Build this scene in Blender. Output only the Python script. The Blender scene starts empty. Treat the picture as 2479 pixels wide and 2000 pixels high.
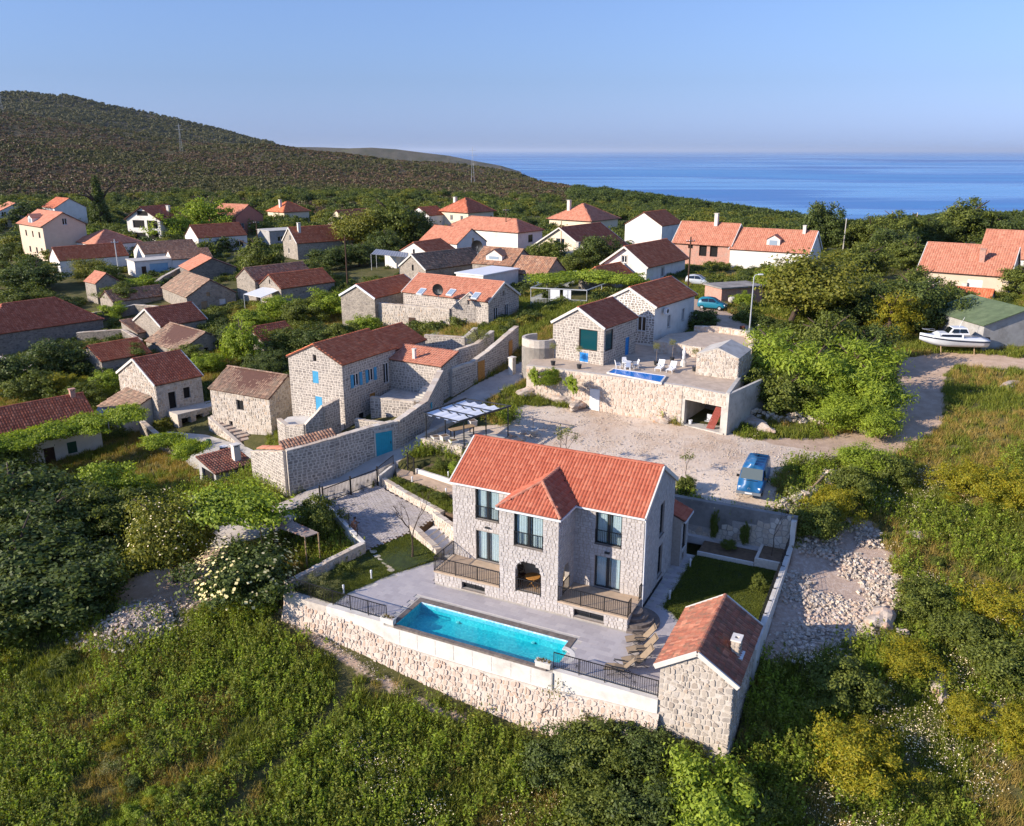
import bpy, math, random
import numpy as np
from mathutils import Matrix, Vector
random.seed(7); rng = np.random.default_rng(7)
SC = bpy.context.scene
COL = SC.collection
R = math.radians
# ---------------------------------------------------------------- camera
PITCH, CAMH = R(17.4), 27.0
cam_d = bpy.data.cameras.new('camera'); cam = bpy.data.objects.new('camera', cam_d); COL.objects.link(cam)
cam.location = (0, 0, CAMH); cam.rotation_euler = (math.pi / 2 - PITCH, 0, 0)
cam_d.sensor_fit = 'HORIZONTAL'; cam_d.sensor_width = 36; cam_d.lens = 29.46
cam_d.clip_start = 0.5; cam_d.clip_end = 400000
SC.camera = cam
# ---------------------------------------------------------------- sky and sun
SUN_EL, SUN_AZ = R(22.5), R(199.5)           # azimuth of the sun measured from +x, counter-clockwise
w = bpy.data.worlds.new('World'); SC.world = w; w.use_nodes = True
nt = w.node_tree; nt.nodes.clear()
sky = nt.nodes.new('ShaderNodeTexSky'); sky.sky_type = 'NISHITA'; sky.sun_disc = False
sky.sun_elevation = SUN_EL; sky.sun_rotation = R(90) - SUN_AZ
sky.altitude = 50; sky.air_density = 2.0; sky.dust_density = 0.3; sky.ozone_density = 5.0
bg = nt.nodes.new('ShaderNodeBackground'); bg.inputs[1].default_value = 0.125
wo = nt.nodes.new('ShaderNodeOutputWorld')
tint = nt.nodes.new('ShaderNodeMix'); tint.data_type = 'RGBA'; tint.blend_type = 'MULTIPLY'; tint.inputs[0].default_value = 1; tint.inputs[7].default_value = (.33, .50, .98, 1)
hsv = nt.nodes.new('ShaderNodeHueSaturation'); hsv.inputs['Saturation'].default_value = .42; nt.links.new(sky.outputs[0], hsv.inputs['Color']); nt.links.new(hsv.outputs[0], tint.inputs[6]); nt.links.new(tint.outputs[2], bg.inputs[0]); nt.links.new(bg.outputs[0], wo.inputs[0])
sd = bpy.data.lights.new('sun', 'SUN'); sd.energy = 4.3; sd.angle = R(0.5); sd.color = (1.0, 0.89, 0.77)
sun = bpy.data.objects.new('sun', sd); COL.objects.link(sun)
sv = Vector((math.cos(SUN_EL) * math.cos(SUN_AZ), math.cos(SUN_EL) * math.sin(SUN_AZ), math.sin(SUN_EL)))
sun.rotation_euler = sv.to_track_quat('Z', 'Y').to_euler(); sun.location = sv * 200
SC.view_settings.view_transform = 'Standard'; SC.view_settings.look = 'None'
SC.view_settings.exposure = 0.9; SC.view_settings.gamma = 1.0; SC.view_settings.use_curve_mapping = False
SC.render.engine = 'CYCLES'; SC.cycles.use_denoising = True
SC.cycles.max_bounces = 6; SC.cycles.transparent_max_bounces = 8; SC.cycles.diffuse_bounces = 3
SC.cycles.volume_bounces = 0
# ---------------------------------------------------------------- mesh helpers
def mesh_np(name, V, F, mat=None, smooth=False):
    """V (n,3) array, F list of index arrays (m,k)"""
    me = bpy.data.meshes.new(name)
    Fs = F if isinstance(F, list) else [F]
    tot = sum(len(f) for f in Fs); lv = np.concatenate([np.asarray(f).ravel() for f in Fs])
    cnt = np.concatenate([np.full(len(f), np.asarray(f).shape[1]) for f in Fs])
    st = np.concatenate([[0], np.cumsum(cnt)[:-1]])
    me.vertices.add(len(V)); me.vertices.foreach_set('co', np.asarray(V, dtype=np.float32).ravel())
    me.loops.add(len(lv)); me.loops.foreach_set('vertex_index', lv.astype(np.int32))
    me.polygons.add(tot); me.polygons.foreach_set('loop_start', st.astype(np.int32)); me.polygons.foreach_set('loop_total', cnt.astype(np.int32))
    if smooth: me.polygons.foreach_set('use_smooth', np.ones(tot, dtype=bool))
    me.update(calc_edges=True)
    if mat: me.materials.append(mat)
    return me

class MB:
    def __init__(s): s.v = []; s.f = []
    def add(s, vs, fs):
        n = len(s.v); s.v += [tuple(p) for p in vs]; s.f += [tuple(i + n for i in f) for f in fs]; return s
    def box(s, x0, x1, y0, y1, z0, z1):
        return s.add([(x0,y0,z0),(x1,y0,z0),(x1,y1,z0),(x0,y1,z0),(x0,y0,z1),(x1,y0,z1),(x1,y1,z1),(x0,y1,z1)],
                     [(0,3,2,1),(4,5,6,7),(0,1,5,4),(1,2,6,5),(2,3,7,6),(3,0,4,7)])
    def fbox(s, fr, a0, a1, n0, n1, z0, z1):
        """box in a wall frame fr=(o,ex,en): a along the wall, n outward, z up"""
        o, ex, en = fr; z = Vector((0, 0, 1))
        P = lambda a, n, h: o + ex * a + en * n + z * h
        return s.add([P(a0,n1,z0),P(a1,n1,z0),P(a1,n0,z0),P(a0,n0,z0),P(a0,n1,z1),P(a1,n1,z1),P(a1,n0,z1),P(a0,n0,z1)],
                     [(0,3,2,1),(4,5,6,7),(0,1,5,4),(1,2,6,5),(2,3,7,6),(3,0,4,7)])
    def tube(s, pts, r, n=6, r2=None, cap=True):
        pts = [Vector(p) for p in pts]; rs = [r + ((r2 if r2 is not None else r) - r) * i / max(1, len(pts) - 1) for i in range(len(pts))]
        b = len(s.v)
        for i, p in enumerate(pts):
            d = (pts[min(i + 1, len(pts) - 1)] - pts[max(i - 1, 0)]).normalized()
            up = Vector((0, 0, 1)) if abs(d.z) < .95 else Vector((1, 0, 0))
            a = d.cross(up).normalized(); c = d.cross(a)
            s.v += [tuple(p + (a * math.cos(t) + c * math.sin(t)) * rs[i]) for t in [2 * math.pi * k / n for k in range(n)]]
        for i in range(len(pts) - 1):
            for k in range(n):
                s.f.append((b + i * n + k, b + (i + 1) * n + k, b + (i + 1) * n + (k + 1) % n, b + i * n + (k + 1) % n))
        if cap:
            s.f.append(tuple(b + k for k in range(n))); s.f.append(tuple(b + (len(pts) - 1) * n + k for k in reversed(range(n))))
        return s
    def lathe(s, prof, c=(0, 0, 0), n=12):
        b = len(s.v)
        for r, z in prof: s.v += [(c[0] + r * math.cos(2 * math.pi * k / n), c[1] + r * math.sin(2 * math.pi * k / n), c[2] + z) for k in range(n)]
        for i in range(len(prof) - 1):
            for k in range(n): s.f.append((b + i*n + k, b + i*n + (k+1) % n, b + (i+1)*n + (k+1) % n, b + (i+1)*n + k))
        s.f.append(tuple(b + k for k in reversed(range(n)))); s.f.append(tuple(b + (len(prof)-1)*n + k for k in range(n)))
        return s
    def prism(s, poly, z0, z1):
        n = len(poly); b = len(s.v)
        z0s = z0 if hasattr(z0, '__len__') else [z0] * n; z1s = z1 if hasattr(z1, '__len__') else [z1] * n
        s.v += [(p[0], p[1], z0s[i]) for i, p in enumerate(poly)] + [(p[0], p[1], z1s[i]) for i, p in enumerate(poly)]
        s.f.append(tuple(b + i for i in reversed(range(n)))); s.f.append(tuple(b + n + i for i in range(n)))
        for i in range(n): s.f.append((b + i, b + (i+1) % n, b + n + (i+1) % n, b + n + i))
        return s
    def mesh(s, name, mat=None, smooth=False):
        me = bpy.data.meshes.new(name); me.from_pydata(s.v, [], s.f)
        if smooth:
            for p in me.polygons: p.use_smooth = True
        if mat: me.materials.append(mat)
        return me
    def build(s, name, mat, parent=None, smooth=False, **kw):
        return mkobj(name, s.mesh(name, mat, smooth), parent, **kw)

def mkobj(name, me, parent=None, loc=None, rz=0, **kw):
    o = bpy.data.objects.new(name, me); COL.objects.link(o)
    if parent: o.parent = parent
    if loc is not None: o.location = loc
    if rz: o.rotation_euler = (0, 0, rz)
    for k, v in kw.items(): o[k] = v
    return o
def thing(name, label, cat, loc=(0, 0, 0), rz=0, group=None):
    o = mkobj(name, None, None, loc, rz, label=label, category=cat)
    o.empty_display_size = .3
    if group: o['group'] = group
    return o
def copy_tree(o, parent=None):
    c = o.copy(); COL.objects.link(c); c.parent = parent
    for ch in o.children: copy_tree(ch, c)
    return c
def place(o, loc, rz=0, sc=None, label=None, group=None):
    o.location = loc; o.rotation_euler = (0, 0, rz)
    if sc is not None: o.scale = sc if hasattr(sc, '__len__') else (sc,) * 3
    if label: o['label'] = label
    if group: o['group'] = group
    return o
# ---------------------------------------------------------------- materials
def col(c):
    if isinstance(c, str):
        c = [int(c[i:i + 2], 16) / 255 for i in (0, 2, 4)]
        c = [x / 12.92 if x <= .04045 else ((x + .055) / 1.055) ** 2.4 for x in c]
    return (*c[:3], 1)
def newmat(name):
    m = bpy.data.materials.new(name); m.use_nodes = True
    return m, m.node_tree, m.node_tree.nodes['Principled BSDF']
def N(t, kind, **kw):
    n = t.nodes.new(kind)
    for k, v in kw.items():
        if k.startswith('i'): n.inputs[int(k[1:])].default_value = v
        else: setattr(n, k, v)
    return n
def rnd(t):
    """a random number for each mesh island and each object"""
    g = N(t, 'ShaderNodeNewGeometry'); o = N(t, 'ShaderNodeObjectInfo')
    a = N(t, 'ShaderNodeMath', operation='ADD'); t.links.new(g.outputs['Random Per Island'], a.inputs[0]); t.links.new(o.outputs['Random'], a.inputs[1])
    f = N(t, 'ShaderNodeMath', operation='FRACT'); t.links.new(a.outputs[0], f.inputs[0])
    return f.outputs[0]
def ramp(t, src, cols, mode='LINEAR'):
    r = N(t, 'ShaderNodeValToRGB'); e = r.color_ramp.elements; r.color_ramp.interpolation = mode
    k = len(cols)
    while len(e) < k: e.new(.5)
    for i, c in enumerate(cols):
        if isinstance(c, tuple) and len(c) == 2: pos, c = c
        else: pos = i / max(1, k - 1)
        e[i].position = pos; e[i].color = col(c)
    t.links.new(src, r.inputs[0]); return r.outputs[0]
def noise(t, scale, detail=4, rough=.55, obj=False, stretch=None):
    if obj: c = N(t, 'ShaderNodeTexCoord').outputs['Object']
    else: c = N(t, 'ShaderNodeNewGeometry').outputs['Position']
    if stretch:
        mp = N(t, 'ShaderNodeMapping'); mp.inputs['Scale'].default_value = stretch; t.links.new(c, mp.inputs[0]); c = mp.outputs[0]
    n = N(t, 'ShaderNodeTexNoise'); n.inputs['Scale'].default_value = scale; n.inputs['Detail'].default_value = detail; n.inputs['Roughness'].default_value = rough
    t.links.new(c, n.inputs['Vector']); return n.outputs['Fac']
def mix(t, f, a, b, mode='MIX'):
    m = N(t, 'ShaderNodeMix', data_type='RGBA', blend_type=mode)
    for v, i in ((f, 0), (a, 6), (b, 7)):
        if hasattr(v, 'links'): t.links.new(v, m.inputs[i])
        else: m.inputs[i].default_value = v if i == 0 else col(v)
    return m.outputs[2]
def bump(t, b, h, strength=.4, dist=.03):
    n = N(t, 'ShaderNodeBump'); n.inputs['Strength'].default_value = strength; n.inputs['Distance'].default_value = dist
    t.links.new(h, n.inputs['Height']); t.links.new(n.outputs[0], b.inputs['Normal'])
def plain(name, c, rough=.6, var=.12, sc=3., metal=0, bmp=0, spec=.4, c2=None, sc2=.8):
    """painted / rendered surface with faint blotches"""
    m, t, b = newmat(name); b.inputs['Roughness'].default_value = rough; b.inputs['Metallic'].default_value = metal
    b.inputs['Specular IOR Level'].default_value = spec
    n = noise(t, sc, 5); c0 = np.array(col(c)[:3])
    out = ramp(t, n, [(.25, tuple(c0 * (1 - var * 2))), (.75, tuple(np.minimum(c0 * (1 + var), 1)))])
    if c2:
        n2 = noise(t, sc2, 6, .65); f = ramp(t, n2, [(.5, (0, 0, 0)), (.72, (1, 1, 1))]); out = mix(t, f, out, c2)
    t.links.new(out, b.inputs['Base Color'])
    if bmp: bump(t, b, noise(t, sc * 6, 4), bmp, .02)
    return m
def pieces(name, cols, rough=.85, grime=None, bmp=.5, nsc=9., dark=.25):
    """stones / tiles: every piece has a colour of its own, grain on top"""
    m, t, b = newmat(name); b.inputs['Roughness'].default_value = rough; b.inputs['Specular IOR Level'].default_value = .25
    c = ramp(t, rnd(t), cols)
    n = noise(t, nsc, 5, .6)
    c = mix(t, .55, c, ramp(t, n, [(.3, (1 - dark * 2,) * 3), (.7, (1.0,) * 3)]), 'MULTIPLY')
    if grime:
        gcol, gsc, lo, hi = grime
        c = mix(t, ramp(t, noise(t, gsc, 6, .7), [(lo, (0, 0, 0)), (hi, (1, 1, 1))]), c, gcol)
    t.links.new(c, b.inputs['Base Color']); bump(t, b, noise(t, nsc * 2.2, 4, .7), bmp, .03)
    return m
def masonry(name, cols, joint, scale=(2.6, 2.6, 4.6), rough=.9, width=.05, stain=None):
    """rubble masonry too far away to pick its stones apart"""
    m, t, b = newmat(name); b.inputs['Roughness'].default_value = rough; b.inputs['Specular IOR Level'].default_value = .2
    g = N(t, 'ShaderNodeNewGeometry'); mp = N(t, 'ShaderNodeMapping'); mp.inputs['Scale'].default_value = scale; t.links.new(g.outputs['Position'], mp.inputs[0])
    v = N(t, 'ShaderNodeTexVoronoi'); v.inputs['Scale'].default_value = 1; t.links.new(mp.outputs[0], v.inputs['Vector'])
    e = N(t, 'ShaderNodeTexVoronoi', feature='DISTANCE_TO_EDGE'); e.inputs['Scale'].default_value = 1; t.links.new(mp.outputs[0], e.inputs['Vector'])
    s = N(t, 'ShaderNodeSeparateColor'); t.links.new(v.outputs['Color'], s.inputs[0])
    c = ramp(t, s.outputs[0], cols)
    c = mix(t, ramp(t, e.outputs['Distance'], [(width * .5, (1, 1, 1)), (width * 2.2, (0, 0, 0))]), c, joint)
    n = noise(t, 7, 5, .65); c = mix(t, .5, c, ramp(t, n, [(.3, (.55,) * 3), (.7, (1.,) * 3)]), 'MULTIPLY')
    if stain: c = mix(t, ramp(t, noise(t, .5, 6, .7), [(.5, (0, 0, 0)), (.75, (.7, .7, .7))]), c, stain)
    t.links.new(c, b.inputs['Base Color'])
    h = N(t, 'ShaderNodeMath', operation='MINIMUM', i1=.25); t.links.new(e.outputs['Distance'], h.inputs[0]); bump(t, b, h.outputs[0], .9, .12)
    return m
def leafmat(name, cols, trans=.35, spec=.25, rough=.55, big=.9, gain=2.3):
    m, t, b = newmat(name)
    c = ramp(t, rnd(t), cols)
    n = noise(t, big, 3); c = mix(t, 1, mix(t, .6, c, ramp(t, n, [(.3, (.62, .66, .5)), (.7, (1.0, 1.0, 1.0))]), 'MULTIPLY'), (gain * 1.06, gain * .88, gain * .76), 'MULTIPLY')
    b.inputs['Roughness'].default_value = rough; b.inputs['Specular IOR Level'].default_value = spec
    t.links.new(c, b.inputs['Base Color'])
    tr = N(t, 'ShaderNodeBsdfTranslucent'); t.links.new(mix(t, 1, c, (1.15, 1.15, .55), 'MULTIPLY'), tr.inputs[0])
    ms = N(t, 'ShaderNodeMixShader', i0=trans); t.links.new(b.outputs[0], ms.inputs[1]); t.links.new(tr.outputs[0], ms.inputs[2])
    t.links.new(ms.outputs[0], t.nodes['Material Output'].inputs[0])
    return m
def glass(name, c, rough=.06):
    m, t, b = newmat(name); b.inputs['Base Color'].default_value = col(c); b.inputs['Roughness'].default_value = rough
    b.inputs['Specular IOR Level'].default_value = .8
    return m
K = {}
K['main_stone'] = pieces('main_stone', ['aca5a0', 'b6afa9', 'beb7b0', 'b0a9a3', 'c3bcb5', 'b5ada7'], nsc=11, dark=.1)
K['mortar'] = plain('mortar', 'a39a90', .95, .1, 6)
K['rubble_stone'] = pieces('rubble_stone', ['b0a494', 'c0b3a2', 'a69a8b', 'c9bdac', 'bba68f', '9d9387', 'cdc2b4'], nsc=7, dark=.18)
K['pink_stone'] = pieces('pink_stone', ['c9b5a3', 'cfbdab', 'bfa894', 'd6c6b5', 'c2aa95', 'b5a391', 'caa78c'], nsc=7, dark=.15)
K['pale_stone'] = pieces('pale_stone', ['d0c3b0', 'c6b8a5', 'd8ccbb', 'bfae9a', 'cdbba4', 'b5a28f'], nsc=7, dark=.22)
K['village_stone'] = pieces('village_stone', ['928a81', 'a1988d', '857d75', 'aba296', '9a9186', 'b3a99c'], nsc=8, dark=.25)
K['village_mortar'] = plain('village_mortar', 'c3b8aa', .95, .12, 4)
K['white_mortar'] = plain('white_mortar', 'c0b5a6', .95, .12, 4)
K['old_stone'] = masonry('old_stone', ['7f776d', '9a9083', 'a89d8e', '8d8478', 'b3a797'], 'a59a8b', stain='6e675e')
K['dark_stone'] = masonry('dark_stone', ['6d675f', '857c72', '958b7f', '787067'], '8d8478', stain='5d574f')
K['white'] = plain('white_render', 'd9d4cb', .9, .05, 1.2, c2='c3bcb0', sc2=.5)
K['cream'] = plain('cream_render', 'd8c8ac', .9, .05, 1.2)
K['beige'] = plain('beige_render', 'cbb79f', .9, .05, 1.0)
K['greyrender'] = plain('grey_render', 'a5a29c', .92, .1, 1.5, c2='86827b')
K['pinkrender'] = plain('pink_render', 'b0705c', .9, .06, 1.2)
K['brick'] = plain('red_block', 'b98b78', .9, .18, 5, c2='9a8c80', sc2=1.5)
K['concrete'] = plain('concrete', 'b9b3a8', .9, .1, 1.3, bmp=.15, c2='938c82', sc2=.9)
K['pale_concrete'] = plain('pale_concrete', 'd2ccc1', .9, .07, 1.6, bmp=.15, c2='b5ada1', sc2=.7)
K['dark_concrete'] = plain('dark_concrete', '8e8880', .92, .16, .8, bmp=.1, c2='625d58', sc2=.5)
K['orange_tile'] = pieces('orange_tile', ['a85a42', 'b0634a', 'a2543d', 'b86e54', 'ab5e45'], .75, nsc=5, dark=.1, bmp=.2)
K['shed_tile'] = pieces('shed_tile', ['9c5f4a', 'ab6c55', '8c5544', 'b87d64', '7d5648', 'a87058'], .8, ('6a5c4b', 2.2, .52, .7), nsc=5, dark=.2)
K['red_tile'] = pieces('red_tile', ['cf7650', 'c56a45', 'd8865f', 'b85f3e'], .8, ('94785c', 1.2, .62, .92), nsc=4, dark=.18)
K['dark_tile'] = pieces('dark_tile', ['b8694c', 'ac5e43', 'c47a5c', '9e553d'], .8, ('836c5a', 1.4, .6, .9), nsc=4, dark=.2)
K['brown_tile'] = pieces('brown_tile', ['b08064', '9d735b', 'bd8f70', '8f6b57', 'c69c7e', '826557'], .85, ('71675a', 1.3, .52, .8), nsc=4, dark=.25)
K['moss_tile'] = pieces('moss_tile', ['a0806a', '8e7362', 'b09078', '7d6a5c', 'b99c83'], .9, ('6d6556', .9, .48, .72), nsc=4, dark=.3)
K['sun_tile'] = pieces('sun_tile', ['b87860', 'c2866c', 'ad6e56', 'bd8066'], .8, ('8f7560', 1.4, .55, .85), nsc=4, dark=.12)
K['roofbase'] = plain('roof_base', '5e4034', .9, .1, 3)
K['verge'] = plain('verge_render', 'cfc8bc', .9, .06, 2)
K['black'] = plain('black_metal', '1d1b1b', .5, .1, 4, metal=0)
K['anthracite'] = plain('anthracite', '2b2d2f', .45, .08, 4)
K['glass'] = glass('window_glass', '10161a')
K['glass_far'] = glass('far_glass', '1a2026', .15)
K['teal_glass'] = glass('teal_glass', '0d3f45', .08)
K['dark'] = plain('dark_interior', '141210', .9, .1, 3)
K['curtain'] = plain('curtain', 'd8dcdc', .9, .04, 5)
K['whiteframe'] = plain('white_frame', 'd8d8d6', .5, .03, 3)
K['brownframe'] = plain('brown_frame', '4a3527', .6, .1, 5)
K['bluepaint'] = plain('blue_paint', '3f93b8', .6, .1, 3)
K['strongblue'] = plain('strong_blue_paint', '1f7fc0', .55, .1, 3)
K['tealpaint'] = plain('teal_paint', '1f93a8', .6, .08, 3)
K['greenpaint'] = plain('green_paint', '1f4a35', .7, .12, 3)
K['yellowwood'] = plain('yellow_wood', 'b5803f', .7, .14, 6)
K['darkwood'] = plain('dark_wood', '4a3426', .8, .2, 6)
K['palewood'] = plain('pale_wood', 'a58a68', .8, .15, 6)
K['zinc'] = plain('zinc', 'b9bbbb', .45, .08, 3, metal=.3)
K['rust'] = plain('rusty_iron', '7d4630', .85, .2, 5)
K['plastic'] = plain('white_plastic', 'dcdcda', .45, .03, 3)
K['beigefab'] = plain('beige_fabric', '8d7a62', .9, .08, 6)
K['rock'] = plain('rock', 'b3a596', .95, .2, 2.2, bmp=.6, c2='b98d6c', sc2=1.4)
K['bark'] = plain('bark', '4e4034', .95, .25, 5, bmp=.5)
K['palebark'] = plain('pale_bark', '8b7a68', .95, .2, 5, bmp=.5)
K['soil'] = plain('soil', '6f5a45', .98, .2, 3, bmp=.4)
K['bluegrey'] = plain('blue_grey_paint', '7f93a0', .7, .08, 3)
K['palegarage'] = plain('pale_blue_paint', '8fb4c8', .6, .06, 2)
K['greenfelt'] = plain('green_felt', '5c6a4a', .95, .15, 1.2, c2='6e7a58')
K['sheetmetal'] = plain('corrugated_sheet', '8b8f96', .5, .12, 2, metal=.3)
K['rustsheet'] = plain('rusty_sheet', '8d8078', .75, .15, 1.5, c2='8d4f33', sc2=1.6)
K['fabric'] = plain('white_fabric', 'd5d8dc', .9, .04, 2)
K['redpaint'] = plain('red_paint', '8c3a2c', .6, .12, 4)

# ---------------------------------------------------------------- the lie of the land
CTRL = np.array([(-25.6,33.8,-5.20),(-13.2,33.8,-5.20),(-0.0,34.0,-5.40),(13.5,33.4,-4.80),(24.6,32.5,-4.00),(-30.3,42.3,-4.20),(-20.9,43.4,-3.60),(-14.4,47.5,-2.30),(-7.2,43.4,-3.30),(-0.9,39.7,-4.20),(5.7,37.0,-4.20),(11.4,36.9,-2.80),(17.5,39.8,-2.40),(27.7,38.6,-1.50),(22.2,46.0,-0.90),(18.1,48.0,-0.60),(19.0,51.7,-0.20),(24.0,54.6,0.60),(35.0,52.1,1.80),(21.4,56.3,2.10),(17.1,57.2,2.20),(13.2,58.9,2.30),(33.5,66.6,3.20),(41.2,63.5,4.30),(41.1,81.2,4.60),(48.0,89.7,6.00),(54.2,86.5,6.30),(69.4,117.2,7.70),(50.7,88.7,6.20),(15.1,72.8,3.40),(8.3,77.0,3.50),(1.3,81.9,4.40),(0.0,85.7,4.70),(-6.7,78.7,3.40),(-11.6,67.3,2.20),(-18.3,62.6,0.40),(-13.1,65.1,1.20),(-1.5,74.3,3.30),(-5.8,70.2,2.70),(5.8,69.6,2.90),(28.8,73.4,4.00),(22.1,69.6,3.30),(30.9,93.0,6.20),(-28.2,76.8,-1.30),(-34.9,65.6,-2.80),(-35.0,55.9,-3.40),(-22.7,54.4,-2.60),(-24.5,47.9,-3.00),(-18.8,55.7,-1.60),(-19.6,60.8,-0.60),(-49.6,75.6,-3.40),(-38.4,56.2,-3.60),(-16.0,76.2,1.60),(-23.4,78.0,-0.60),(-38.0,86.0,-2.20),(-2.6,104.7,6.40),(-7.8,103.7,5.40),(-12.5,95.3,4.20),(-33.2,136.8,4.00),(-36.3,112.6,1.80),(-46.6,96.6,-1.20),(-63.5,109.6,-1.50),(-71.0,113.0,-1.20),(-69.2,140.6,1.60),(-53.0,135.4,2.20),(-101.7,182.5,3.50),(-115.9,201.2,4.30),(-108.9,239.7,3.40),(-73.6,199.6,3.90),(-87.1,270.3,5.00),(-45.5,179.5,4.40),(-17.7,157.1,6.00),(1.6,183.7,6.80),(5.4,132.2,7.00),(19.7,124.3,8.20),(24.7,110.5,7.60),(21.7,97.4,7.60),(29.1,98.4,7.00),(33.5,129.4,7.80),(61.5,145.9,7.50),(-36.8,34.6,-6.00),(33.8,31.5,-3.00),(-102.1,115.3,-3.00),(65.4,73.1,8.00),(-157.3,210.1,4.00),(119.9,147.5,8.00),(66.0,243.4,5.00),(99.0,191.8,6.00),(0.1,259.5,6.00),(-94.6,307.7,5.00),(-162.5,271.9,5.00)])
_X = CTRL[:, :2] / 50
_phi = lambda r2: .5 * r2 * np.log(r2 + 1e-9)
_n = len(CTRL); _P = np.c_[np.ones(_n), _X]
_A = np.block([[_phi(((_X[:, None] - _X[None]) ** 2).sum(-1)) + .003 * np.eye(_n), _P], [_P.T, np.zeros((3, 3))]])
_C = np.linalg.solve(_A, np.r_[CTRL[:, 2], 0, 0, 0])
def tz(x, y):
    q = np.stack([np.asarray(x, float), np.asarray(y, float)], -1) / 50
    return _phi(((q[..., None, :] - _X) ** 2).sum(-1)) @ _C[:-3] + _C[-3] + q @ _C[-2:]
# the villa's plot: a frame of its own, x along the facade, y up the slope
PO, PY = np.array([-4.0, 52.25]), R(-26.06)
_pu = np.array([math.cos(PY), math.sin(PY)]); _pv = np.array([-_pu[1], _pu[0]])
def plot(x, y, z=0.): q = PO + _pu * x + _pv * y; return Vector((q[0], q[1], z))
def toplot(x, y): dx, dy = x - PO[0], y - PO[1]; return dx * _pu[0] + dy * _pu[1], dx * _pv[0] + dy * _pv[1]
Z0 = -0.5
PIT = [(-8.0, -7.9), (20.75, -8.15), (20.75, 12.1), (.3, 12.1), (.3, 5.0), (-1.2, .6), (-4.6, 1.9), (-5.6, 2.6), (-7.0, -1.0)]
PIT2 = [[(-13.5, 3.3), (-11.35, 7.1), (-11.0, 7.5), (.3, 4.9), (.3, 5.1), (-1.5, .5), (-5.1, 2.3), (-6.85, -.9)], [(-11.1, 7.5), (-3.6, 4.8), (.3, 4.8), (.3, 11.1), (-8.3, 11.2), (-9.0, 9.7), (-11.2, 9.7)]]
def inpoly(x, y, poly):
    x = np.asarray(x); y = np.asarray(y); c = np.zeros(x.shape, bool); n = len(poly)
    for i in range(n):
        x0, y0 = poly[i][:2]; x1, y1 = poly[i - 1][:2]
        c ^= ((y0 > y) != (y1 > y)) & (x < (x1 - x0) * (y - y0) / ((y1 - y0) or 1e-9) + x0)
    return c
def dline(x, y, pts):
    """distance to a polyline"""
    d = np.full(np.shape(x), 1e9)
    for (x0, y0), (x1, y1) in zip(pts[:-1], pts[1:]):
        l2 = (x1 - x0) ** 2 + (y1 - y0) ** 2
        t = np.clip(((x - x0) * (x1 - x0) + (y - y0) * (y1 - y0)) / l2, 0, 1)
        d = np.minimum(d, np.hypot(x - x0 - t * (x1 - x0), y - y0 - t * (y1 - y0)))
    return d
_u = np.array([-900, 0, 260, 460, 700, 1010, 1240, 1484, 1740, 2000, 2250, 2479, 3300])
_tan = (_u - 1239.5) / 2029 * 1.04
_sl = lambda v, u: ((1000 - v) / 2029 * .9542 - .299) / np.hypot(.9542 + (1000 - v) / 2029 * .299, (u - 1239.5) / 2029)
_d1 = np.array([1500, 1400, 1350, 1250, 1200, 1050, 950, 750, 560, 430, 520, 560, 560.])
_v1 = np.array([190, 250, 296, 338, 350, 396, 431, 481, 540, 566, 548, 542, 540.])
_z1 = CAMH + _sl(_v1, _u) * _d1
_v2 = np.interp(_u, [-900, 0, 130, 260, 400, 560, 712, 1010], [160, 207, 213, 234, 264, 294, 343, 420])
_z2 = np.where(_u < 900, CAMH + _sl(_v2, _u) * 2600, -190)
_zn = np.array([4, 5, 5, 5, 5, 6, 6, 5.5, 4, 2, 2, 4, 5.])
_zm = np.array([8, 8, 8, 9, 9, 8, 5, 2, -2, -8, -4, -2, -2.])
def hz(x, y):
    """height beyond the village"""
    r = np.hypot(x, y); t = x / np.maximum(y, 1e-3)
    f = lambda a: np.interp(t, _tan, a)
    d1, z1, z2, zn, zm = f(_d1), f(_z1), f(_z2), f(_zn), f(_zm)
    zv = np.where(z2 > -150, np.minimum(z1, z2) - 45, z1 - 60)
    out = np.where(r < 420, zn + (zm - zn) * np.clip((r - 270) / 150, 0, 1), 0)
    k = np.clip((r - 420) / np.maximum(d1 - 420, 10), 0, 1)
    out = np.where((r >= 420) & (r < d1), zm + (z1 - zm) * (k * .85 + .15 * k * k), out)
    k = np.clip((r - d1) / (d1 * .3), 0, 1); out = np.where((r >= d1) & (r < d1 * 1.3), z1 + (zv - z1) * k, out)
    k = np.clip((r - d1 * 1.3) / (2600 - d1 * 1.3), 0, 1); out = np.where((r >= d1 * 1.3) & (r < 2600), zv + (z2 - zv) * k ** 1.3, out)
    out = np.where(r >= 2600, z2 + (-200 - z2) * np.clip((r - 2600) / 900, 0, 1), out)
    return out
def wob(x, y, s): return np.sin(x / s + 1.3 * np.sin(y / s * .7)) * np.cos(y / s * 1.1 + np.sin(x / s * .6))
def land(x, y):
    x = np.asarray(x, float); y = np.asarray(y, float); r = np.hypot(x, y)
    k = np.clip((r - 225) / 60, 0, 1); k = k * k * (3 - 2 * k)
    z = tz(x, y) * (1 - k) + hz(x, y) * k
    z = z + wob(x, y, 37.) * np.clip((r - 300) / 500, 0, 1) * 3.2 + wob(x + 50, y - 20, 90.) * np.clip((r - 400) / 600, 0, 1) * 5
    return z
def zat(x, y): return float(land(np.array([x]), np.array([y]))[0])
def at(p, dz=0.): return Vector((p[0], p[1], zat(p[0], p[1]) + dz))
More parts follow.
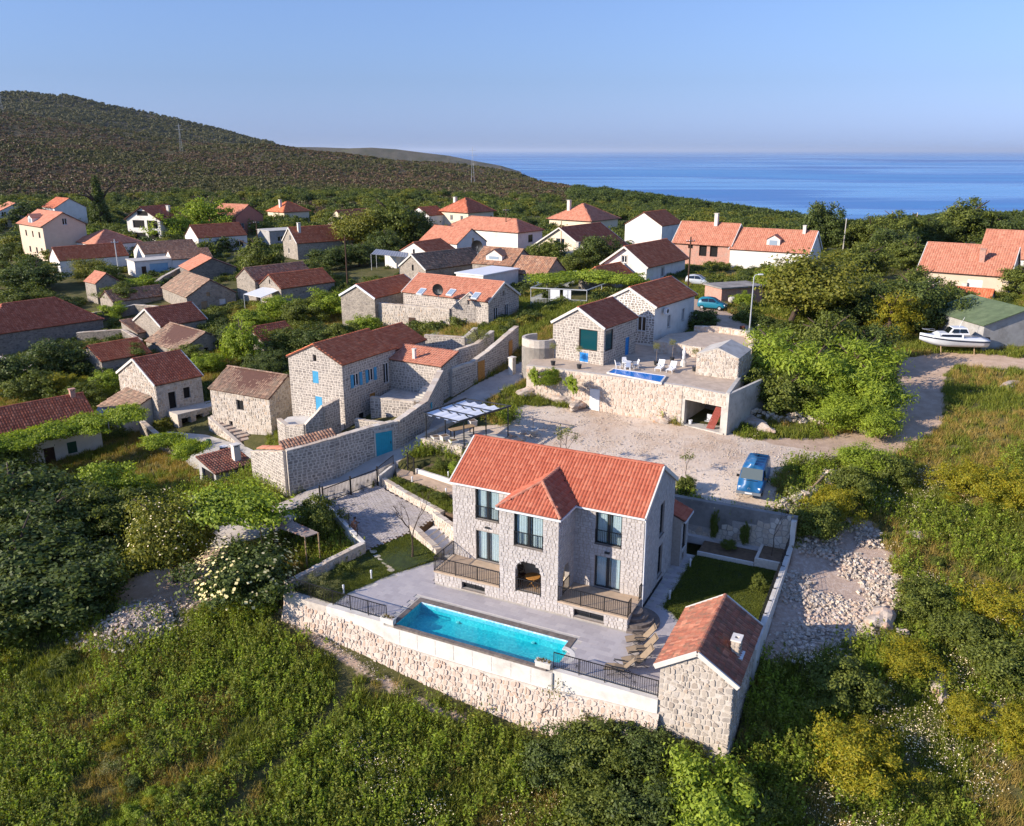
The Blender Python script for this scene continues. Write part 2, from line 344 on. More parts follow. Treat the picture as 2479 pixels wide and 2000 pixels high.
# where the bare surfaces run
LOT = [(-0.17, 72.47),(0.61, 76.71),(3.58, 76.71),(7.91, 76.46),(12.26, 73.91),(15.56, 71.28),(19.16, 69.38),(22.38, 66.82),(25.67, 65.20),(22.27, 62.56),(19.79, 60.21),(19.92, 57.89),(19.41, 56.62),(16.85, 56.00),(13.06, 58.22),(5.36, 63.30),(-3.23, 69.07),(-6.57, 70.24),(-4.46, 71.88)]
ROAD = [(22.16, 66.08),(26.62, 65.94),(31.03, 67.47),(35.13, 70.48),(38.06, 75.23),(40.77, 81.22),(43.44, 86.24),(46.78, 87.09),(50.22, 85.39),(54.67, 81.54), (62.97, 72.22)]
ALLEY = [(-21.84, 59.43),(-19.03, 59.97),(-16.90, 60.69),(-13.21, 63.98),(-10.91, 67.12),(-8.51, 71.18),(-5.53, 76.84),(-2.48, 81.57),(0.45, 85.01),(2.69, 87.57)]
BACKROAD = [(22.66, 111.33),(24.68, 103.12),(25.29, 97.14),(27.39, 92.15),(30.08, 90.21)]
RUB = [(18.89, 51.91),(21.09, 54.06),(24.75, 56.05),(26.08, 55.60),(26.01, 53.07),(25.59, 49.96),(24.47, 46.65),(22.80, 44.43),(18.70, 43.35),(15.32, 42.68),(14.70, 44.02),(16.24, 46.91)]
LPATH = [(-13.07, 48.86),(-11.42, 45.94),(-9.69, 43.43),(-10.42, 40.72),(-12.20, 38.25),(-13.80, 35.92),(-14.45, 33.81)]
WALLPATH = [(-15.33, 49.12),(-12.57, 46.49),(-9.02, 43.88),(-5.81, 41.95),(-2.82, 40.45)]
LEFTYARD = [(-28.43, 52.92),(-27.75, 55.51),(-25.24, 56.23),(-22.77, 58.23),(-21.20, 57.32),(-19.40, 53.45),(-20.32, 50.79),(-23.17, 49.31),(-26.91, 50.19)]
def build_ground(name, r0, r1, nr, a0, a1, na, mat, label):
    r = r0 * (r1 / r0) ** np.linspace(0, 1, nr); a = np.linspace(R(a0), R(a1), na)
    rr, aa = np.meshgrid(r, a, indexing='ij'); x = (rr * np.sin(aa)).ravel(); y = (rr * np.cos(aa)).ravel()
    z = land(x, y)
    if r0 < 200:
        px, py = toplot(x, y); z = np.where(inpoly(px, py, PIT), np.minimum(z, -3.4), z)
        for q in PIT2: z = np.where(inpoly(px, py, q), np.minimum(z, -.85), z)
    i = np.arange((nr - 1) * na).reshape(nr - 1, na)[:, :-1].ravel()
    F = np.stack([i, i + na, i + na + 1, i + 1], -1)[:, ::-1]
    me = mesh_np(name, np.c_[x, y, z], F, mat, True)
    if r0 < 200:
        s = lambda d, w, e: np.clip((w - d) / e, 0, 1)
        near = rr.ravel() < 130
        A = {}
        A['gravel'] = np.where(inpoly(x, y, LOT), 1., s(dline(x, y, LOT + LOT[:1]), 1.0, 1.0) * .6)
        A['dirt'] = np.maximum.reduce([s(dline(x, y, ROAD), 2.9, 1.0), s(dline(x, y, BACKROAD), 3.8, 1.5), .3 * s(dline(x, y, LPATH), .6, .6), .62 * s(dline(x, y, WALLPATH), 1.2, 1.2), np.where(inpoly(x, y, LEFTYARD), .9, 0)])
        A['alley'] = s(dline(x, y, ALLEY), 2.0, .5)
        A['rubble'] = np.where(inpoly(x, y, RUB), 1., s(dline(x, y, RUB + RUB[:1]), 1.2, 1.2) * .7)
        for k, v in A.items():
            at_ = me.attributes.new(k, 'FLOAT', 'POINT'); at_.data.foreach_set('value', v.astype(np.float32))
    o = mkobj(name, me, kind='structure', label=label)
    return o
def ground_mat():
    m, t, b = newmat('ground'); b.inputs['Roughness'].default_value = .97; b.inputs['Specular IOR Level'].default_value = .15
    def A(n): a = N(t, 'ShaderNodeAttribute'); a.attribute_name = n; return a.outputs['Fac']
    c = ramp(t, noise(t, .5, 6, .65), [(.3, '4a4a28'), (.5, '5a5831'), (.62, '6b623e'), (.8, '7d6a4b')])
    c = mix(t, .5, c, ramp(t, noise(t, 5, 5, .7), [(.3, (.5, .5, .45)), (.7, (1, 1, 1))]), 'MULTIPLY')
    def edge(n, jit, sc, lo=.42, hi=.58):
        k = N(t, 'ShaderNodeMath', operation='ADD'); s = N(t, 'ShaderNodeMath', operation='MULTIPLY_ADD', i1=jit, i2=-jit / 2)
        t.links.new(noise(t, sc, 6, .7), s.inputs[0]); t.links.new(A(n), k.inputs[0]); t.links.new(s.outputs[0], k.inputs[1])
        return ramp(t, k.outputs[0], [(lo, (0, 0, 0)), (hi, (1, 1, 1))])
    dirt = ramp(t, noise(t, 1.1, 7, .7), [(.25, '9c8570'), (.5, 'b39a83'), (.75, 'c4ad97')])
    c = mix(t, edge('dirt', .9, .9), c, dirt)
    grav = ramp(t, noise(t, .22, 8, .75), [(.3, 'b0967c'), (.42, 'c4ae97'), (.55, 'd0bfab'), (.75, 'd8c9b8')])
    grav = mix(t, .6, grav, ramp(t, noise(t, 16, 3, .8), [(.3, (.8, .78, .76)), (.65, (1, 1, 1))]), 'MULTIPLY')
    c = mix(t, edge('gravel', .7, .7), c, grav)
    rub = ramp(t, noise(t, 3.5, 6, .8), [(.3, '957f6e'), (.5, 'ab9685'), (.7, 'c1b2a4')])
    c = mix(t, edge('rubble', .8, 1.), c, rub)
    al = ramp(t, noise(t, .6, 6, .6), [(.3, '9b928a'), (.5, 'ada49a'), (.7, 'bab2a7')])
    c = mix(t, edge('alley', .3, 1.5), c, al)
    t.links.new(c, b.inputs['Base Color']); bump(t, b, noise(t, 6, 6, .75), .6, .08)
    return m
ground = build_ground('ground', 12, 330, 470, -52, 52, 430, ground_mat(), 'rough sloping ground under the village and fields')
def hill_mat():
    m, t, b = newmat('hillside'); b.inputs['Roughness'].default_value = 1; b.inputs['Specular IOR Level'].default_value = .05
    c = ramp(t, noise(t, .012, 8, .65), [(.3, '4a4a33'), (.45, '5a543f'), (.55, '655c4b'), (.66, '6d6849'), (.8, '7d7750')])
    c = mix(t, .7, c, ramp(t, noise(t, .11, 6, .75), [(.35, (.5, .52, .46)), (.6, (1, 1, 1))]), 'MULTIPLY')
    t.links.new(c, b.inputs['Base Color']); bump(t, b, noise(t, .15, 6, .8), 1., 3.)
    return m
HILL = hill_mat()
build_ground('hills', 326, 3600, 150, -55, 52, 300, HILL, 'scrub covered hills rising behind the village to the sea')
# a far headland running down into the sea
hb = MB(); hu = [560, 700, 820, 880, 930, 985, 1040, 1100, 1160, 1215, 1260]; hv = [352, 354, 357, 358, 357.5, 361, 368, 377, 389, 401, 415]
for a, (u_, v_) in enumerate(zip(hu, hv)):
    for dr, dz in ((6300, None), (6700, 0), (7600, -260)):
        tt = (u_ - 1239.5) / 2029 * 1.05; th = math.atan(tt); z = CAMH + float(_sl(np.array(v_), u_)) * 6700
        hb.v.append((dr * math.sin(th), dr * math.cos(th), -200 if dz is None else z + dz + (random.uniform(-4, 4) if dz == 0 else 0)))
for a in range(len(hu) - 1):
    for k in range(2): hb.f.append((a*3+k, a*3+3+k, a*3+4+k, a*3+1+k))
hb.build('headland', HILL, kind='structure', label='far blue headland running down into the sea', smooth=False)
# the sea
def sea_mat():
    m, t, b = newmat('sea'); b.inputs['Specular IOR Level'].default_value = .35
    n1 = noise(t, .00016, 5, .55, stretch=(.3, 1.3, 1)); n2 = noise(t, .0006, 5, .6, stretch=(.3, 1.5, 1))
    a = N(t, 'ShaderNodeMath', operation='MULTIPLY_ADD', i1=.45); t.links.new(n2, a.inputs[0]); t.links.new(n1, a.inputs[2])
    c = ramp(t, a.outputs[0], [(.5, '0b4a88'), (.66, '0e5496'), (.72, '4f90bf'), (.76, '125c9e'), (.84, '3f84b6'), (.9, '155f9f')])
    t.links.new(c, b.inputs['Base Color']); 
    r = ramp(t, a.outputs[0], [(.6, (.42,) * 3), (.735, (.25,) * 3), (.8, (.4,) * 3)]); t.links.new(r, b.inputs['Roughness'])
    bump(t, b, noise(t, .05, 3), .25, 1.5)
    return m
sv_ = []; sf_ = []
rad = [800, 2000, 5000, 12000, 30000, 80000, 200000]
for i, r_ in enumerate(rad):
    for k in range(41):
        th = R(-60 + 3 * k); sv_.append((r_ * math.sin(th), r_ * math.cos(th), -170.))
for i in range(len(rad) - 1):
    for k in range(40): sf_.append((i*41+k, i*41+k+1, (i+1)*41+k+1, (i+1)*41+k))
mkobj('sea', mesh_np('sea', np.array(sv_), np.array(sf_)[:, ::-1], sea_mat()), kind='structure', label='calm blue sea reaching to the horizon')

FOOT = []
# ---------------------------------------------------------------- masonry, tiles, openings
UP = Vector((0, 0, 1))
def wall_skin(mb, fr, L, top, holes, z0=-1.5, reveal=.2):
    """outer skin of a wall in frame fr with real openings; top(s) gives its height; holes (s,z,w,h)"""
    o, ex, en = fr
    P = lambda s, n, z: o + ex * s + en * n + UP * z
    br = sorted({0., L, *[s for s in getattr(top, 'breaks', []) if 0 < s < L], *[max(0, h[0]) for h in holes], *[min(L, h[0] + h[2]) for h in holes]})
    for a, b in zip(br[:-1], br[1:]):
        if b - a < 1e-4: continue
        m = (a + b) / 2; cuts = sorted((h[1], h[1] + h[3]) for h in holes if h[0] < m < h[0] + h[2])
        lo = z0
        for c0, c1 in cuts + [(None, None)]:
            if c0 is None: hi0, hi1 = top(a + 1e-5), top(b - 1e-5)
            else: hi0 = hi1 = c0
            if hi0 - lo > 1e-3 or hi1 - lo > 1e-3: mb.add([P(a,0,lo),P(b,0,lo),P(b,0,hi1),P(a,0,hi0)], [(0,1,2,3)])
            lo = c1
    for s, z, w, h in holes:
        q = [(s, z), (s + w, z), (s + w, z + h), (s, z + h)]
        for (a0, z0_), (a1, z1_) in zip(q, q[1:] + q[:1]):
            mb.add([P(a0,0,z0_),P(a1,0,z1_),P(a1,-reveal,z1_),P(a0,-reveal,z0_)], [(3,2,1,0)])
def flat_top(h): 
    f = lambda s: h
    f.breaks = []; return f
def gable_top(h, rise, L):
    f = lambda s: h + rise * (1 - abs(s - L / 2) / (L / 2)); f.breaks = [L / 2]; return f
def poly_top(pts):
    xs = [p[0] for p in pts]; zs = [p[1] for p in pts]
    f = lambda s: float(np.interp(s, xs, zs)); f.breaks = xs[1:-1]; return f
def lay_stones(fr, L, top, holes, rh=.22, sw=(.2, .45), z0=0., proud=(.015, .05), gap=.018, cut=.12, jit=.3, seed=1, base=None):
    """a list of stones; each is a list of front-face corners and a depth. Courses wander, joints break"""
    r = random.Random(seed); out = []
    amp = rh * jit * .5; ph = r.uniform(0, 9)
    def bz(i, s): return z0 + i * rh + amp * math.sin(s * 2.3 + i * 1.7 + ph) + amp * .6 * math.sin(s * 5.1 + i * 3.1)
    zmax = max(top(s) for s in np.linspace(0, L, 25)); n = int((zmax - z0) / rh) + 1
    for i in range(n):
        zc = z0 + (i + .5) * rh
        iv = [(0., L)]
        for h in holes:
            if h[1] - rh * .3 < zc < h[1] + h[3] + rh * .3:
                iv = [q for a, b in iv for q in ((a, min(b, h[0])), (max(a, h[0] + h[2]), b)) if q[1] - q[0] > .06]
        for a, b in iv:
            s = a
            while s < b - .05:
                w = r.uniform(*sw); e = s + w
                if b - e < sw[0] * .7: e = b
                m = (s + e) / 2
                if top(m) > zc + rh * .12 and (base is None or zc > base(m) - rh):
                    sl = (e - s) * jit * .3
                    q = [(s + gap + r.uniform(0, sl) * (s > a), bz(i, s) + gap), (e - gap - r.uniform(0, sl) * (e < b), bz(i, e) + gap),
                         (e - gap - r.uniform(0, sl) * (e < b), bz(i + 1, e) - gap), (s + gap + r.uniform(0, sl) * (s > a), bz(i + 1, s) - gap)]
                    q = [(x, min(z, top(min(max(x, 0), L)) - .01)) for x, z in q]
                    if cut > .01:
                        p = []
                        for k in range(4):
                            x, z = q[k]; xp, zp = q[k - 1]; xn, zn = q[(k + 1) % 4]; c1 = cut * r.uniform(.4, 1.5); c2 = cut * r.uniform(.4, 1.5)
                            p += [(x + (xp - x) * c1, z + (zp - z) * c1), (x + (xn - x) * c2, z + (zn - z) * c2)]
                        q = p
                    out.append((q, r.uniform(*proud)))
                s = e
    return [(fr, q, d) for q, d in out]
def stone_geo(st):
    fr, q, d = st; o, ex, en = fr[:3]; UP_ = fr[3] if len(fr) > 3 else UP; n = len(q)
    cx = sum(p[0] for p in q) / n; cz = sum(p[1] for p in q) / n
    V = [o + ex * x + UP_ * z - en * .02 for x, z in q] + [o + ex * (cx + (x - cx) * .9) + UP_ * (cz + (z - cz) * .88) + en * d for x, z in q]
    F = [tuple(range(n, 2 * n))] + [(k, (k + 1) % n, n + (k + 1) % n, n + k) for k in range(n)]
    return V, F, o + ex * cx + UP_ * cz
def put_stones(stones, mat, parent, root, parts=300, name='stone', stuff='stonework', prefer=None):
    """the stones nearest the camera become parts of their own, the rest one joined part"""
    G_ = [stone_geo(s) for s in stones]
    if parts:
        mw = root_mw(root); cp = Vector((0, 0, CAMH))
        key = [((mw @ g[2]) - cp).length - (prefer(s) if prefer else 0) for g, s in zip(G_, stones)]
        order = sorted(range(len(G_)), key=lambda i: key[i])
    else: order = list(range(len(G_)))
    for i in order[:parts]:
        V, F, c = G_[i]
        me = bpy.data.meshes.new(name); me.from_pydata([v - c for v in V], [], F); me.materials.append(mat)
        mkobj(name, me, parent, c)
    mb = MB()
    for i in order[parts:]: mb.add(*G_[i][:2])
    if mb.f: mb.build(stuff, mat, parent, kind='stuff')
def root_mw(o):
    m = Matrix.Identity(4)
    while o is not None:
        m = Matrix.LocRotScale(o.location, o.rotation_euler, o.scale) @ m; o = o.parent
    return m
def tile_template(w, l, hump, k):
    """a barrel tile: a across, b up the slope, h above the roof"""
    xs = np.linspace(0, 1, k); hs = np.sin(np.pi * xs) * hump
    lo = np.c_[xs * w, np.zeros(k), hs + .045]; hi = np.c_[xs * w, np.full(k, l * 1.12), hs * .9 + .008]; lip = np.c_[xs * w, np.zeros(k), hs * .2 + .0]
    V = np.r_[lo, hi, lip]
    F = [(i, i + 1, k + i + 1, k + i) for i in range(k - 1)] + [(2*k + i, 2*k + i + 1, i + 1, i) for i in range(k - 1)]
    return V, np.array(F)
def tile_slope(p0, ex, es, L, S, poly, mat, parent, root, tw=.22, tl=.38, hump=.055, k=5, parts=0, jit=0., name='tile', sag=0.):
    """cover a roof slope with tiles; poly clips it (in along/up-slope metres)"""
    n = ex.cross(es); nc = max(1, round(L / tw)); tw = L / nc; nr = max(1, round(S / tl)); tl = S / nr
    T, F = tile_template(tw * .97, tl, hump, k)
    ij = np.array([(i, j) for j in range(nr) for i in range(nc)], float)
    a = ij[:, 0] * tw; b = ij[:, 1] * tl
    if poly: 
        kp = inpoly(a + tw / 2, b + tl / 2, poly); a, b = a[kp], b[kp]
    h = rng.uniform(-1, 1, len(a)) * jit; a = a + rng.uniform(-1, 1, len(a)) * jit * .6; b2 = b + rng.uniform(-1, 1, len(a)) * jit * 1.2
    h = h - sag * np.sin(np.pi * np.clip(a / L, 0, 1)) * (.3 + .7 * b / S)
    if not len(a): return 0
    E = np.array([ex, es, n]); off = np.array(p0) + np.c_[a, b2, h] @ E
    order = np.arange(len(a))
    if parts:
        mw = root_mw(root); M3 = np.array(mw.to_3x3()); cen = (np.array(p0) + np.c_[a + tw/2, b + tl/2, h] @ E) @ M3.T + np.array(mw.translation)
        order = np.argsort(np.linalg.norm(cen - np.array((0, 0, CAMH)), axis=1))
        me = mesh_np(name, T, F, mat, True)
        rot = Matrix((ex, es, n)).transposed().to_euler()
        for i in order[:parts]:
            o = mkobj(name, me, parent, off[i]); o.rotation_euler = rot
    rest = order[parts:]
    if len(rest):
        V = (off[rest][:, None, :] + (T @ E)[None]).reshape(-1, 3)
        FF = (F[None] + (np.arange(len(rest)) * len(T))[:, None, None]).reshape(-1, 4)
        mkobj('tiling', mesh_np('tiling', V, FF, mat, True), parent, kind='stuff')
    return min(parts, len(order))
def ridge_caps(pts, mat, parent, r=.12, l=.4, name='ridge_tile', single=False):
    a, b = Vector(pts[0]), Vector(pts[1]); d = (b - a); n = max(1, round(d.length / l)); d /= n
    ax = d.normalized(); side = ax.cross(UP).normalized(); up = side.cross(ax)
    mb = MB(); k = 5
    for i in range(n):
        p = a + d * i; v = []
        for e, (q, rr) in enumerate(((p, r * 1.08), (p + d * 1.08, r * .92))):
            for t in range(k): th = math.pi * t / (k - 1); v.append(q + side * math.cos(th) * rr + up * (math.sin(th) * rr * .8 + .02))
        f = [(t, t + 1, k + t + 1, k + t) for t in range(k - 1)] + [tuple(range(k))]
        if single:
            me = bpy.data.meshes.new(name); me.from_pydata([x - p for x in v], [], f); me.materials.append(mat); mkobj(name, me, parent, p)
        else: mb.add(v, f)
    if not single: mb.build('ridge_capping', mat, parent, kind='stuff')
def opening(root, fr, s, z, w, h, kind, far=False):
    """window, door or shutter in an opening of frame fr; kind 'w:white' 'd:colour' 's:colour' 'h' 'ws:colour' 'f'"""
    o, ex, en = fr; fr2 = (o + ex * s + UP * z, ex, en); k, _, c = kind.partition(':')
    m = lambda d: K[c] if c else K[d]
    if k == 'h':
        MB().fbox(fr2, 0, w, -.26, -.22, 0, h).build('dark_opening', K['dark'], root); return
    if k in ('w', 'ws', 'wl'):
        fm = K['whiteframe'] if k == 'ws' or not c else K[c]; t = .07
        b = MB()
        for q in ((0, t, 0, h), (w - t, w, 0, h), (t, w - t, 0, t), (t, w - t, h - t, h)): b.fbox(fr2, q[0], q[1], -.16, -.09, q[2], q[3])
        if w > .75: b.fbox(fr2, w/2 - .045, w/2 + .045, -.158, -.085, t, h - t)
        win = b.build('window', fm, root)
        MB().fbox(fr2, t * .5, w - t * .5, -.15, -.128, t * .5, h - t * .5).build('pane', K['glass_far' if far else 'glass'], win)
        if k == 'ws':
            for x0, x1 in ((-w * .5, -.02), (w + .02, w * 1.5)):
                sh = MB().fbox(fr2, x0, x1, .02, .06, -.02, h + .02)
                for j in range(int(h / .12)): sh.fbox(fr2, x0 + .06, x1 - .06, .06, .075, .05 + j * .12, .12 + j * .12)
                sh.build('shutter', m('bluepaint'), win)
        if k == 'wl':   # stone surround
            sb = MB().fbox(fr2, -.14, 0, .0, .03, -.14, h + .14).fbox(fr2, w, w + .14, 0, .03, -.14, h + .14).fbox(fr2, 0, w, 0, .03, h, h + .14).fbox(fr2, 0, w, 0, .05, -.14, 0)
            sb.build('surround', K['concrete'], win)
        else:
            MB().fbox(fr2, -.06, w + .06, -.1, .05, -.07, 0).build('sill', K['verge'], win)
    elif k == 'd':
        d = MB(); n = max(2, round(w / .18))
        for j in range(n): d.fbox(fr2, .05 + j * (w - .1) / n, .05 + (j + 1) * (w - .1) / n - .015, -.14, -.1 + .008 * (j % 2), .02, h - .05)
        dr = d.build('door', m('darkwood'), root)
        f = MB().fbox(fr2, 0, .05, -.15, -.06, 0, h).fbox(fr2, w - .05, w, -.15, -.06, 0, h).fbox(fr2, .05, w - .05, -.15, -.06, h - .05, h); f.build('door_frame', m('darkwood'), dr)
        MB().fbox(fr2, w - .16, w - .12, -.09, -.04, h * .45, h * .5).build('handle', K['black'], dr)
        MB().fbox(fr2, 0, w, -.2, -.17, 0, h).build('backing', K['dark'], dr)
    elif k == 's':
        b = MB().fbox(fr2, 0, w, -.06, -.02, 0, h)
        for j in range(int(h / .1)): b.fbox(fr2, .06, w - .06, -.02, .0, .04 + j * .1, .1 + j * .1)
        b.build('shutter', m('bluepaint'), root)
    elif k == 'g':    # big sheet of glass
        t = .08; b = MB()
        for q in ((0, t, 0, h), (w - t, w, 0, h), (t, w - t, 0, t), (t, w - t, h - t, h)): b.fbox(fr2, q[0], q[1], -.16, -.05, q[2], q[3])
        win = b.build('window', K['brownframe'], root); MB().fbox(fr2, t * .5, w - t * .5, -.15, -.12, t * .5, h - t * .5).build('pane', m('teal_glass'), win)
def frames(W, D):
    X, Y = Vector((1, 0, 0)), Vector((0, 1, 0))
    return {'F': (Vector((0, 0, 0)), X, -Y, W), 'L': (Vector((0, D, 0)), -Y, -X, D), 'B': (Vector((W, D, 0)), -X, Y, W), 'R': (Vector((W, 0, 0)), Y, X, D)}
def house(name, label, x, y, yaw, W, D, zb, ze, hr, ax, wall='old_stone', roof='brown_tile', holes=(), stones=None, cat='house', ov=.18, og=.12,
          tile=(.3, .42, .09, 5), parts=0, jit=.012, sag=0., hip=0., group=None, verge=None, base=-1.5, tparts=0, mortar=None, chim=(), far=False, one=None, lowend=0, sp=0):
    """a house from its near corner: x runs along the wall that recedes to the right, y along the one to the left.
    holes: (side, distance from the near corner, height, width, height, kind)"""
    root = thing(name, label, cat, (x, y, zb), R(yaw), group); he = ze - zb; fs = frames(W, D)
    wm = K[wall]; mb = MB(); ST = []; c_, s_ = math.cos(R(yaw)), math.sin(R(yaw))
    FOOT.append([(x + a * c_ - b * s_, y + a * s_ + b * c_) for a, b in ((-.3, -.3), (W + .3, -.3), (W + .3, D + .3), (-.3, D + .3))])
    for sd, (o, ex, en, L) in fs.items():
        hl = []; fr = (o, ex, en)
        for h in holes:
            if h[0] == sd:
                s = h[1] if sd in 'FR' else L - h[1] - h[3]; hl.append((s, h[2], h[3], h[4])); opening(root, fr, s, *h[2:], far=far)
        gab = (ax == 'x' and sd in 'LR') or (ax == 'y' and sd in 'FB')
        if one:  # a single pitch, falling to the side named
            hi = he + hr
            if sd == one: tp = flat_top(he)
            elif {'F': 'B', 'B': 'F', 'L': 'R', 'R': 'L'}[one] == sd: tp = flat_top(hi)
            else:
                up = (sd, one) in (('L', 'B'), ('R', 'F'), ('F', 'L'), ('B', 'R')); tp = poly_top([(0, he if up else hi), (L, hi if up else he)])
        else: tp = gable_top(he, hr, L) if gab and not hip and hr > 0 else flat_top(he)
        wall_skin(mb, fr, L, tp, hl, base)
        if stones and sd in stones.get('sides', 'FL'):
            kw = {k: v for k, v in stones.items() if k in ('rh', 'sw', 'cut', 'jit', 'gap', 'proud')}
            ST += lay_stones(fr, L, tp, hl, z0=stones.get('z0', -.5), seed=len(name) * 31 + ord(sd) + int(abs(x) * 10), **kw)
    wo = mb.build('wall', K[mortar] if mortar else wm, root)
    if ST: put_stones(ST, K[stones['mat']] if 'mat' in stones else wm, wo, root, sp)
    if hr == 0:
        MB().box(-ov, W + ov, -ov, D + ov, he, he + .18).build('roof', K[(roof or '=concrete')[1:]], root)
    elif roof: make_roof(root, W, D, he, hr, ax, roof, ov, og, tile, jit, sag, hip, tparts, verge, one)
    for c in chim: chimney(root, *c)
    return root
def chimney(root, x, y, z, h, w=.55, mat='verge', cap=True):
    b = MB().box(x - w/2, x + w/2, y - w/2, y + w/2, z - .6, z + h)
    c = b.build('chimney', K[mat], root)
    if cap:
        MB().box(x - w*.62, x + w*.62, y - w*.62, y + w*.62, z + h + .16, z + h + .24).box(x - w*.5, x - w*.3, y - w*.5, y + w*.5, z + h, z + h + .16).box(x + w*.3, x + w*.5, y - w*.5, y + w*.5, z + h, z + h + .16).build('chimney_cap', K[mat], c)
def make_roof(root, W, D, he, hr, ax, mat, ov, og, tile, jit, sag, hip, tparts, verge, one):
    tw, tl, hump, k = tile; sheet = mat[0] == '='; tm = K[mat.lstrip('=')]; V = Vector
    base = MB(); slopes = []
    if one:
        run = D if one in 'FB' else W; t = hr / run; c = 1 / math.hypot(1, t); sn = t * c; S = (run + ov * 2) / c
        if one == 'F': slopes = [(V((-og, -ov, he - ov * t)), V((1, 0, 0)), V((0, c, sn)), W + 2 * og, S, None)]
        if one == 'L': slopes = [(V((-ov, D + og, he - ov * t)), V((0, -1, 0)), V((c, 0, sn)), D + 2 * og, S, None)]
        if one == 'B': slopes = [(V((W + og, D + ov, he - ov * t)), V((-1, 0, 0)), V((0, -c, sn)), W + 2 * og, S, None)]
        if one == 'R': slopes = [(V((W + ov, -og, he - ov * t)), V((0, 1, 0)), V((-c, 0, sn)), D + 2 * og, S, None)]
        rg = None
    else:
        run = (D if ax == 'x' else W) / 2; t = hr / run; c = 1 / math.hypot(1, t); sn = t * c; S = (run + ov) / c; z0 = he - ov * t
        if hip: og = ov
        Lx = (W if ax == 'x' else D) + 2 * og; hh = min(hip, Lx / 2) if hip else 0
        pl = [(0, 0), (Lx, 0), (Lx - hh, S), (hh, S)] if hip else None
        if ax == 'x':
            slopes = [(V((-og, -ov, z0)), V((1, 0, 0)), V((0, c, sn)), Lx, S, pl), (V((W + og, D + ov, z0)), V((-1, 0, 0)), V((0, -c, sn)), Lx, S, pl)]
            rg = (V((-og + hh, D/2, he + hr)), V((W + og - hh, D/2, he + hr)))
            cs = [V((-og, -ov, z0)), V((W + og, -ov, z0)), V((W + og, D + ov, z0)), V((-og, D + ov, z0))]
        else:
            slopes = [(V((-ov, D + og, z0)), V((0, -1, 0)), V((c, 0, sn)), Lx, S, pl), (V((W + ov, -og, z0)), V((0, 1, 0)), V((-c, 0, sn)), Lx, S, pl)]
            rg = (V((W/2, -og + hh, he + hr)), V((W/2, D + og - hh, he + hr)))
            cs = [V((W + ov, -og, z0)), V((W + ov, D + og, z0)), V((-ov, D + og, z0)), V((-ov, -og, z0))]
        if hip:
            run2 = hh; c2 = run2 / math.hypot(run2, he + hr - z0); s2 = math.sqrt(1 - c2 * c2); S2 = math.hypot(run2, he + hr - z0); ww = (D if ax == 'x' else W) + 2 * ov
            pl2 = [(0, 0), (ww, 0), (ww / 2, S2)]
            if ax == 'x': slopes += [(V((-og, D + ov, z0)), V((0, -1, 0)), V((c2, 0, s2)), ww, S2, pl2), (V((W + og, -ov, z0)), V((0, 1, 0)), V((-c2, 0, s2)), ww, S2, pl2)]
            else: slopes += [(V((-ov, -og, z0)), V((1, 0, 0)), V((0, c2, s2)), ww, S2, pl2), (V((W + ov, D + og, z0)), V((-1, 0, 0)), V((0, -c2, s2)), ww, S2, pl2)]
    for p0, ex, es, L, S_, pl in slopes:
        n = ex.cross(es); q = pl or [(0, 0), (L, 0), (L, S_), (0, S_)]
        top = [p0 + ex * a + es * b for a, b in q]; bot = [p - n * .1 for p in top]; m = len(q)
        base.add(top + bot, [tuple(range(m)), tuple(reversed(range(m, 2 * m)))] + [(i, m + i, m + (i + 1) % m, (i + 1) % m) for i in range(m)])
    ro = base.build('roof', tm if sheet else K['roofbase'], root)
    if sheet: return ro
    done = 0
    for i, (p0, ex, es, L, S_, pl) in enumerate(slopes):
        done += tile_slope(p0 + ex.cross(es) * .004, ex, es, L, S_, pl, tm, ro, root, tw, tl, hump, k, max(0, tparts - done), jit, sag=sag)
    if rg and (rg[1] - rg[0]).length > .3: ridge_caps((rg[0] + UP * .02, rg[1] + UP * .02), tm, ro, .13, .42, single=bool(tparts))
    if hip:
        ridge_caps((cs[0], rg[0]), tm, ro); ridge_caps((cs[3], rg[0]), tm, ro); ridge_caps((cs[1], rg[1]), tm, ro); ridge_caps((cs[2], rg[1]), tm, ro)
    if verge and rg:
        for p, es, s_ in [(slopes[j][0] + slopes[j][1] * slopes[j][3] * e, slopes[j][2], S) for j in (0, 1) for e in (0, 1)]:
            exd = slopes[0][1]; mid = (rg[0] + rg[1]) / 2; outw = exd if (p - mid).dot(exd) > 0 else -exd; nn = (UP - es * es.z).normalized()
            q = [p - nn * .16, p + outw * .1 - nn * .16, p + outw * .1 + nn * .09, p + nn * .09]
            MB().add(q + [w_ + es * (s_ - .02) for w_ in q], [(0,1,2,3),(7,6,5,4),(0,4,5,1),(1,5,6,2),(2,6,7,3),(3,7,4,0)]).build('verge', K[verge], ro)
    return ro
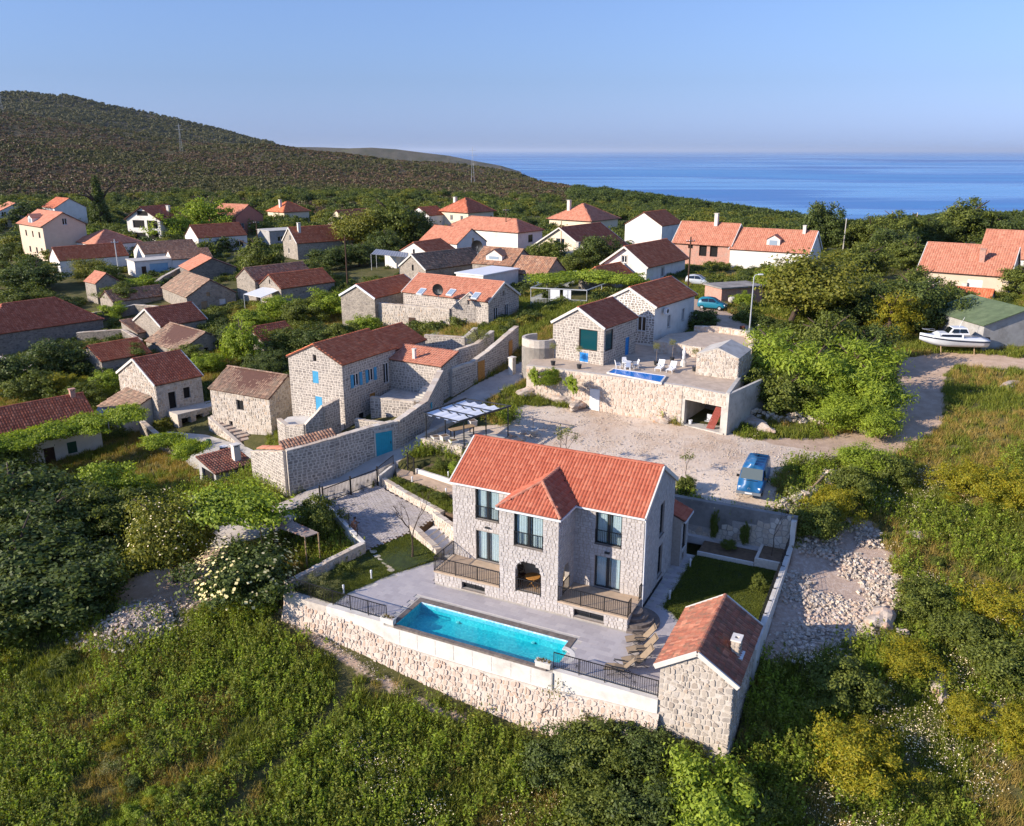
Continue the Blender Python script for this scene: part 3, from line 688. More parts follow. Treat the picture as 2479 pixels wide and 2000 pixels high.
def railing(parent, pts, h=1.0, gap=.12, mat='black', rail=.022, post_every=1.6, name='railing', r=.011, posts=True):
    """metal balusters between a top and a bottom rail along points (x,y,z)"""
    pts = [Vector(p) for p in pts]; b = MB(); 
    for a, c in zip(pts[:-1], pts[1:]):
        d = c - a; L = d.length; u = d.normalized(); side = Vector((-u.y, u.x, 0)).normalized()
        def bar(p, q, w): 
            s = (q - p).normalized(); up = UP if abs(s.z) < .9 else u; sd = s.cross(up).normalized() * w; u2 = sd.normalized().cross(s) * w
            b.add([p - sd - u2, p + sd - u2, p + sd + u2, p - sd + u2, q - sd - u2, q + sd - u2, q + sd + u2, q - sd + u2], [(0,1,2,3),(7,6,5,4),(0,4,5,1),(1,5,6,2),(2,6,7,3),(3,7,4,0)])
        bar(a + UP * h, c + UP * h, rail); bar(a + UP * .1, c + UP * .1, rail * .7)
        n = max(1, int(L / gap))
        for i in range(1, n): p = a + d * i / n; bar(p + UP * .1, p + UP * h, r)
        if posts:
            m = max(1, round(L / post_every))
            for i in range(m + 1): p = a + d * i / m; bar(p - UP * .05, p + UP * (h + .03), rail * .9)
    return b.build(name, K[mat], parent)

# ---------------------------------------------------------------- the villa
def sheen(t, top, base):
    """how much of a thin surface mirrors, the same from both sides"""
    l = N(t, 'ShaderNodeLayerWeight', i0=.5); p = N(t, 'ShaderNodeMath', operation='POWER', i1=4.); a = N(t, 'ShaderNodeMath', operation='MULTIPLY_ADD', i1=top, i2=base)
    t.links.new(l.outputs['Facing'], p.inputs[0]); t.links.new(p.outputs[0], a.inputs[0]); return a.outputs[0]
def clear_glass():
    m, t, b = newmat('clear_glass'); t.nodes.remove(b)
    tr = N(t, 'ShaderNodeBsdfTransparent'); tr.inputs[0].default_value = (.85, .9, .91, 1)
    gl = N(t, 'ShaderNodeBsdfGlossy'); gl.inputs['Roughness'].default_value = .03
    ms = N(t, 'ShaderNodeMixShader'); t.links.new(sheen(t, .5, .06), ms.inputs[0]); t.links.new(tr.outputs[0], ms.inputs[1]); t.links.new(gl.outputs[0], ms.inputs[2])
    t.links.new(ms.outputs[0], t.nodes['Material Output'].inputs[0]); return m
K['clear'] = clear_glass()
PR = dict(loc=tuple(plot(0, 0)), rz=PY)
villa = thing('villa', 'grey stone two storey villa with orange tiled roof beside the turquoise pool', 'house', PR['loc'], PY)
X_, Y_ = Vector((1, 0, 0)), Vector((0, 1, 0))
def french(root, fr, s, z, w, h, rail=False):
    fr2 = (fr[0] + fr[1] * s + UP * z, fr[1], fr[2]); t = .07; b = MB()
    for q in ((0, t, 0, h), (w - t, w, 0, h), (t, w - t, 0, t), (t, w - t, h - t, h), (w/2 - .07, w/2 + .07, t, h - t)): b.fbox(fr2, q[0], q[1], -.2, -.12, q[2], q[3])
    win = b.build('french_window', K['anthracite'], root, label='dark framed french window with pale curtains')
    for x0, x1 in ((t, w/2 - .07), (w/2 + .07, w - t)): MB().fbox(fr2, x0 - .01, x1 + .01, -.17, -.155, t - .01, h - t + .01).build('pane', K['clear'], win)
    for x0, x1 in ((.08, w * .4), (w * .44, w * .56), (w * .6, w - .08)):
        n = 14; c = MB(); xs = np.linspace(x0, x1, n); o, ex, en = fr2
        for i, x in enumerate(xs):
            p = o + ex * x - en * (.25 + .03 * math.sin(i * 2.1)); c.v += [tuple(p + UP * .05), tuple(p + UP * (h - .05))]
        c.f = [(2*i, 2*i + 2, 2*i + 3, 2*i + 1) for i in range(n - 1)]; c.build('curtain', K['curtain'], win, smooth=True)
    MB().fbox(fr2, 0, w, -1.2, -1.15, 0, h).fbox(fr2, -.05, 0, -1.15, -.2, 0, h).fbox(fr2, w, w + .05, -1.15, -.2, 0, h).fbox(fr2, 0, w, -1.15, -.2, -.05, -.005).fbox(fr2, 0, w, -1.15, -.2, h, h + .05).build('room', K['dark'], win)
    MB().fbox(fr2, -.03, w + .03, -.12, .06, -.06, -.002).build('sill', K['brownstone'], win)
    if rail:
        o, ex, en = fr2; railing(win, [o + ex * .02 + en * .03, o + ex * (w - .02) + en * .03], .95, .115, post_every=9, name='window_railing', rail=.02)
K['brownstone'] = plain('brown_grey_stone', '6f655d', .8, .18, 5, c2='85786c', sc2=3)
fF = (Vector((0, 0, 0)), X_, -Y_); fBay = (Vector((4.85, -2.6, 0)), X_, -Y_); fR = (Vector((13.4, 0, 0)), Y_, X_)
fBayR = (Vector((8.87, -2.6, 0)), Y_, X_); fBayL = (Vector((4.85, 0, 0)), -Y_, -X_); fL = (Vector((0, 6.75, 0)), -Y_, -X_); fB = (Vector((13.4, 6.75, 0)), -X_, Y_)
HF = [(1.75, 3.5, 1.74, 2.17), (1.75, .46, 1.74, 2.17), (10.25, 3.5, 1.72, 2.17), (10.27, .46, 1.72, 2.2)]
HB = [(1.02, 3.58, 1.95, 2.2), (1.12, .44, 1.76, 2.26)]
HR = [(3.35, 3.05, 1.0, 2.25), (3.4, .1, 1.0, 2.2)]
HBR = [(.75, .44, 1.05, 2.05)]
wb = MB(); gR = gable_top(6, 2.0, 6.75)
wall_skin(wb, fF, 13.4, flat_top(6), HF, -.6, .3); wall_skin(wb, fR, 6.75, gR, HR, -.6, .3); wall_skin(wb, fL, 6.75, gR, [], -.6); wall_skin(wb, fB, 13.4, flat_top(6), [], -.6)
wall_skin(wb, fBay, 4.02, flat_top(5.98), HB, -.6, .3); wall_skin(wb, fBayR, 2.6, flat_top(5.98), HBR, -.6, .3); wall_skin(wb, fBayL, 2.6, flat_top(5.98), [], -.6)
# porch plinth with the two basement windows
HP1 = [(2.07, -.36, 1.7, .46)]; HP2 = [(1.08, -.36, 1.95, .5)]
fP1 = (Vector((0, -2.6, 0)), X_, -Y_); fP2 = (Vector((8.87, -2.6, 0)), X_, -Y_); fPR = (Vector((13.4, -2.6, 0)), Y_, X_); fPL = (Vector((0, 0, 0)), -Y_, -X_)
wall_skin(wb, fP1, 4.85, flat_top(.33), HP1, -.6, .3); wall_skin(wb, fP2, 4.53, flat_top(.33), HP2, -.6, .3); wall_skin(wb, fPR, 2.6, flat_top(.33), [], -.6); wall_skin(wb, fPL, 2.6, flat_top(.33), [], -.6)
# arch spandrels
def spandrel(mb, fr, s, w, zs, zt, n=10):
    o, ex, en = fr; P = lambda a, z, d: o + ex * a + UP * z + en * d; cx = s + w / 2; r = w / 2; hh = zt - zs - .06
    arc = [(cx - r * math.cos(math.pi * i / n), zs + hh * math.sin(math.pi * i / n)) for i in range(n + 1)]
    for (a0, z0), (a1, z1) in zip(arc[:-1], arc[1:]):
        mb.add([P(a0, z0, -.002), P(a1, z1, -.002), P(a1, zt, -.002), P(a0, zt, -.002)], [(0, 1, 2, 3)]); mb.add([P(a0, z0, 0), P(a1, z1, 0), P(a1, z1, -.3), P(a0, z0, -.3)], [(3, 2, 1, 0)])
    return arc
arc1 = spandrel(wb, fBay, 1.12, 1.76, 1.85, 2.7); arc2 = spandrel(wb, fBayR, .75, 1.05, 1.95, 2.49)
vwall = wb.build('wall', K['mortar'], villa)
ha = [(1.12, .44, 1.76, 1.5), (1.22, 1.9, 1.56, .35), (1.5, 2.2, 1.0, .35)]; hb_ = [(.75, .44, 1.05, 1.55), (.85, 1.95, .85, .4)]
kw = dict(rh=.19, sw=(.15, .4), cut=.09, jit=.4, gap=.008, proud=(.008, .03))
ST = lay_stones(fF, 13.4, flat_top(5.96), HF + [(4.87, -1, 3.98, 7.2)], z0=.44, seed=3, **kw) + lay_stones(fR, 6.75, gR, HR, z0=-.5, seed=4, **kw) + lay_stones(fL, 6.75, gR, [], z0=-.5, seed=14, **kw)
ST += lay_stones(fBay, 4.02, flat_top(5.94), HB[:1] + ha, z0=-.5, seed=5, **kw) + lay_stones(fBayR, 2.6, flat_top(5.94), hb_, z0=-.5, seed=6, **kw) + lay_stones(fBayL, 2.6, flat_top(5.94), [], z0=.44, seed=16, **kw)
ST += lay_stones(fP1, 4.85, flat_top(.33), HP1, z0=-.5, seed=7, **kw) + lay_stones(fP2, 4.53, flat_top(.33), HP2, z0=-.5, seed=8, **kw) + lay_stones(fPR, 2.6, flat_top(.33), [], z0=-.5, seed=9, **kw) + lay_stones(fPL, 2.6, flat_top(.33), [], z0=-.5, seed=17, **kw)
for arc, fr in ((arc1, fBay), (arc2, fBayR)):
    for (a0, z0), (a1, z1) in zip(arc[:-1], arc[1:]):
        d = Vector((a1 - a0, z1 - z0)).normalized(); nx, nz = -d.y, d.x; t = .02
        ST.append((fr, [(a0 + d.x*.01, z0 + d.y*.01 + t), (a1 - d.x*.01, z1 - d.y*.01 + t), (a1 + nx*.2 - d.x*.01, z1 + nz*.2 - d.y*.01), (a0 + nx*.2 + d.x*.01, z0 + nz*.2 + d.y*.01)], .05))
put_stones(ST, K['main_stone'], vwall, villa, 300)
vroof = make_roof(villa, 13.4, 6.75, 6.0, 2.0, 'x', 'orange_tile', .22, .05, (.226, .4, .062, 5), .004, 0, 0, 260, 'verge', None)
# hipped roof of the bay
bt = .58; bc = 1 / math.hypot(1, bt); bs = bt * bc; bS = 2.16 / bc; ze = 5.96
bq = [((4.7, -2.75, ze), X_, Vector((0, bc, bs)), 4.32, bS, [(0, 0), (4.32, 0), (2.16, bS)]),
      ((9.02, -2.75, ze), Y_, Vector((-bc, 0, bs)), 4.75, bS, [(0, 0), (2.72, 0), (4.75, bS), (2.16, bS)]),
      ((4.7, 2.0, ze), -Y_, Vector((bc, 0, bs)), 4.75, bS, [(2.03, 0), (4.75, 0), (2.59, bS), (0, bS)])]
bb = MB()
for p0, ex, es, L, S, pl in bq:
    p0 = Vector(p0); n = ex.cross(es); t_ = [p0 + ex * a + es * b for a, b in pl]; m = len(t_); bo = [p - n * .1 for p in t_]
    bb.add(t_ + bo, [tuple(range(m)), tuple(reversed(range(m, 2*m)))] + [(i, m + i, m + (i+1) % m, (i+1) % m) for i in range(m)])
broof = bb.build('bay_roof', K['roofbase'], villa, label='hipped orange tile roof over the bay')
left = 40
for p0, ex, es, L, S, pl in bq: left -= tile_slope(Vector(p0) + ex.cross(es) * .006, ex, es, L, S, pl, K['orange_tile'], broof, villa, .226, .4, .062, 5, max(0, left), .004)
apx = Vector((6.86, -.59, ze + 2.16 * bt + .02))
for a in (Vector((4.7, -2.75, ze)), Vector((9.02, -2.75, ze))): ridge_caps((a, apx), K['sun_tile'], broof, .12, .36, single=True)
ridge_caps((apx, Vector((6.86, 2.05, apx.z))), K['sun_tile'], broof, .12, .36, single=True)
eb = MB().box(-.06, 4.68, -.27, -.1, 5.76, 5.87).box(9.04, 13.46, -.27, -.1, 5.76, 5.87).box(4.66, 9.06, -2.82, -2.66, 5.82, 5.93).box(9.0, 9.08, -2.66, -.2, 5.82, 5.93).box(4.64, 4.72, -2.66, -.2, 5.82, 5.93)
eb.build('gutter', K['whiteframe'], vroof)
MB().tube([(13.48, -.2, 5.76), (13.5, -.06, 5.5), (13.5, -.06, -.4), (13.6, -.15, -.46)], .045, 8).build('downpipe', K['whiteframe'], villa, smooth=True)
for i, (s, z, w_, h_) in enumerate(HF): french(villa, fF, s, z, w_, h_, rail=(z > 3))
french(villa, fBay, *HB[0], rail=True)
for h in HR: french(villa, fR, *h)
for fr, h in ((fP1, HP1[0]), (fP2, HP2[0])):
    f2 = (fr[0] + X_ * h[0] + UP * h[1], X_, -Y_); w_, h_ = h[2:]
    b = MB().fbox(f2, 0, .05, -.28, -.2, 0, h_).fbox(f2, w_ - .05, w_, -.28, -.2, 0, h_).fbox(f2, .05, w_ - .05, -.28, -.2, 0, .05).fbox(f2, .05, w_ - .05, -.28, -.2, h_ - .05, h_).fbox(f2, w_*.5 - .03, w_*.5 + .03, -.28, -.2, .05, h_ - .05)
    win = b.build('basement_window', K['anthracite'], villa); MB().fbox(f2, .03, w_ - .03, -.26, -.24, .03, h_ - .03).build('pane', K['glass'], win); MB().fbox(f2, -.04, w_ + .04, -.28, .05, -.05, -.002).build('sill', K['brownstone'], win)
MB().box(13.405, 13.47, .3, 4.6, -.5, -.32).build('light_well', K['dark'], villa)
# porch floors, loggia room behind the arch
porch_m = plain('porch_tile', 'b59e84', .7, .1, 2.5)
for x0, x1 in ((-.04, 4.84), (8.88, 13.44)): MB().box(x0, x1, -2.66, -.002, .335, .42).build('porch_floor', porch_m, villa)
MB().box(4.9, 8.82, -2.55, -.3, .34, .425).build('loggia_floor', porch_m, villa)
MB().box(4.9, 8.82, -.3, -.25, .42, 3.0).box(4.9, 5.15, -2.3, -.3, .42, 3.0).build('loggia_wall', K['cream'], villa); MB().box(4.9, 8.82, -2.55, -.3, 3.0, 3.1).build('loggia_ceiling', K['cream'], villa)
railing(villa, [(-.0, -.05, .42), (-.0, -2.62, .42), (4.84, -2.62, .42)], 1.0, .13, post_every=1.6)
railing(villa, [(8.9, -2.62, .42), (13.4, -2.62, .42), (13.4, -2.05, .42)], 1.0, .13, post_every=1.5)
railing(villa, [(13.4, -.45, .42), (13.4, -.05, .42)], 1.0, .13, post_every=1)
railing(villa, [(6.0, -2.63, .42), (7.7, -2.63, .42)], .9, .13, post_every=3); railing(villa, [(8.9, -1.83, .42), (8.9, -.82, .42)], .9, .13, post_every=3)
stp = MB()
for i, r_ in enumerate((1.55, 1.2, .85, .5)):
    pl = [(13.42 + r_ * math.cos(a), -1.3 + r_ * math.sin(a)) for a in np.linspace(-math.pi / 2, math.pi / 2, 15)]; stp.prism(pl, -.52 + .2 * i, -.33 + .2 * i)
stp.build('steps', K['brownstone'], villa, label='semicircular stone steps up to the porch')
for x, z in ((2.65, 2.95), (11.1, 2.98)):
    MB().box(x - .16, x + .16, -.16, -.03, z, z + .1).build('wall_lamp', K['anthracite'], villa)
for x, y, z in ((2.6, -2.62, .0),): pass
# low wing at the back with its own lean-to roof
wing = MB(); fW = frames(2.7, 1.9); of = Vector((11.3, 6.8, 0))
for sd, (o, ex, en, L) in fW.items(): wall_skin(wing, (o + of, ex, en), L, flat_top(3.0) if sd in 'R' else poly_top([(0, 4.2 if sd == 'B' else 4.2), (L, 3.0)]) if sd == 'F' else flat_top(3.0), [(.45, .6, .9, 1.9), (.5, -.3, .6, .5)] if sd == 'R' else [], -.6)
wo = wing.build('back_wing', K['mortar'], villa, label='low wing at the back of the villa')
put_stones(lay_stones((of + Vector((2.7, 0, 0)), Y_, X_), 1.9, flat_top(2.96), [(.45, .6, .9, 1.9), (.5, -.3, .6, .5)], z0=-.5, seed=21, **kw), K['main_stone'], wo, villa, 0)
opening(villa, (of + Vector((2.7, 0, 0)), Y_, X_), .45, .6, .9, 1.9, 'w:anthracite'); opening(villa, (of + Vector((2.7, 0, 0)), Y_, X_), .5, -.3, .6, .5, 'h')
wr = MB().add([(11.2, 6.78, 4.25), (14.25, 6.78, 2.95), (14.25, 8.85, 2.95), (11.2, 8.85, 4.25), (11.2, 6.78, 4.15), (14.25, 6.78, 2.85), (14.25, 8.85, 2.85), (11.2, 8.85, 4.15)], [(0,1,2,3),(7,6,5,4),(0,4,5,1),(1,5,6,2),(2,6,7,3),(3,7,4,0)]).build('wing_roof', K['roofbase'], villa)
q = Vector((-3.05, 0, 1.3)).normalized(); tile_slope(Vector((14.25, 6.78, 2.955)), Y_, q, 2.07, 3.3, None, K['orange_tile'], wr, villa, .226, .4, .062, 5, 0, .004)
MB().box(14.2, 14.3, 6.75, 8.88, 2.8, 2.93).build('gutter', K['whiteframe'], wr)
# ---------------------------------------------------------------- table and chairs in the arch
t = thing('garden_table', 'round wooden folding table behind the arch of the villa', 'table', tuple(plot(6.75, -1.7, .425)), PY)
MB().lathe([(.48, .70), (.5, .72), (.5, .74), (.48, .75)], n=20).build('table_top', K['yellowwood'], t)
for a in (0, 1):
    s = 1 if a else -1; MB().tube([(-.33 * s, -.22, 0), (.33 * s, -.22, .7)], .022, 6).tube([(-.33 * s, .22, 0), (.33 * s, .22, .7)], .022, 6).build('leg', K['yellowwood'], t)
MB().tube([(-.3, -.22, .05), (-.3, .22, .05)], .018, 6).tube([(.3, -.22, .05), (.3, .22, .05)], .018, 6).build('stretcher', K['yellowwood'], t)
def folding_chair(label, loc, rz):
    c = thing('folding_chair', label, 'chair', loc, rz, 'wooden chairs in the arch')
    s = MB(); b = MB()
    for i in range(5): s.box(-.2, .2, -.2 + i * .085, -.2 + i * .085 + .07, .43, .45)
    s.build('seat', K['darkwood'], c)
    for i in range(4): b.box(-.2, .2, .24 + i * .02, .26 + i * .02, .58 + i * .1, .66 + i * .1)
    b.build('backrest', K['darkwood'], c)
    for x in (-.21, .21): MB().tube([(x, -.22, 0), (x, .33, .98)], .018, 5).tube([(x, .28, 0), (x, -.18, .45)], .018, 5).build('leg', K['darkwood'], c)
folding_chair('dark wooden folding chair at the far side of the round arch table', tuple(plot(5.85, -1.25, .425)), PY + R(60))
folding_chair('dark wooden folding chair at the near side of the round arch table', tuple(plot(6.05, -2.05, .425)), PY + R(120))
# ---------------------------------------------------------------- terrace, pool, lawns
stone_pave = pieces('terrace_slab', ['a7a09f', 'ada6a4', 'b4adaa', 'a39c9b', 'b8b1ad'], .55, nsc=5, dark=.06, bmp=.05)
def plot_obj(name, **kw): return mkobj(name, None, None, PR['loc'], PY, **kw)
TER = [(-4.4, -7.75), (-4.4, -6.2), (-3.3, -2.9), (-1.5, .4), (0, .4), (0, -2.6), (13.4, -2.6), (13.4, 9.0), (14.6, 9.0), (14.55, 1.1), (15.2, .7), (15.8, .0), (16.4, -1.0), (16.95, -2.1), (16.95, -7.75), (11.0, -7.75), (11.0, -4.65), (.15, -4.65), (.15, -7.75)]
terr = MB().prism(TER, -1.2, -.525).build('terrace', K['concrete'], None, kind='structure', label='grey paved pool terrace in front of the villa'); terr.location = PR['loc']; terr.rotation_euler = (0, 0, PY)
slab = MB().box(-.298, .298, -.198, .198, -.03, .025).mesh('paving_slab', stone_pave)
cells = []
for j in range(-21, 26):
    for i in range(-9, 31):
        x = i * .6 + (.3 if j % 2 else 0); y = j * .4 + .2
        if inpoly(np.array([x - .28, x + .28, x + .28, x - .28]), np.array([y - .18, y - .18, y + .18, y + .18]), TER).all(): cells.append((x, y))
cells.sort(key=lambda c: (plot(*c) - Vector((0, 0, CAMH))).length)
for x, y in cells[:300]: mkobj('paving_slab', slab, terr, (x, y, -.525 + random.uniform(0, .004)))
mb = MB()
for x, y in cells[300:]: mb.box(x - .298, x + .298, y - .198, y + .198, -.55, -.5 + random.uniform(0, .004))
mb.build('paving', stone_pave, terr, kind='stuff')
def water_mat(c, gloss=.03):
    m, t, b = newmat('water'); t.nodes.remove(b)
    tr = N(t, 'ShaderNodeBsdfTransparent'); tr.inputs[0].default_value = col(c)
    gl = N(t, 'ShaderNodeBsdfGlossy'); gl.inputs['Roughness'].default_value = gloss
    bp = N(t, 'ShaderNodeBump'); bp.inputs['Strength'].default_value = .15; bp.inputs['Distance'].default_value = .05; t.links.new(noise(t, 5, 3), bp.inputs['Height']); t.links.new(bp.outputs[0], gl.inputs['Normal'])
    ms = N(t, 'ShaderNodeMixShader'); t.links.new(sheen(t, .5, .03), ms.inputs[0]); t.links.new(tr.outputs[0], ms.inputs[1]); t.links.new(gl.outputs[0], ms.inputs[2])
    t.links.new(ms.outputs[0], t.nodes['Material Output'].inputs[0]); return m
def mosaic(name, cols):
    m, t, b = newmat(name); b.inputs['Roughness'].default_value = .3
    g = N(t, 'ShaderNodeNewGeometry'); v = N(t, 'ShaderNodeTexVoronoi', distance='CHEBYCHEV'); v.inputs['Scale'].default_value = 9; v.inputs['Randomness'].default_value = .25; t.links.new(g.outputs['Position'], v.inputs['Vector'])
    s = N(t, 'ShaderNodeSeparateColor'); t.links.new(v.outputs['Color'], s.inputs[0]); t.links.new(ramp(t, s.outputs[1], cols), b.inputs['Base Color']); return m
pool = thing('swimming_pool', 'long turquoise swimming pool with dark stone coping on the villa terrace', 'pool', PR['loc'], PY)
mos = mosaic('pool_mosaic', ['35b4c0', '52c6cd', '3fbcc6', '7ad6d6', '30aab8'])
x0, x1, y0, y1, zb, zt = .5, 10.65, -8.02, -5.1, -1.3, -.52
pb = MB(); cx, cy, cr = 10.65, -6.75, .72
arc = [(cx + cr * math.cos(a), cy + cr * math.sin(a)) for a in np.linspace(-math.pi / 2, math.pi / 2, 13)]
outl = [(x0, y0), (x1, y0)] + arc + [(x1, y1), (x0, y1)]
n = len(outl); b0 = len(pb.v)
pb.v += [(x, y, zt) for x, y in outl] + [(x, y, zb) for x, y in outl]
pb.f += [(i, n + i, n + (i + 1) % n, (i + 1) % n) for i in range(n)] + [tuple(n + i for i in range(n))]
pb.build('basin', mos, pool)
MB().add([(x, y, -.6) for x, y in outl], [tuple(range(n))]).build('water', water_mat((.4, .84, .87)), pool, label='clear turquoise pool water')
wl = mosaic('waterline_tile', ['a9c9d8', 'c4dbe4', '8fb9cc', 'd3e4ea'])
MB().box(x0 + .01, x1 - .01, y1 - .03, y1 - .005, -.85, -.51).build('waterline', wl, pool)
MB().box(11.0 - .38, 11.0 - .36, -6.0, -5.12, -.85, -.51).build('waterline', wl, pool)
cop = K['brownstone']
k = 0
def coping(xa, xb, ya, yb, nx, ny):
    for i in range(nx):
        for j in range(ny): MB().box(xa + (xb - xa) * i / nx + .006, xa + (xb - xa) * (i + 1) / nx - .006, ya + (yb - ya) * j / ny + .006, ya + (yb - ya) * (j + 1) / ny - .006, -.62, -.492 + random.uniform(0, .003)).build('coping_stone', cop, pool)
coping(.15, 11.0, -5.1, -4.65, 18, 1); coping(.15, .5, -8.0, -5.1, 1, 5); coping(10.65, 11.0, -6.02, -5.1, 1, 2); coping(.5, 10.6, -8.3, -8.02, 17, 1)
ring = [(cx + (cr + .3) * math.cos(a), cy + (cr + .3) * math.sin(a)) for a in np.linspace(-math.pi / 2, math.pi / 2, 13)]
rb = MB(); n = 13
rb.v += [(x, y, -.49) for x, y in arc] + [(x, y, -.49) for x, y in ring] + [(x, y, -.7) for x, y in arc] + [(x, y, -.7) for x, y in ring]
for i in range(n - 1): rb.f += [(i, n + i, n + i + 1, i + 1), (n + i, 3*n + i, 3*n + i + 1, n + i + 1), (i + 1, 2*n + i + 1, 2*n + i, i)]
rb.build('rounded_coping', K['pale_concrete'], pool)
for x in (3.2, 8.4): MB().lathe([(.1, -.02), (.12, 0), (.1, .03)], (x, y1 - .1, -1.2), 12).build('pool_light', K['whiteframe'], pool)
fillb = MB().box(10.65, 11.7, -8.02, -7.5, -1.2, -.5).box(11.42, 11.72, -7.5, -5.9, -1.2, -.501); fillb.build('pool_surround', K['mortar'], pool)
# retaining wall under the terrace: board-marked concrete over battered rubble
rw = thing('retaining_wall', 'long retaining wall below the pool, pale concrete above rough rubble stones', 'wall', PR['loc'], PY)
MB().box(-.25, 11.0, -8.32, -8.03, -2.0, -.63).box(-4.6, -.25, -8.22, -7.78, -1.9, -.49).box(11.0, 16.97, -8.22, -7.78, -2.6, -.49).build('concrete_band', K['pale_concrete'], rw)
for i in range(9): MB().box(-.25 + 1.25 * i, .95 + 1.25 * i, -8.335, -8.322, -1.05, -.66).build('concrete_panel', K['pale_concrete'], rw); MB().box(-.25 + 1.25 * i, .95 + 1.25 * i, -8.335, -8.322, -1.62, -1.09).build('concrete_panel', K['pale_concrete'], rw)
MB().box(-8.1, -4.6, -8.2, -7.6, -4.5, -.52).build('wall_core', K['white_mortar'], rw)
bat = (UP * .955 - (-Y_) * .3).normalized(); fr = (Vector((-8.1, -9.42, -5.0)), X_, (-Y_ * .955 + UP * .3), bat)
tp = poly_top([(0, 4.7), (3.4, 4.62), (5.0, 4.3), (7.0, 3.75), (8.5, 3.5), (11, 3.42), (15, 3.4), (19, 3.45), (22, 3.7), (25.2, 3.85)])
core = MB(); q = [(0, 4.7), (3.4, 4.62), (5.0, 4.3), (7.0, 3.75), (8.5, 3.5), (11, 3.42), (15, 3.4), (19, 3.45), (22, 3.7), (25.2, 3.85)]
for (a, za), (b, zb_) in zip(q[:-1], q[1:]):
    p = [fr[0] + X_ * a, fr[0] + X_ * b, fr[0] + X_ * b + bat * zb_, fr[0] + X_ * a + bat * za]; core.add(p, [(0, 1, 2, 3)])
    core.add([p[3], p[2], Vector((p[2].x, -7.9, p[2].z)), Vector((p[3].x, -7.9, p[3].z))], [(0, 1, 2, 3)])
rc = core.build('rubble_face', K['white_mortar'], rw)
put_stones(lay_stones(fr, 25.2, tp, [], rh=.22, sw=(.14, .44), cut=.22, jit=.75, gap=.01, proud=(.0, .08), seed=31), K['pink_stone'], rc, rw, 300)
# shed at the corner
shed = house('pool_shed', 'small stone shed with weathered tile roof and stone chimney at the terrace corner', plot(16.98, -8.1).x, plot(16.98, -8.1).y, math.degrees(PY), 3.75, 6.05, -.5, 1.72, 1.2, 'y', 'rubble_stone', 'shed_tile',
    [('L', 2.2, .0, 1.0, 2.0, 'd:darkwood')], dict(sides='FRB', rh=.25, sw=(.16, .46), cut=.2, jit=.65, gap=.012, proud=(.0, .06), z0=-3.0), 'shed', ov=.3, og=.1, tile=(.2, .36, .05, 5), mortar='white_mortar', verge='verge', base=-4, tparts=300, sp=300, jit=.008)
ch = MB(); chx, chy = 3.35, 2.3
for i in range(5):
    for a, b in ((0, 1), (1, 0)):
        pass
put = []
chw = MB().box(chx - .2, chx + .2, chy - .3, chy + .3, 2.0, 3.25).build('chimney', K['rubble_stone'], shed)
stn = []
for (o, ex, en, L) in ((Vector((chx - .2, chy - .3, 2.2)), X_, -Y_, .4), (Vector((chx + .2, chy - .3, 2.2)), Y_, X_, .6), (Vector((chx - .2, chy + .3, 2.2)), -Y_, -X_, .6)): stn += lay_stones((o, ex, en), L, flat_top(1.0), [], rh=.16, sw=(.12, .25), cut=.25, jit=.4, seed=int(L * 77), z0=.0)
put_stones(stn, K['rubble_stone'], chw, shed, 40)
MB().box(chx - .27, chx + .27, chy - .37, chy - .12, 3.25, 3.34).box(chx - .27, chx + .27, chy + .12, chy + .37, 3.25, 3.34).box(chx - .27, chx - .1, chy - .12, chy + .12, 3.25, 3.34).box(chx + .1, chx + .27, chy - .12, chy + .12, 3.25, 3.34).build('chimney_cap', K['pale_concrete'], chw)
MB().box(chx - .28, chx + .42, chy - .4, chy + .4, 2.28, 2.38).build('flashing', K['whiteframe'], chw)
# fences along the terrace edge
def fence_thing(label, pts, h=1.0, **kw):
    t = thing('fence', label, 'fence', PR['loc'], PY, 'black iron fences of the villa'); railing(t, pts, h, name='fence_panel', **kw); return t
f1 = fence_thing('black iron fence above the stone wall at the lower lawn corner', [(-8.0, -7.75, -.45), (-4.3, -7.9, -.47), (-.2, -7.95, -.48)])
f2 = fence_thing('black iron fence between the pool and the shed', [(10.95, -8.0, -.48), (13.95, -8.0, -.48), (16.9, -8.0, -.48)])
for t_, xs in ((f1, (-3.1, -1.2)), (f2, (12.3, 15.6))):
    for x in xs:
        b = MB()
        for k in range(8): a = k * math.pi / 4; b.tube([(x, -7.96, .02), (x + .16 * math.cos(a), -7.96, .02 + .16 * math.sin(a))], .01, 4)
        b.build('ornament', K['black'], t_)
for x, lb in ((.05, 'white trough planter at the gate end of the pool edge'), (10.4, 'white trough planter between the pool and the shed fence')):
    p = thing('planter', lb, 'planter', tuple(plot(x, -8.15, -.46)), PY, 'trough planters'); MB().box(-.45, .45, -.17, .17, 0, .3).box(-.48, .48, -.2, .2, .3, .36).build('trough', K['pale_concrete'], p)
    b = MB()
    for i in range(60):
        c = Vector((random.uniform(-.4, .4), random.uniform(-.15, .15), .36)); d = Vector((random.uniform(-.1, .1), random.uniform(-.1, .1), random.uniform(.06, .2))); s = Vector((random.uniform(-.04, .04), random.uniform(-.04, .04), 0)); b.add([c - s, c + s, c + d], [(0, 1, 2)])
    b.build('plant', leafmat('planter_leaf%d' % int(x), ['4a4a26', '5b5a30', '6e5a3a']), p)
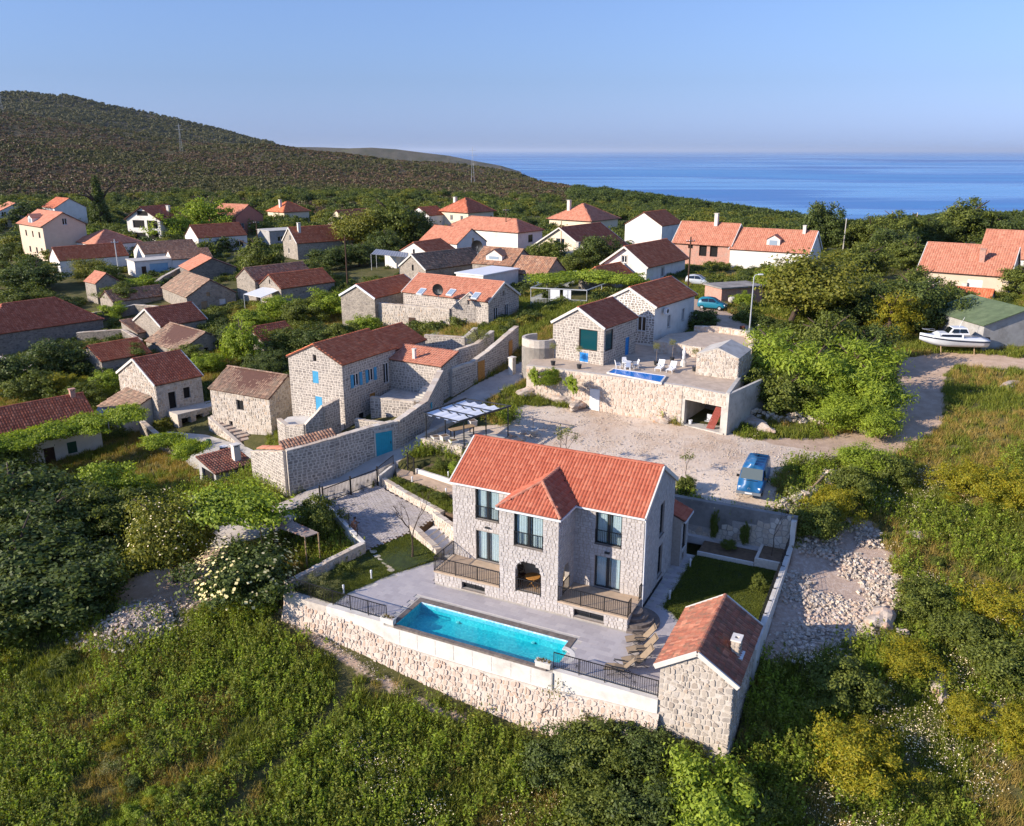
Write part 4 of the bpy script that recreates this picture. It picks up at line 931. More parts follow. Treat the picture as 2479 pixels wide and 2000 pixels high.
# boundary walls
def wallbox(name, label, pts, th, mat, parent_plot=True, cap=None, zb=-3.0, stones=None, sp=0, mortar='village_mortar', cat='wall', group=None, side=-1, capm='pale_stone'):
    """a free-standing wall along (x,y,top[,base]) with stones on its faces"""
    root = thing(name, label, cat, PR['loc'] if parent_plot else (0, 0, 0), PY if parent_plot else 0, group); core = MB(); S_ = []; wm = K[mat]; cb = MB()
    for i, (a, b) in enumerate(zip(pts[:-1], pts[1:])):
        A, B = Vector((a[0], a[1], 0)), Vector((b[0], b[1], 0)); L = (B - A).length; ex = (B - A).normalized(); n = Vector((ex.y, -ex.x, 0))
        ba = a[3] if len(a) > 3 else zb; b2 = b[3] if len(b) > 3 else zb
        v = [A - n * th / 2, B - n * th / 2, B + n * th / 2, A + n * th / 2]
        core.add([Vector((p.x, p.y, z)) for p, z in zip(v, (ba, b2, b2, ba))] + [Vector((p.x, p.y, z)) for p, z in zip(v, (a[2], b[2], b[2], a[2]))], [(0,1,2,3)[::-1], (4,5,6,7), (0,1,5,4), (1,2,6,5), (2,3,7,6), (3,0,4,7)][0:6])
        if stones:
            kw_ = dict(stones); sides = kw_.pop('sides', 'f')
            tp = poly_top([(0, a[2]), (L, b[2])]); lo = min(ba, b2)
            if 'f' in sides: S_ += lay_stones((A + n * th / 2, ex, n), L, tp, kw_.get('holes', {}).get(i, []), z0=lo, seed=i * 7 + len(label), base=(lambda s, ba=ba, b2=b2, L=L: ba + (b2 - ba) * s / L), **{k: v for k, v in kw_.items() if k != 'holes'})
            if 'b' in sides: S_ += lay_stones((B - n * th / 2, -ex, -n), L, poly_top([(0, b[2]), (L, a[2])]), [], z0=lo, seed=i * 7 + 3, **{k: v for k, v in kw_.items() if k != 'holes'})
        if cap:
            s = 0
            while s < L:
                e = min(L, s + random.uniform(.4, .8)); z0_ = a[2] + (b[2] - a[2]) * s / L; z1_ = a[2] + (b[2] - a[2]) * e / L; w_ = th / 2 + cap
                p = [A + ex * (s + .01) - n * w_, A + ex * (e - .01) - n * w_, A + ex * (e - .01) + n * w_, A + ex * (s + .01) + n * w_]; zz = (z0_, z1_, z1_, z0_); dz = random.uniform(.05, .1)
                cb.add([Vector((q.x, q.y, z - .005)) for q, z in zip(p, zz)] + [Vector((q.x, q.y, z + dz)) for q, z in zip(p, zz)], [(3,2,1,0), (4,5,6,7), (0,1,5,4), (1,2,6,5), (2,3,7,6), (3,0,4,7)]); s = e
    wo = core.build('wall_body', K[mortar] if stones else wm, root)
    if S_: put_stones(S_, wm, wo, root, sp)
    if cb.f: cb.build('coping', K[capm], root, kind='stuff')
    return root
right_wall = wallbox('boundary_wall', 'long pale wall with iron posts along the lawn beside the rubble', [(20.72, -2.2, .12), (20.72, 11.7, .5)], .34, 'pale_concrete')
b = MB(); wires = MB()
for i in range(9):
    y = -1.4 + i * 1.6; z = .12 + (y + 2.2) * .0273; b.box(20.56, 20.6, y - .02, y + .02, z, z + .95).box(20.56, 20.78, y - .03, y + .03, z - .0, z + .03)
b.build('post', K['black'], right_wall)
for h in np.linspace(.15, .9, 6): wires.tube([(20.58, -1.4, .14 + h), (20.58, 11.4, .48 + h)], .008, 4)
for i in range(80): y = -1.4 + i * .16; z = .12 + (y + 2.2) * .0273; wires.tube([(20.58, y, z + .1), (20.58, y, z + .9)], .006, 4)
wires.build('fence_mesh', K['black'], right_wall)
back = thing('retaining_wall', 'stained concrete wall behind the villa, lower part clad in crazy paving', 'wall', PR['loc'], PY)
MB().box(.3, 20.9, 11.65, 12.1, -1.0, 2.55).build('wall_body', K['dark_concrete'], back)
MB().box(20.55, 20.9, 11.25, 11.65, -1.0, 2.4).build('wall_end', K['pale_concrete'], back)
def clip(poly, nx, ny, c):
    out = []
    for i in range(len(poly)):
        p, q = poly[i - 1], poly[i]; dp = nx * p[0] + ny * p[1] - c; dq = nx * q[0] + ny * q[1] - c
        if dp <= 0: out.append(p)
        if dp * dq < 0: t = dp / (dp - dq); out.append((p[0] + (q[0] - p[0]) * t, p[1] + (q[1] - p[1]) * t))
    return out
def crazy(W, H, size, seed, gap=.03):
    r = random.Random(seed); pts = [((i + r.uniform(.1, .9)) * size, (j + r.uniform(.1, .9)) * size) for i in range(-1, int(W / size) + 2) for j in range(-1, int(H / size) + 2)]
    res = []
    for p in pts:
        poly = [(0, 0), (W, 0), (W, H), (0, H)]
        for q in pts:
            if q is p or abs(q[0] - p[0]) > 3 * size or abs(q[1] - p[1]) > 3 * size: continue
            dx, dy = q[0] - p[0], q[1] - p[1]; l = math.hypot(dx, dy); poly = clip(poly, dx / l, dy / l, (dx * (p[0] + q[0]) / 2 + dy * (p[1] + q[1]) / 2) / l - gap / 2)
            if len(poly) < 3: break
        if len(poly) >= 3: res.append(poly)
    return res
claf = (Vector((13.2, 11.65, -.7)), X_, -Y_); cl = []
for pl in crazy(7.3, 3.3, .42, 5):
    mx = sum(p[0] for p in pl) / len(pl); mz = sum(p[1] for p in pl) / len(pl)
    if mz < np.interp(mx, [0, 3.3, 5.9, 7.1], [.75, 1.75, 2.6, 3.3]): cl.append((claf, pl, .05))
put_stones(cl, K['pale_stone'], back, back, 300, name='cladding_stone')
cb = MB(); q = [(0, .75), (3.3, 1.75), (5.9, 2.6), (7.1, 3.25), (7.3, 3.25)]
for (a, za), (c, zc) in zip(q[:-1], q[1:]): cb.fbox(claf, a, c, 0, .012, 0, (za + zc) / 2)
cb.build('cladding_bed', K['mortar'], back)
MB().box(13.3, 18.65, 11.2, 11.65, -.7, -.15).build('ledge', K['main_stone'], back)
lawn_m = plain('lawn', '2c3a17', .98, .25, 3, bmp=.4, c2='3f4c20', sc2=2)
def plot_sheet(name, label, poly, zf, mat):
    r = MB(); xs = [p[0] for p in poly]; ys = [p[1] for p in poly]; st = .5; V = {}; 
    r.add([(p[0], p[1], zf(*p)) for p in poly], [tuple(range(len(poly)))])
    r.prism(poly, -1.4, [zf(*p) - .004 for p in poly])
    o = r.build(name, mat, None, kind='structure', label=label); o.location = PR['loc']; o.rotation_euler = (0, 0, PY); return o
LAWN_R = [(14.6, 9.0), (14.55, 1.1), (15.2, .7), (15.8, .0), (16.4, -1.0), (17.0, -2.0), (20.56, -2.0), (20.56, 9.1)]
LAWN_L = [(-7.85, -7.5), (-4.4, -7.7), (-4.4, -6.2), (-3.3, -2.9), (-1.5, .4), (-2.0, .8), (-4.2, 2.0), (-5.1, 2.46), (-6.75, -.9)]
lzl = lambda x, y: -.5 + max(0, min(1, (y + 3) / 5.5)) * .4
plot_sheet('lawn', 'shaded lawn beside the villa', LAWN_R, lambda x, y: -.5, lawn_m)
plot_sheet('lawn', 'lawn with stepping stones below the driveway', LAWN_L, lambda x, y: -.5 + max(0, (y + 1.5)) * .1, lawn_m)
bed = thing('flower_bed', 'low kerbed planting bed under the clad wall', 'flower bed', PR['loc'], PY); MB().box(14.7, 18.62, 9.02, 9.16, -.7, -.2).build('kerb', K['pale_concrete'], bed); MB().box(14.7, 18.62, 9.16, 11.2, -.7, -.3).build('soil', K['soil'], bed)
bx = thing('planting_box', 'raised stone planting box in the corner under the clad wall', 'planter', PR['loc'], PY); MB().box(18.65, 20.55, 9.1, 9.3, -.7, .12).box(18.65, 18.85, 9.3, 11.65, -.7, .12).build('box_wall', K['pale_stone'], bx); MB().box(18.85, 20.55, 9.3, 11.64, -.7, .02).build('soil', K['soil'], bx)
# driveway
DRV = [(-13.6, 3.2, .3), (-11.3, 7.2, 1.0), (-4.4, 4.9, .3), (-5.1, 2.46, -.08), (-6.85, -1.0, -.25)]
_dc = np.linalg.lstsq(np.array([[p[0], p[1], 1] for p in DRV]), np.array([p[2] for p in DRV]), rcond=None)[0]
dz = lambda x, y: float(_dc @ (x, y, 1))
drv = MB().prism([p[:2] for p in DRV], -1.5, [dz(*p[:2]) - .05 for p in DRV]).build('driveway', K['soil'], None, kind='structure', label='driveway of pale pavers behind the iron gate'); drv.location = PR['loc']; drv.rotation_euler = (0, 0, PY)
pav = pieces('driveway_paver', ['a39b98', 'aca4a0', '989089', 'b4aca6'], .85, nsc=6, dark=.15); mb = MB(); poly = [p[:2] for p in DRV]
ca, sa = math.cos(R(-3)), math.sin(R(-3))
for j in range(-30, 60):
    for i in range(-40, 10):
        lx, ly = i * .42 + (.21 if j % 2 else 0) - 5, j * .165; x, y = lx * ca - ly * sa, lx * sa + ly * ca
        if inpoly(np.array([x]), np.array([y]), poly)[0]:
            c = [(x + a * ca - b * sa, y + a * sa + b * ca) for a, b in ((-.195, -.055), (.195, -.055), (.195, .055), (-.195, .055))]
            n0 = len(mb.v); mb.v += [(p[0], p[1], dz(*p) - .06) for p in c] + [(p[0], p[1], dz(*p)) for p in c]; mb.f += [tuple(n0 + k for k in f) for f in ((4,5,6,7), (0,1,5,4), (1,2,6,5), (2,3,7,6), (3,0,4,7))]
mb.build('paving', pav, drv, kind='stuff')
stn = dict(rh=.26, sw=(.22, .5), cut=.18, jit=.45, gap=.02, proud=(.02, .06), sides='fb')
wallbox('boundary_wall', 'low rendered wall with iron poles beside the driveway', [(-14.6, 3.6, .75, -1.5), (-6.8, -1.1, .35, -2.)], .3, 'pale_concrete')
lw = wallbox('boundary_wall', 'low stone wall along the outer side of the stepping stone lawn', [(-6.8, -1.1, .3, -2.), (-8.25, -7.7, .0, -3.)], .35, 'pale_stone', stones=stn, cap=.03, sp=120, mortar='white_mortar')
for i, (x, y) in enumerate(((-12.6, 2.4), (-10.6, 1.2), (-9.0, .22), (-7.7, -.55))):
    p = thing('fence_post', ['thin iron post on the driveway wall next to the gate', 'second thin iron post down the driveway wall from the gate', 'thin iron post on the driveway wall beside the crouching person', 'thin iron post at the lawn end of the driveway wall'][i], 'post', tuple(plot(x, y, .35 + i * -.02 + .35)), PY, 'driveway wall posts'); MB().tube([(0, 0, -.3), (0, 0, .95)], .03, 6).build('pole', K['black'], p); MB().lathe([(.06, 0), (.06, .02)], (0, 0, -.02), 8).build('foot_plate', K['black'], p)
# gate
g = thing('driveway_gate', 'black iron double gate at the top of the driveway', 'gate', PR['loc'], PY)
A, B = Vector((-13.65, 3.1, .32)), Vector((-11.3, 7.2, 1.0)); Mid = (A + B) / 2
for a, c in ((A, Mid), (Mid, B)): railing(g, [a + (c - a) * .02, c - (c - a) * .02], 1.25, .12, rail=.03, post_every=9, name='gate_leaf')
for p in (A, Mid, B): MB().box(p.x - .05, p.x + .05, p.y - .05, p.y + .05, p.z - .3, p.z + 1.5).build('post', K['black'], g)
for f in (.2, .38, .62, .82):
    p = A + (B - A) * f + UP * .55; b = MB(); d = (B - A).normalized()
    for k in range(8): a = k * math.pi / 4; b.tube([p, p + d * .17 * math.cos(a) + UP * .17 * math.sin(a)], .012, 4)
    b.build('ornament', K['black'], g)
mb_ = MB().box(A.x - .75, A.x - .65, A.y + .45, A.y + .55, 0, 1.6); mb_.build('post', K['black'], g)
wg = wallbox('gate_wall', 'short rendered wall with railing between the driveway gate and footgate', [(-11.3, 7.35, 1.6, 0), (-11.35, 9.7, 1.85, 0)], .25, 'pale_concrete'); railing(wg, [(-11.3, 7.4, 1.62), (-11.35, 9.65, 1.87)], .75, .12)
fg = thing('footgate', 'narrow open iron footgate beside the patio wall', 'gate', PR['loc'], PY); railing(fg, [(-10.1, 9.9, 1.6), (-9.1, 9.3, 1.5)], 1.3, .12, post_every=3, name='gate_leaf'); MB().box(-10.16, -10.04, 9.85, 9.97, 1.2, 3.0).box(-9.15, -9.05, 9.25, 9.35, 1.2, 2.9).build('post', K['black'], fg)
# planting bed, path and steps between driveway and villa
wallbox('low_wall', 'low rough pale stone edge between the driveway and the long bed', [(-11.0, 7.6, 1.35, -.5), (-7.5, 6.3, 1.0, -.5), (-3.8, 4.9, .85, -1)], .35, 'pale_stone', stones=dict(rh=.25, sw=(.3, .7), cut=.25, jit=.5, sides='f'), sp=60, mortar='white_mortar', cap=.04)
bz = lambda x, y: 1.15 - (x + 11) * .05
lb = MB().prism([(-10.9, 7.7), (-3.75, 5.0), (-.05, 5.0), (-.05, 6.6), (-10.3, 8.6)], -1, [bz(-10.9, 0), bz(-3.75, 0), .75, .75, bz(-10.3, 0)]).build('flower_bed', K['soil'], None, label='long planting bed beside the path with a sago palm', category='flower bed'); lb.location = PR['loc']; lb.rotation_euler = (0, 0, PY)
path_m = plain('path_slab', 'b39a80', .8, .12, 2)
pth = MB().prism([(-10.3, 8.6), (-.05, 6.6), (-.05, 8.2), (-9.0, 9.6), (-11.3, 9.8)], -1, [1.35, 1.05, 1.05, 1.5, 1.5]).build('path', path_m, None, kind='structure', label='beige path from the footgate to the villa'); pth.location = PR['loc']; pth.rotation_euler = (0, 0, PY)
ub = MB().prism([(-9.0, 9.65), (-.05, 8.25), (-.05, 11.2), (-8.4, 11.3)], -1, [1.7, 1.5, 1.6, 1.9]).build('flower_bed', K['soil'], None, label='upper planting bed between the path and the patio wall', category='flower bed'); ub.location = PR['loc']; ub.rotation_euler = (0, 0, PY)
wallbox('low_wall', 'low kerb wall between the path and the upper bed', [(-9.1, 9.62, 1.85, 0), (-.1, 8.22, 1.6, 0)], .2, 'pale_concrete')
wallbox('stair_wall', 'stone wall beside the steps at the lawn end of the villa', [(-5.0, 2.5, .55, -1), (-1.7, .75, .05, -1)], .4, 'pale_stone', stones=dict(rh=.25, sw=(.25, .5), cut=.12, jit=.35, sides='fb'), sp=60, mortar='white_mortar', cap=.03)
wallbox('stair_wall', 'stone wall of the sunken steps against the villa', [(-4.4, 4.75, .75, -1), (-1.2, 2.9, .75, -1)], .35, 'pale_stone', stones=dict(rh=.25, sw=(.25, .5), cut=.12, jit=.35, sides='fb'), sp=40, mortar='white_mortar', cap=.03)
wallbox('stair_wall', 'tall rendered stub of wall beside the sunken steps', [(-1.25, 4.9, 1.4, -1), (-1.25, 2.9, 1.1, -1)], .35, 'pale_concrete')
sw = thing('steps', 'stone steps descending beside the villa to the terrace', 'steps', PR['loc'], PY)
for i in range(6): MB().box(-4.2 + i * .55, -3.6 + i * .55 + .0, 1.6 - i * .28 + .7, 4.2 - i * .28, -1, -.05 - i * .08).build('step', K['pale_concrete'], sw)
for i, (x, y) in enumerate(((-6.2, -.75), (-5.6, -1.15), (-5.15, -1.35), (-4.5, -1.75), (-3.95, -2.05), (-3.6, -2.45))):
    pl = [(x + (.28 + random.uniform(-.06, .08)) * math.cos(a), y + (.22 + random.uniform(-.05, .06)) * math.sin(a)) for a in np.linspace(0, 2 * math.pi, 8)[:-1]]
    zz = -.5 + max(0, (y + 1.5)) * .1; o = MB().prism(pl, zz - .1, zz + .05).build('stepping_stone', K['pale_stone'], None, label=['stepping stone nearest the driveway', 'second stepping stone from the driveway', 'third stepping stone from the driveway', 'fourth stepping stone from the driveway', 'stepping stone second nearest the terrace', 'stepping stone touching the terrace'][i], category='stepping stone', group='stepping stones'); o.location = PR['loc']; o.rotation_euler = (0, 0, PY)
def bollard(x, y, label, h=.6, z=Z0):
    t = thing('garden_light', label, 'light', tuple(plot(x, y, z)), PY, 'white garden lights'); MB().lathe([(.05, 0), (.05, h * .7)], n=10).build('post', K['whiteframe'], t); MB().lathe([(.07, h * .7), (.07, h), (.03, h + .03)], n=10).build('lamp_head', K['plastic'], t); MB().lathe([(.08, 0), (.08, .03)], n=10).build('base', K['whiteframe'], t)
bollard(-4.15, -3.95, 'white garden light at the lawn edge nearer the villa'); bollard(-4.6, -6.4, 'white garden light at the lawn edge nearer the fence')
bollard(14.7, 7.1, 'white garden light by the path beside the planting bed'); bollard(14.65, 2.2, 'white garden light by the path beside the shed lawn')
bollard(-8.6, 8.2, 'small white light on the path end nearer the gate', .4, 1.3); bollard(-5.0, 7.5, 'small white light on the path end nearer the villa', .4, 1.2); bollard(-6.0, 9.6, 'small white light in the upper bed', .4, 1.7)
# reclining chairs by the shed
def recliner(label, x, y, a):
    c = thing('recliner', label, 'lounger', tuple(plot(x, y, Z0 + .005)), PY + R(a), 'beige recliners'); c.scale = (1.15,) * 3; 
    for s in (-.28, .28): MB().tube([(s, -.55, .02), (s, .45, .5)], .016, 6).tube([(s, .5, .02), (s, -.35, .52), (s, .3, .56)], .016, 6).tube([(s, -.72, .28), (s, -.25, .36), (s, .2, .33), (s, .75, 1.0)], .016, 6).build('frame', K['anthracite'], c)
    b = MB(); pr = [(-.72, .28), (-.25, .37), (.2, .34), (.5, .68), (.78, 1.02)]
    for (y0, z0), (y1, z1) in zip(pr[:-1], pr[1:]): b.add([(-.26, y0, z0 + .02), (.26, y0, z0 + .02), (.26, y1, z1 + .02), (-.26, y1, z1 + .02), (-.26, y0, z0), (.26, y0, z0), (.26, y1, z1), (-.26, y1, z1)], [(0,1,2,3), (7,6,5,4), (0,4,5,1), (2,6,7,3)])
    b.build('sling_seat', K['beigefab'], c); MB().box(-.2, .2, .68, .74, .92, 1.02).build('headrest', K['beigefab'], c)
    for s in (-.31, .31): MB().box(s - .025, s + .025, -.32, .2, .55, .58).build('armrest', K['anthracite'], c)
recliner('beige recliner nearest the semicircular steps', 14.5, -3.6, -62); recliner('beige recliner second from the semicircular steps', 14.9, -4.6, -58); recliner('beige recliner second from the iron fence, by the shed', 15.0, -5.7, -60); recliner('beige recliner nearest the iron fence, facing the pool', 14.4, -6.9, -80)

# ---------------------------------------------------------------- village houses
SB = dict(sides='FL', rh=.25, sw=(.24, .52), cut=.1, jit=.35, gap=.026, proud=(.005, .03))
SR = dict(sides='FL', rh=.26, sw=(.2, .5), cut=.2, jit=.6, gap=.014, proud=(.0, .06))
house('stone_house', 'two storey stone house with orange roof and open blue window shutters', -15.86, 75.85, 60.4, 8.12, 6.73, 1.5, 8.0, 1.5, 'x', 'village_stone', 'red_tile',
  [('L', 3.0, 4.2, .75, 1.2, 's:bluepaint'), ('L', 2.75, .95, .85, 1.95, 's:bluepaint'), ('L', 3.1, 6.35, .45, .7, 'h'), ('F', 1.5, 3.9, .85, 1.25, 'ws:bluepaint'), ('F', 3.7, 3.9, .85, 1.25, 'ws:bluepaint'), ('F', 6.1, 3.1, .9, 2.1, 'w:whiteframe'), ('F', 3.8, .7, .9, 1.95, 'd:yellowwood'), ('F', 2.0, -.6, .9, 1.7, 'h')],
  SB, mortar='village_mortar', sp=300, tparts=0, tile=(.26, .4, .09, 5))
e_ = Vector((math.cos(R(60.4)), math.sin(R(60.4)), 0)); n_ = Vector((-e_.y, e_.x, 0)); q_ = Vector((-15.86, 75.85, 0)) + e_ * 8.14 + n_ * .25
house('stone_house', 'lower rear half of the blue shuttered house with its own orange roof', q_.x, q_.y, 60.4, 5.6, 6.2, 2.6, 7.75, 1.4, 'x', 'village_stone', 'red_tile', [('F', 2.0, 3.4, .6, .8, 'h')], SB, mortar='village_mortar', tile=(.26, .4, .09, 5))
house('stone_annex', 'narrow stone annex with single pitch orange roof above the alley', -6.9, 78.95, 60.0, 2.9, 6.6, 3.2, 7.0, .85, 'y', 'village_stone', 'sun_tile', [('F', 1.3, 2.4, .4, .5, 'h')], SB, mortar='village_mortar', one='L', tile=(.3, .42, .08, 5), ov=.1, verge=None, chim=((.6, 3.6, 3.9, .9, .3),), base=-2)
# the wall with the teal gate
TW = [(-22.2, 67.6, 2.4, -.8), (-18.05, 62.8, 4.15, -.2), (-14.66, 64.92, 4.5, .6), (-12.2, 67.1, 4.7, 1.4), (-9.9, 68.55, 4.8, 1.8), (-7.84, 72.17, 5.5, 2.2), (-6.95, 78.8, 6.6, 2.8)]
tw = wallbox('garden_wall', 'tall stone wall along the alley with a teal gate', TW, .5, 'village_stone', False, .04, stones=dict(SB, sides='fb', holes={3: [(.55, 2.0, 1.55, 2.2)]}), sp=300)
A, B = Vector((-12.2, 67.1, 0)), Vector((-9.9, 68.55, 0)); ex = (B - A).normalized(); n = Vector((ex.y, -ex.x, 0)); fr = (A + n * .25, ex, n)
g = MB()
for i in range(9): g.fbox(fr, .55 + i * .17, .55 + i * .17 + .16, .03, .065, 2.02, 4.15)
gt = g.build('gate', K['tealpaint'], tw, label='teal painted board gate'); MB().fbox(fr, .42, .55, 0, .09, 2.0, 4.3).fbox(fr, 2.1, 2.24, 0, .09, 2.0, 4.3).fbox(fr, .42, 2.24, 0, .1, 4.17, 4.4).build('surround', K['concrete'], tw); MB().fbox(fr, 1.9, 1.95, .065, .1, 3.0, 3.2).build('handle', K['black'], gt)
A, B = Vector((-7.84, 72.17, 0)), Vector((-6.95, 78.8, 0)); ex = (B - A).normalized(); n = Vector((ex.y, -ex.x, 0)); fr = (A + n * .25, ex, n); MB().fbox(fr, 1.0, 1.55, .03, .07, 4.2, 5.0).build('hatch', K['tealpaint'], tw)
# little tiled lean-to on top of the wall corner
lt = thing('tile_coping', 'row of old roof tiles along the top of the stone wall corner', 'roof tiles', (0, 0, 0)); a, b = Vector((-18.3, 63.0, 4.2)), Vector((-14.4, 65.4, 4.55)); ex = (b - a).normalized(); back_n = Vector((-ex.y, ex.x, .25)).normalized()
tile_slope(a - back_n * .1, ex, back_n, (b - a).length, 1.3, None, K['brown_tile'], lt, lt, .26, .42, .07, 5, 60, .02)
a2, b2 = Vector((-21.8, 67.3, 2.7)), Vector((-18.2, 63.1, 4.15)); ex = (b2 - a2).normalized(); s2 = Vector((.75, .6, .3)).normalized(); tile_slope(a2, ex, (s2 - ex * s2.dot(ex)).normalized(), (b2 - a2).length, .5, None, K['sun_tile'], lt, lt, .26, .42, .07, 5, 20, .02)
for nm, lbl, pts in (('courtyard_wall', 'inner courtyard wall in front of the yellow door', [(-13.6, 77.6, 4.3, 1), (-9.2, 76.0, 4.3, 1.5)]), ('courtyard_wall', 'low inner wall beside the black doorway', [(-14.6, 74.6, 3.0, 1), (-10.3, 72.6, 3.1, 1.5), (-8.6, 73.2, 3.4, 1.5)]), ('courtyard_wall', 'curved balcony wall at the gable foot of the blue shuttered house', [(-22.2, 76.0, 2.6, -1.5), (-20.8, 73.6, 2.7, -1.5), (-18.9, 72.6, 3.1, -1), (-17.4, 73.4, 4.6, -.5), (-16.3, 75.2, 4.8, 0)])):
    wallbox(nm, lbl, pts, .4, 'village_stone', False, .03, stones=dict(SB, sides='fb'), sp=60, group='courtyard walls')
bt = MB().prism([(-22.2, 76.0), (-20.8, 73.6), (-18.9, 72.6), (-17.4, 73.4), (-16.0, 75.9), (-19.0, 79.4), (-21.9, 78.0)], -1.5, 2.15).build('balcony', K['pale_concrete'], None, label='pale paved balcony beside the blue shuttered gable', category='balcony')
ct = MB().prism([(-13.2, 78.2), (-9.3, 76.6), (-7.4, 79.2), (-12.0, 81.6)], 1., 4.0).build('courtyard_terrace', K['concrete'], None, label='stone terrace under the white door with steps', category='terrace')
cs_ = thing('steps', 'stone steps rising in the courtyard beside the annex', 'steps', (-9.0, 77.6, 3.9), R(60))
for i in range(6): MB().box(i * .28, 2.2, -.6, .6, i * .17 - .3, i * .17 + .17).build('step', K['concrete'], cs_)
# left group
house('stone_house', 'low mossy roofed stone outbuilding next to the blue shuttered house', -24.3, 80.4, 62, 5.6, 8.2, -.8, 3.4, 1.65, 'y', 'rubble_stone', 'moss_tile', [('L', 3.6, 2.3, 1.0, 1.1, 'h'), ('L', 5.4, .3, .5, .6, 'h')], SR, mortar='white_mortar', tile=(.24, .45, .075, 5), jit=.03, sag=.18, sp=200)
house('stone_house', 'roofed stone barn with empty door and window above an arched platform', -38.64, 87.5, 49.6, 5.4, 8.5, -2.4, 2.8, 2.19, 'x', 'rubble_stone', 'dark_tile', [('F', 1.3, 2.1, .85, 1.9, 'h'), ('F', 3.1, 2.9, .8, 1.25, 'h')], SR, mortar='white_mortar', verge='verge', tile=(.28, .4, .085, 5), sp=200)
e_ = Vector((math.cos(R(49.6)), math.sin(R(49.6)), 0)); n_ = Vector((-e_.y, e_.x, 0)); O_ = Vector((-38.64, 87.5, 0)); L_ = lambda a, b: O_ + e_ * a + n_ * b
p_ = L_(.9, -2.3); pf = thing('stone_platform', 'ruined stone platform with two dark arches below the barn door', 'platform', (p_.x, p_.y, -2.6), R(49.6))
pm = MB(); ph = [(.4, 0, 1.1, 1.7), (2.1, .1, .9, 1.6), (4.3, .2, 1.2, .9)]
wall_skin(pm, (Vector((0, 0, 0)), X_, -Y_), 7.2, flat_top(2.25), ph, -1, .8); wall_skin(pm, (Vector((7.2, 0, 0)), Y_, X_), 2.2, flat_top(2.25), [], -1); wall_skin(pm, (Vector((0, 2.2, 0)), -Y_, -X_), 2.2, flat_top(2.25), [], -1)
pm.add([(0, 0, 2.25), (7.2, 0, 2.25), (7.2, 2.2, 2.25), (0, 2.2, 2.25)], [(0, 1, 2, 3)]); pw = pm.build('wall', K['white_mortar'], pf)
put_stones(lay_stones((Vector((0, 0, 0)), X_, -Y_), 7.2, flat_top(2.25), ph, z0=-.3, seed=77, rh=.25, sw=(.2, .5), cut=.2, jit=.6, gap=.012, proud=(0, .06)), K['rubble_stone'], pw, pf, 60)
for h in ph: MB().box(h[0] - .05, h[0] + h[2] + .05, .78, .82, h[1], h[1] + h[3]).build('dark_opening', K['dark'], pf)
sa, sb_ = Vector((-31.54, 85.61, -0.20)), Vector((-25.53, 78.49, -1.30)); sd_ = sb_ - sa
st = thing('steps', 'worn stone staircase climbing beside the mossy roofed outbuilding', 'steps', tuple(sa), math.atan2(sd_.y, sd_.x)); sl_ = math.hypot(sd_.x, sd_.y)
for i in range(12): MB().box(i * sl_ / 12, (i + 1) * sl_ / 12 + .05, -.8 + random.uniform(-.08, .08), .8, -3, .25 - i * .13 + random.uniform(-.02, .02)).build('step', K['rock'], st)
wallbox('stair_wall', 'rough stone wall under the worn staircase', [tuple(sa + Vector((-.6, -.7, .2))) + (-3,), tuple(sb_ + Vector((-.6, -.7, .1))) + (-3,)], .4, 'rubble_stone', False, None, stones=dict(SR, sides='f'), sp=40, mortar='white_mortar')
p_ = L_(-3.4, 1.2); house('lean_to', 'low lean-to with mossy tiles at the gable foot of the barn', p_.x, p_.y, 49.6, 3.3, 5.6, -2.7, -.1, 1.3, 'y', 'rubble_stone', 'moss_tile', (), None, one='L', tile=(.24, .42, .07, 4), jit=.03, cat='shed', mortar='white_mortar')
e2 = Vector((math.cos(R(44)), math.sin(R(44)), 0)); p_ = Vector((-49.49, 76.42, 0)) - e2 * 5
house('white_house', 'long white farmhouse with vine pergola and green shutters at the picture edge', p_.x, p_.y, 44, 14.2, 8.6, -3.5, -.15, 2.45, 'x', 'white', 'dark_tile', [('F', 6.0, .9, .9, 1.3, 's:greenpaint'), ('F', 8.6, .0, 1.0, 2.0, 'd:darkwood'), ('F', 10.8, .9, .9, 1.2, 's:greenpaint')], tile=(.28, .4, .085, 5), chim=((13.2, 4.1, 5.3, 1.0, .5, 'brick'),), ov=.3)
house('outdoor_kitchen', 'small open shelter with rusty tile roof and pale chimney', *(-25.92, 68.33), 44, 3.6, 3.4, -1.6, .1, .55, 'x', 'greyrender', 'shed_tile', [('L', .4, .0, 2.4, 1.5, 'h')], one='F', tile=(.26, .4, .06, 4), cat='shed', ov=.2, chim=((2.6, 1.2, 1.9, 1.3, .6),))
tq = dict(tile=(.3, .44, .09, 4))
house('stone_house', 'gabled stone house with dark red roof in the middle of the old quarter', -49.9, 117.27, 50.5, 7.1, 7.5, 0., 3.2, 2.02, 'x', 'old_stone', 'dark_tile', (), verge='verge', **tq)
house('stone_annex', 'lean-to with brown tiles left of the gabled stone house', -54.2, 119.2, 50.5, 3.6, 4.6, -.2, 1.8, 1.2, 'y', 'old_stone', 'brown_tile', (), one='F', **tq)
house('stone_house', 'stone house with sagging mossy roof and ivy at its side', -43.6, 107.4, 48, 7.6, 9.6, -.6, 1.9, 1.9, 'y', 'old_stone', 'moss_tile', [('F', 3.4, 1.6, .6, .7, 'h')], sag=.25, jit=.03, **tq)
house('stone_house', 'low stone outbuilding with orange roof behind the barn', -52.5, 104.2, 50, 6.6, 6.5, -1.6, 1.3, 1.5, 'x', 'old_stone', 'red_tile', (), **tq)
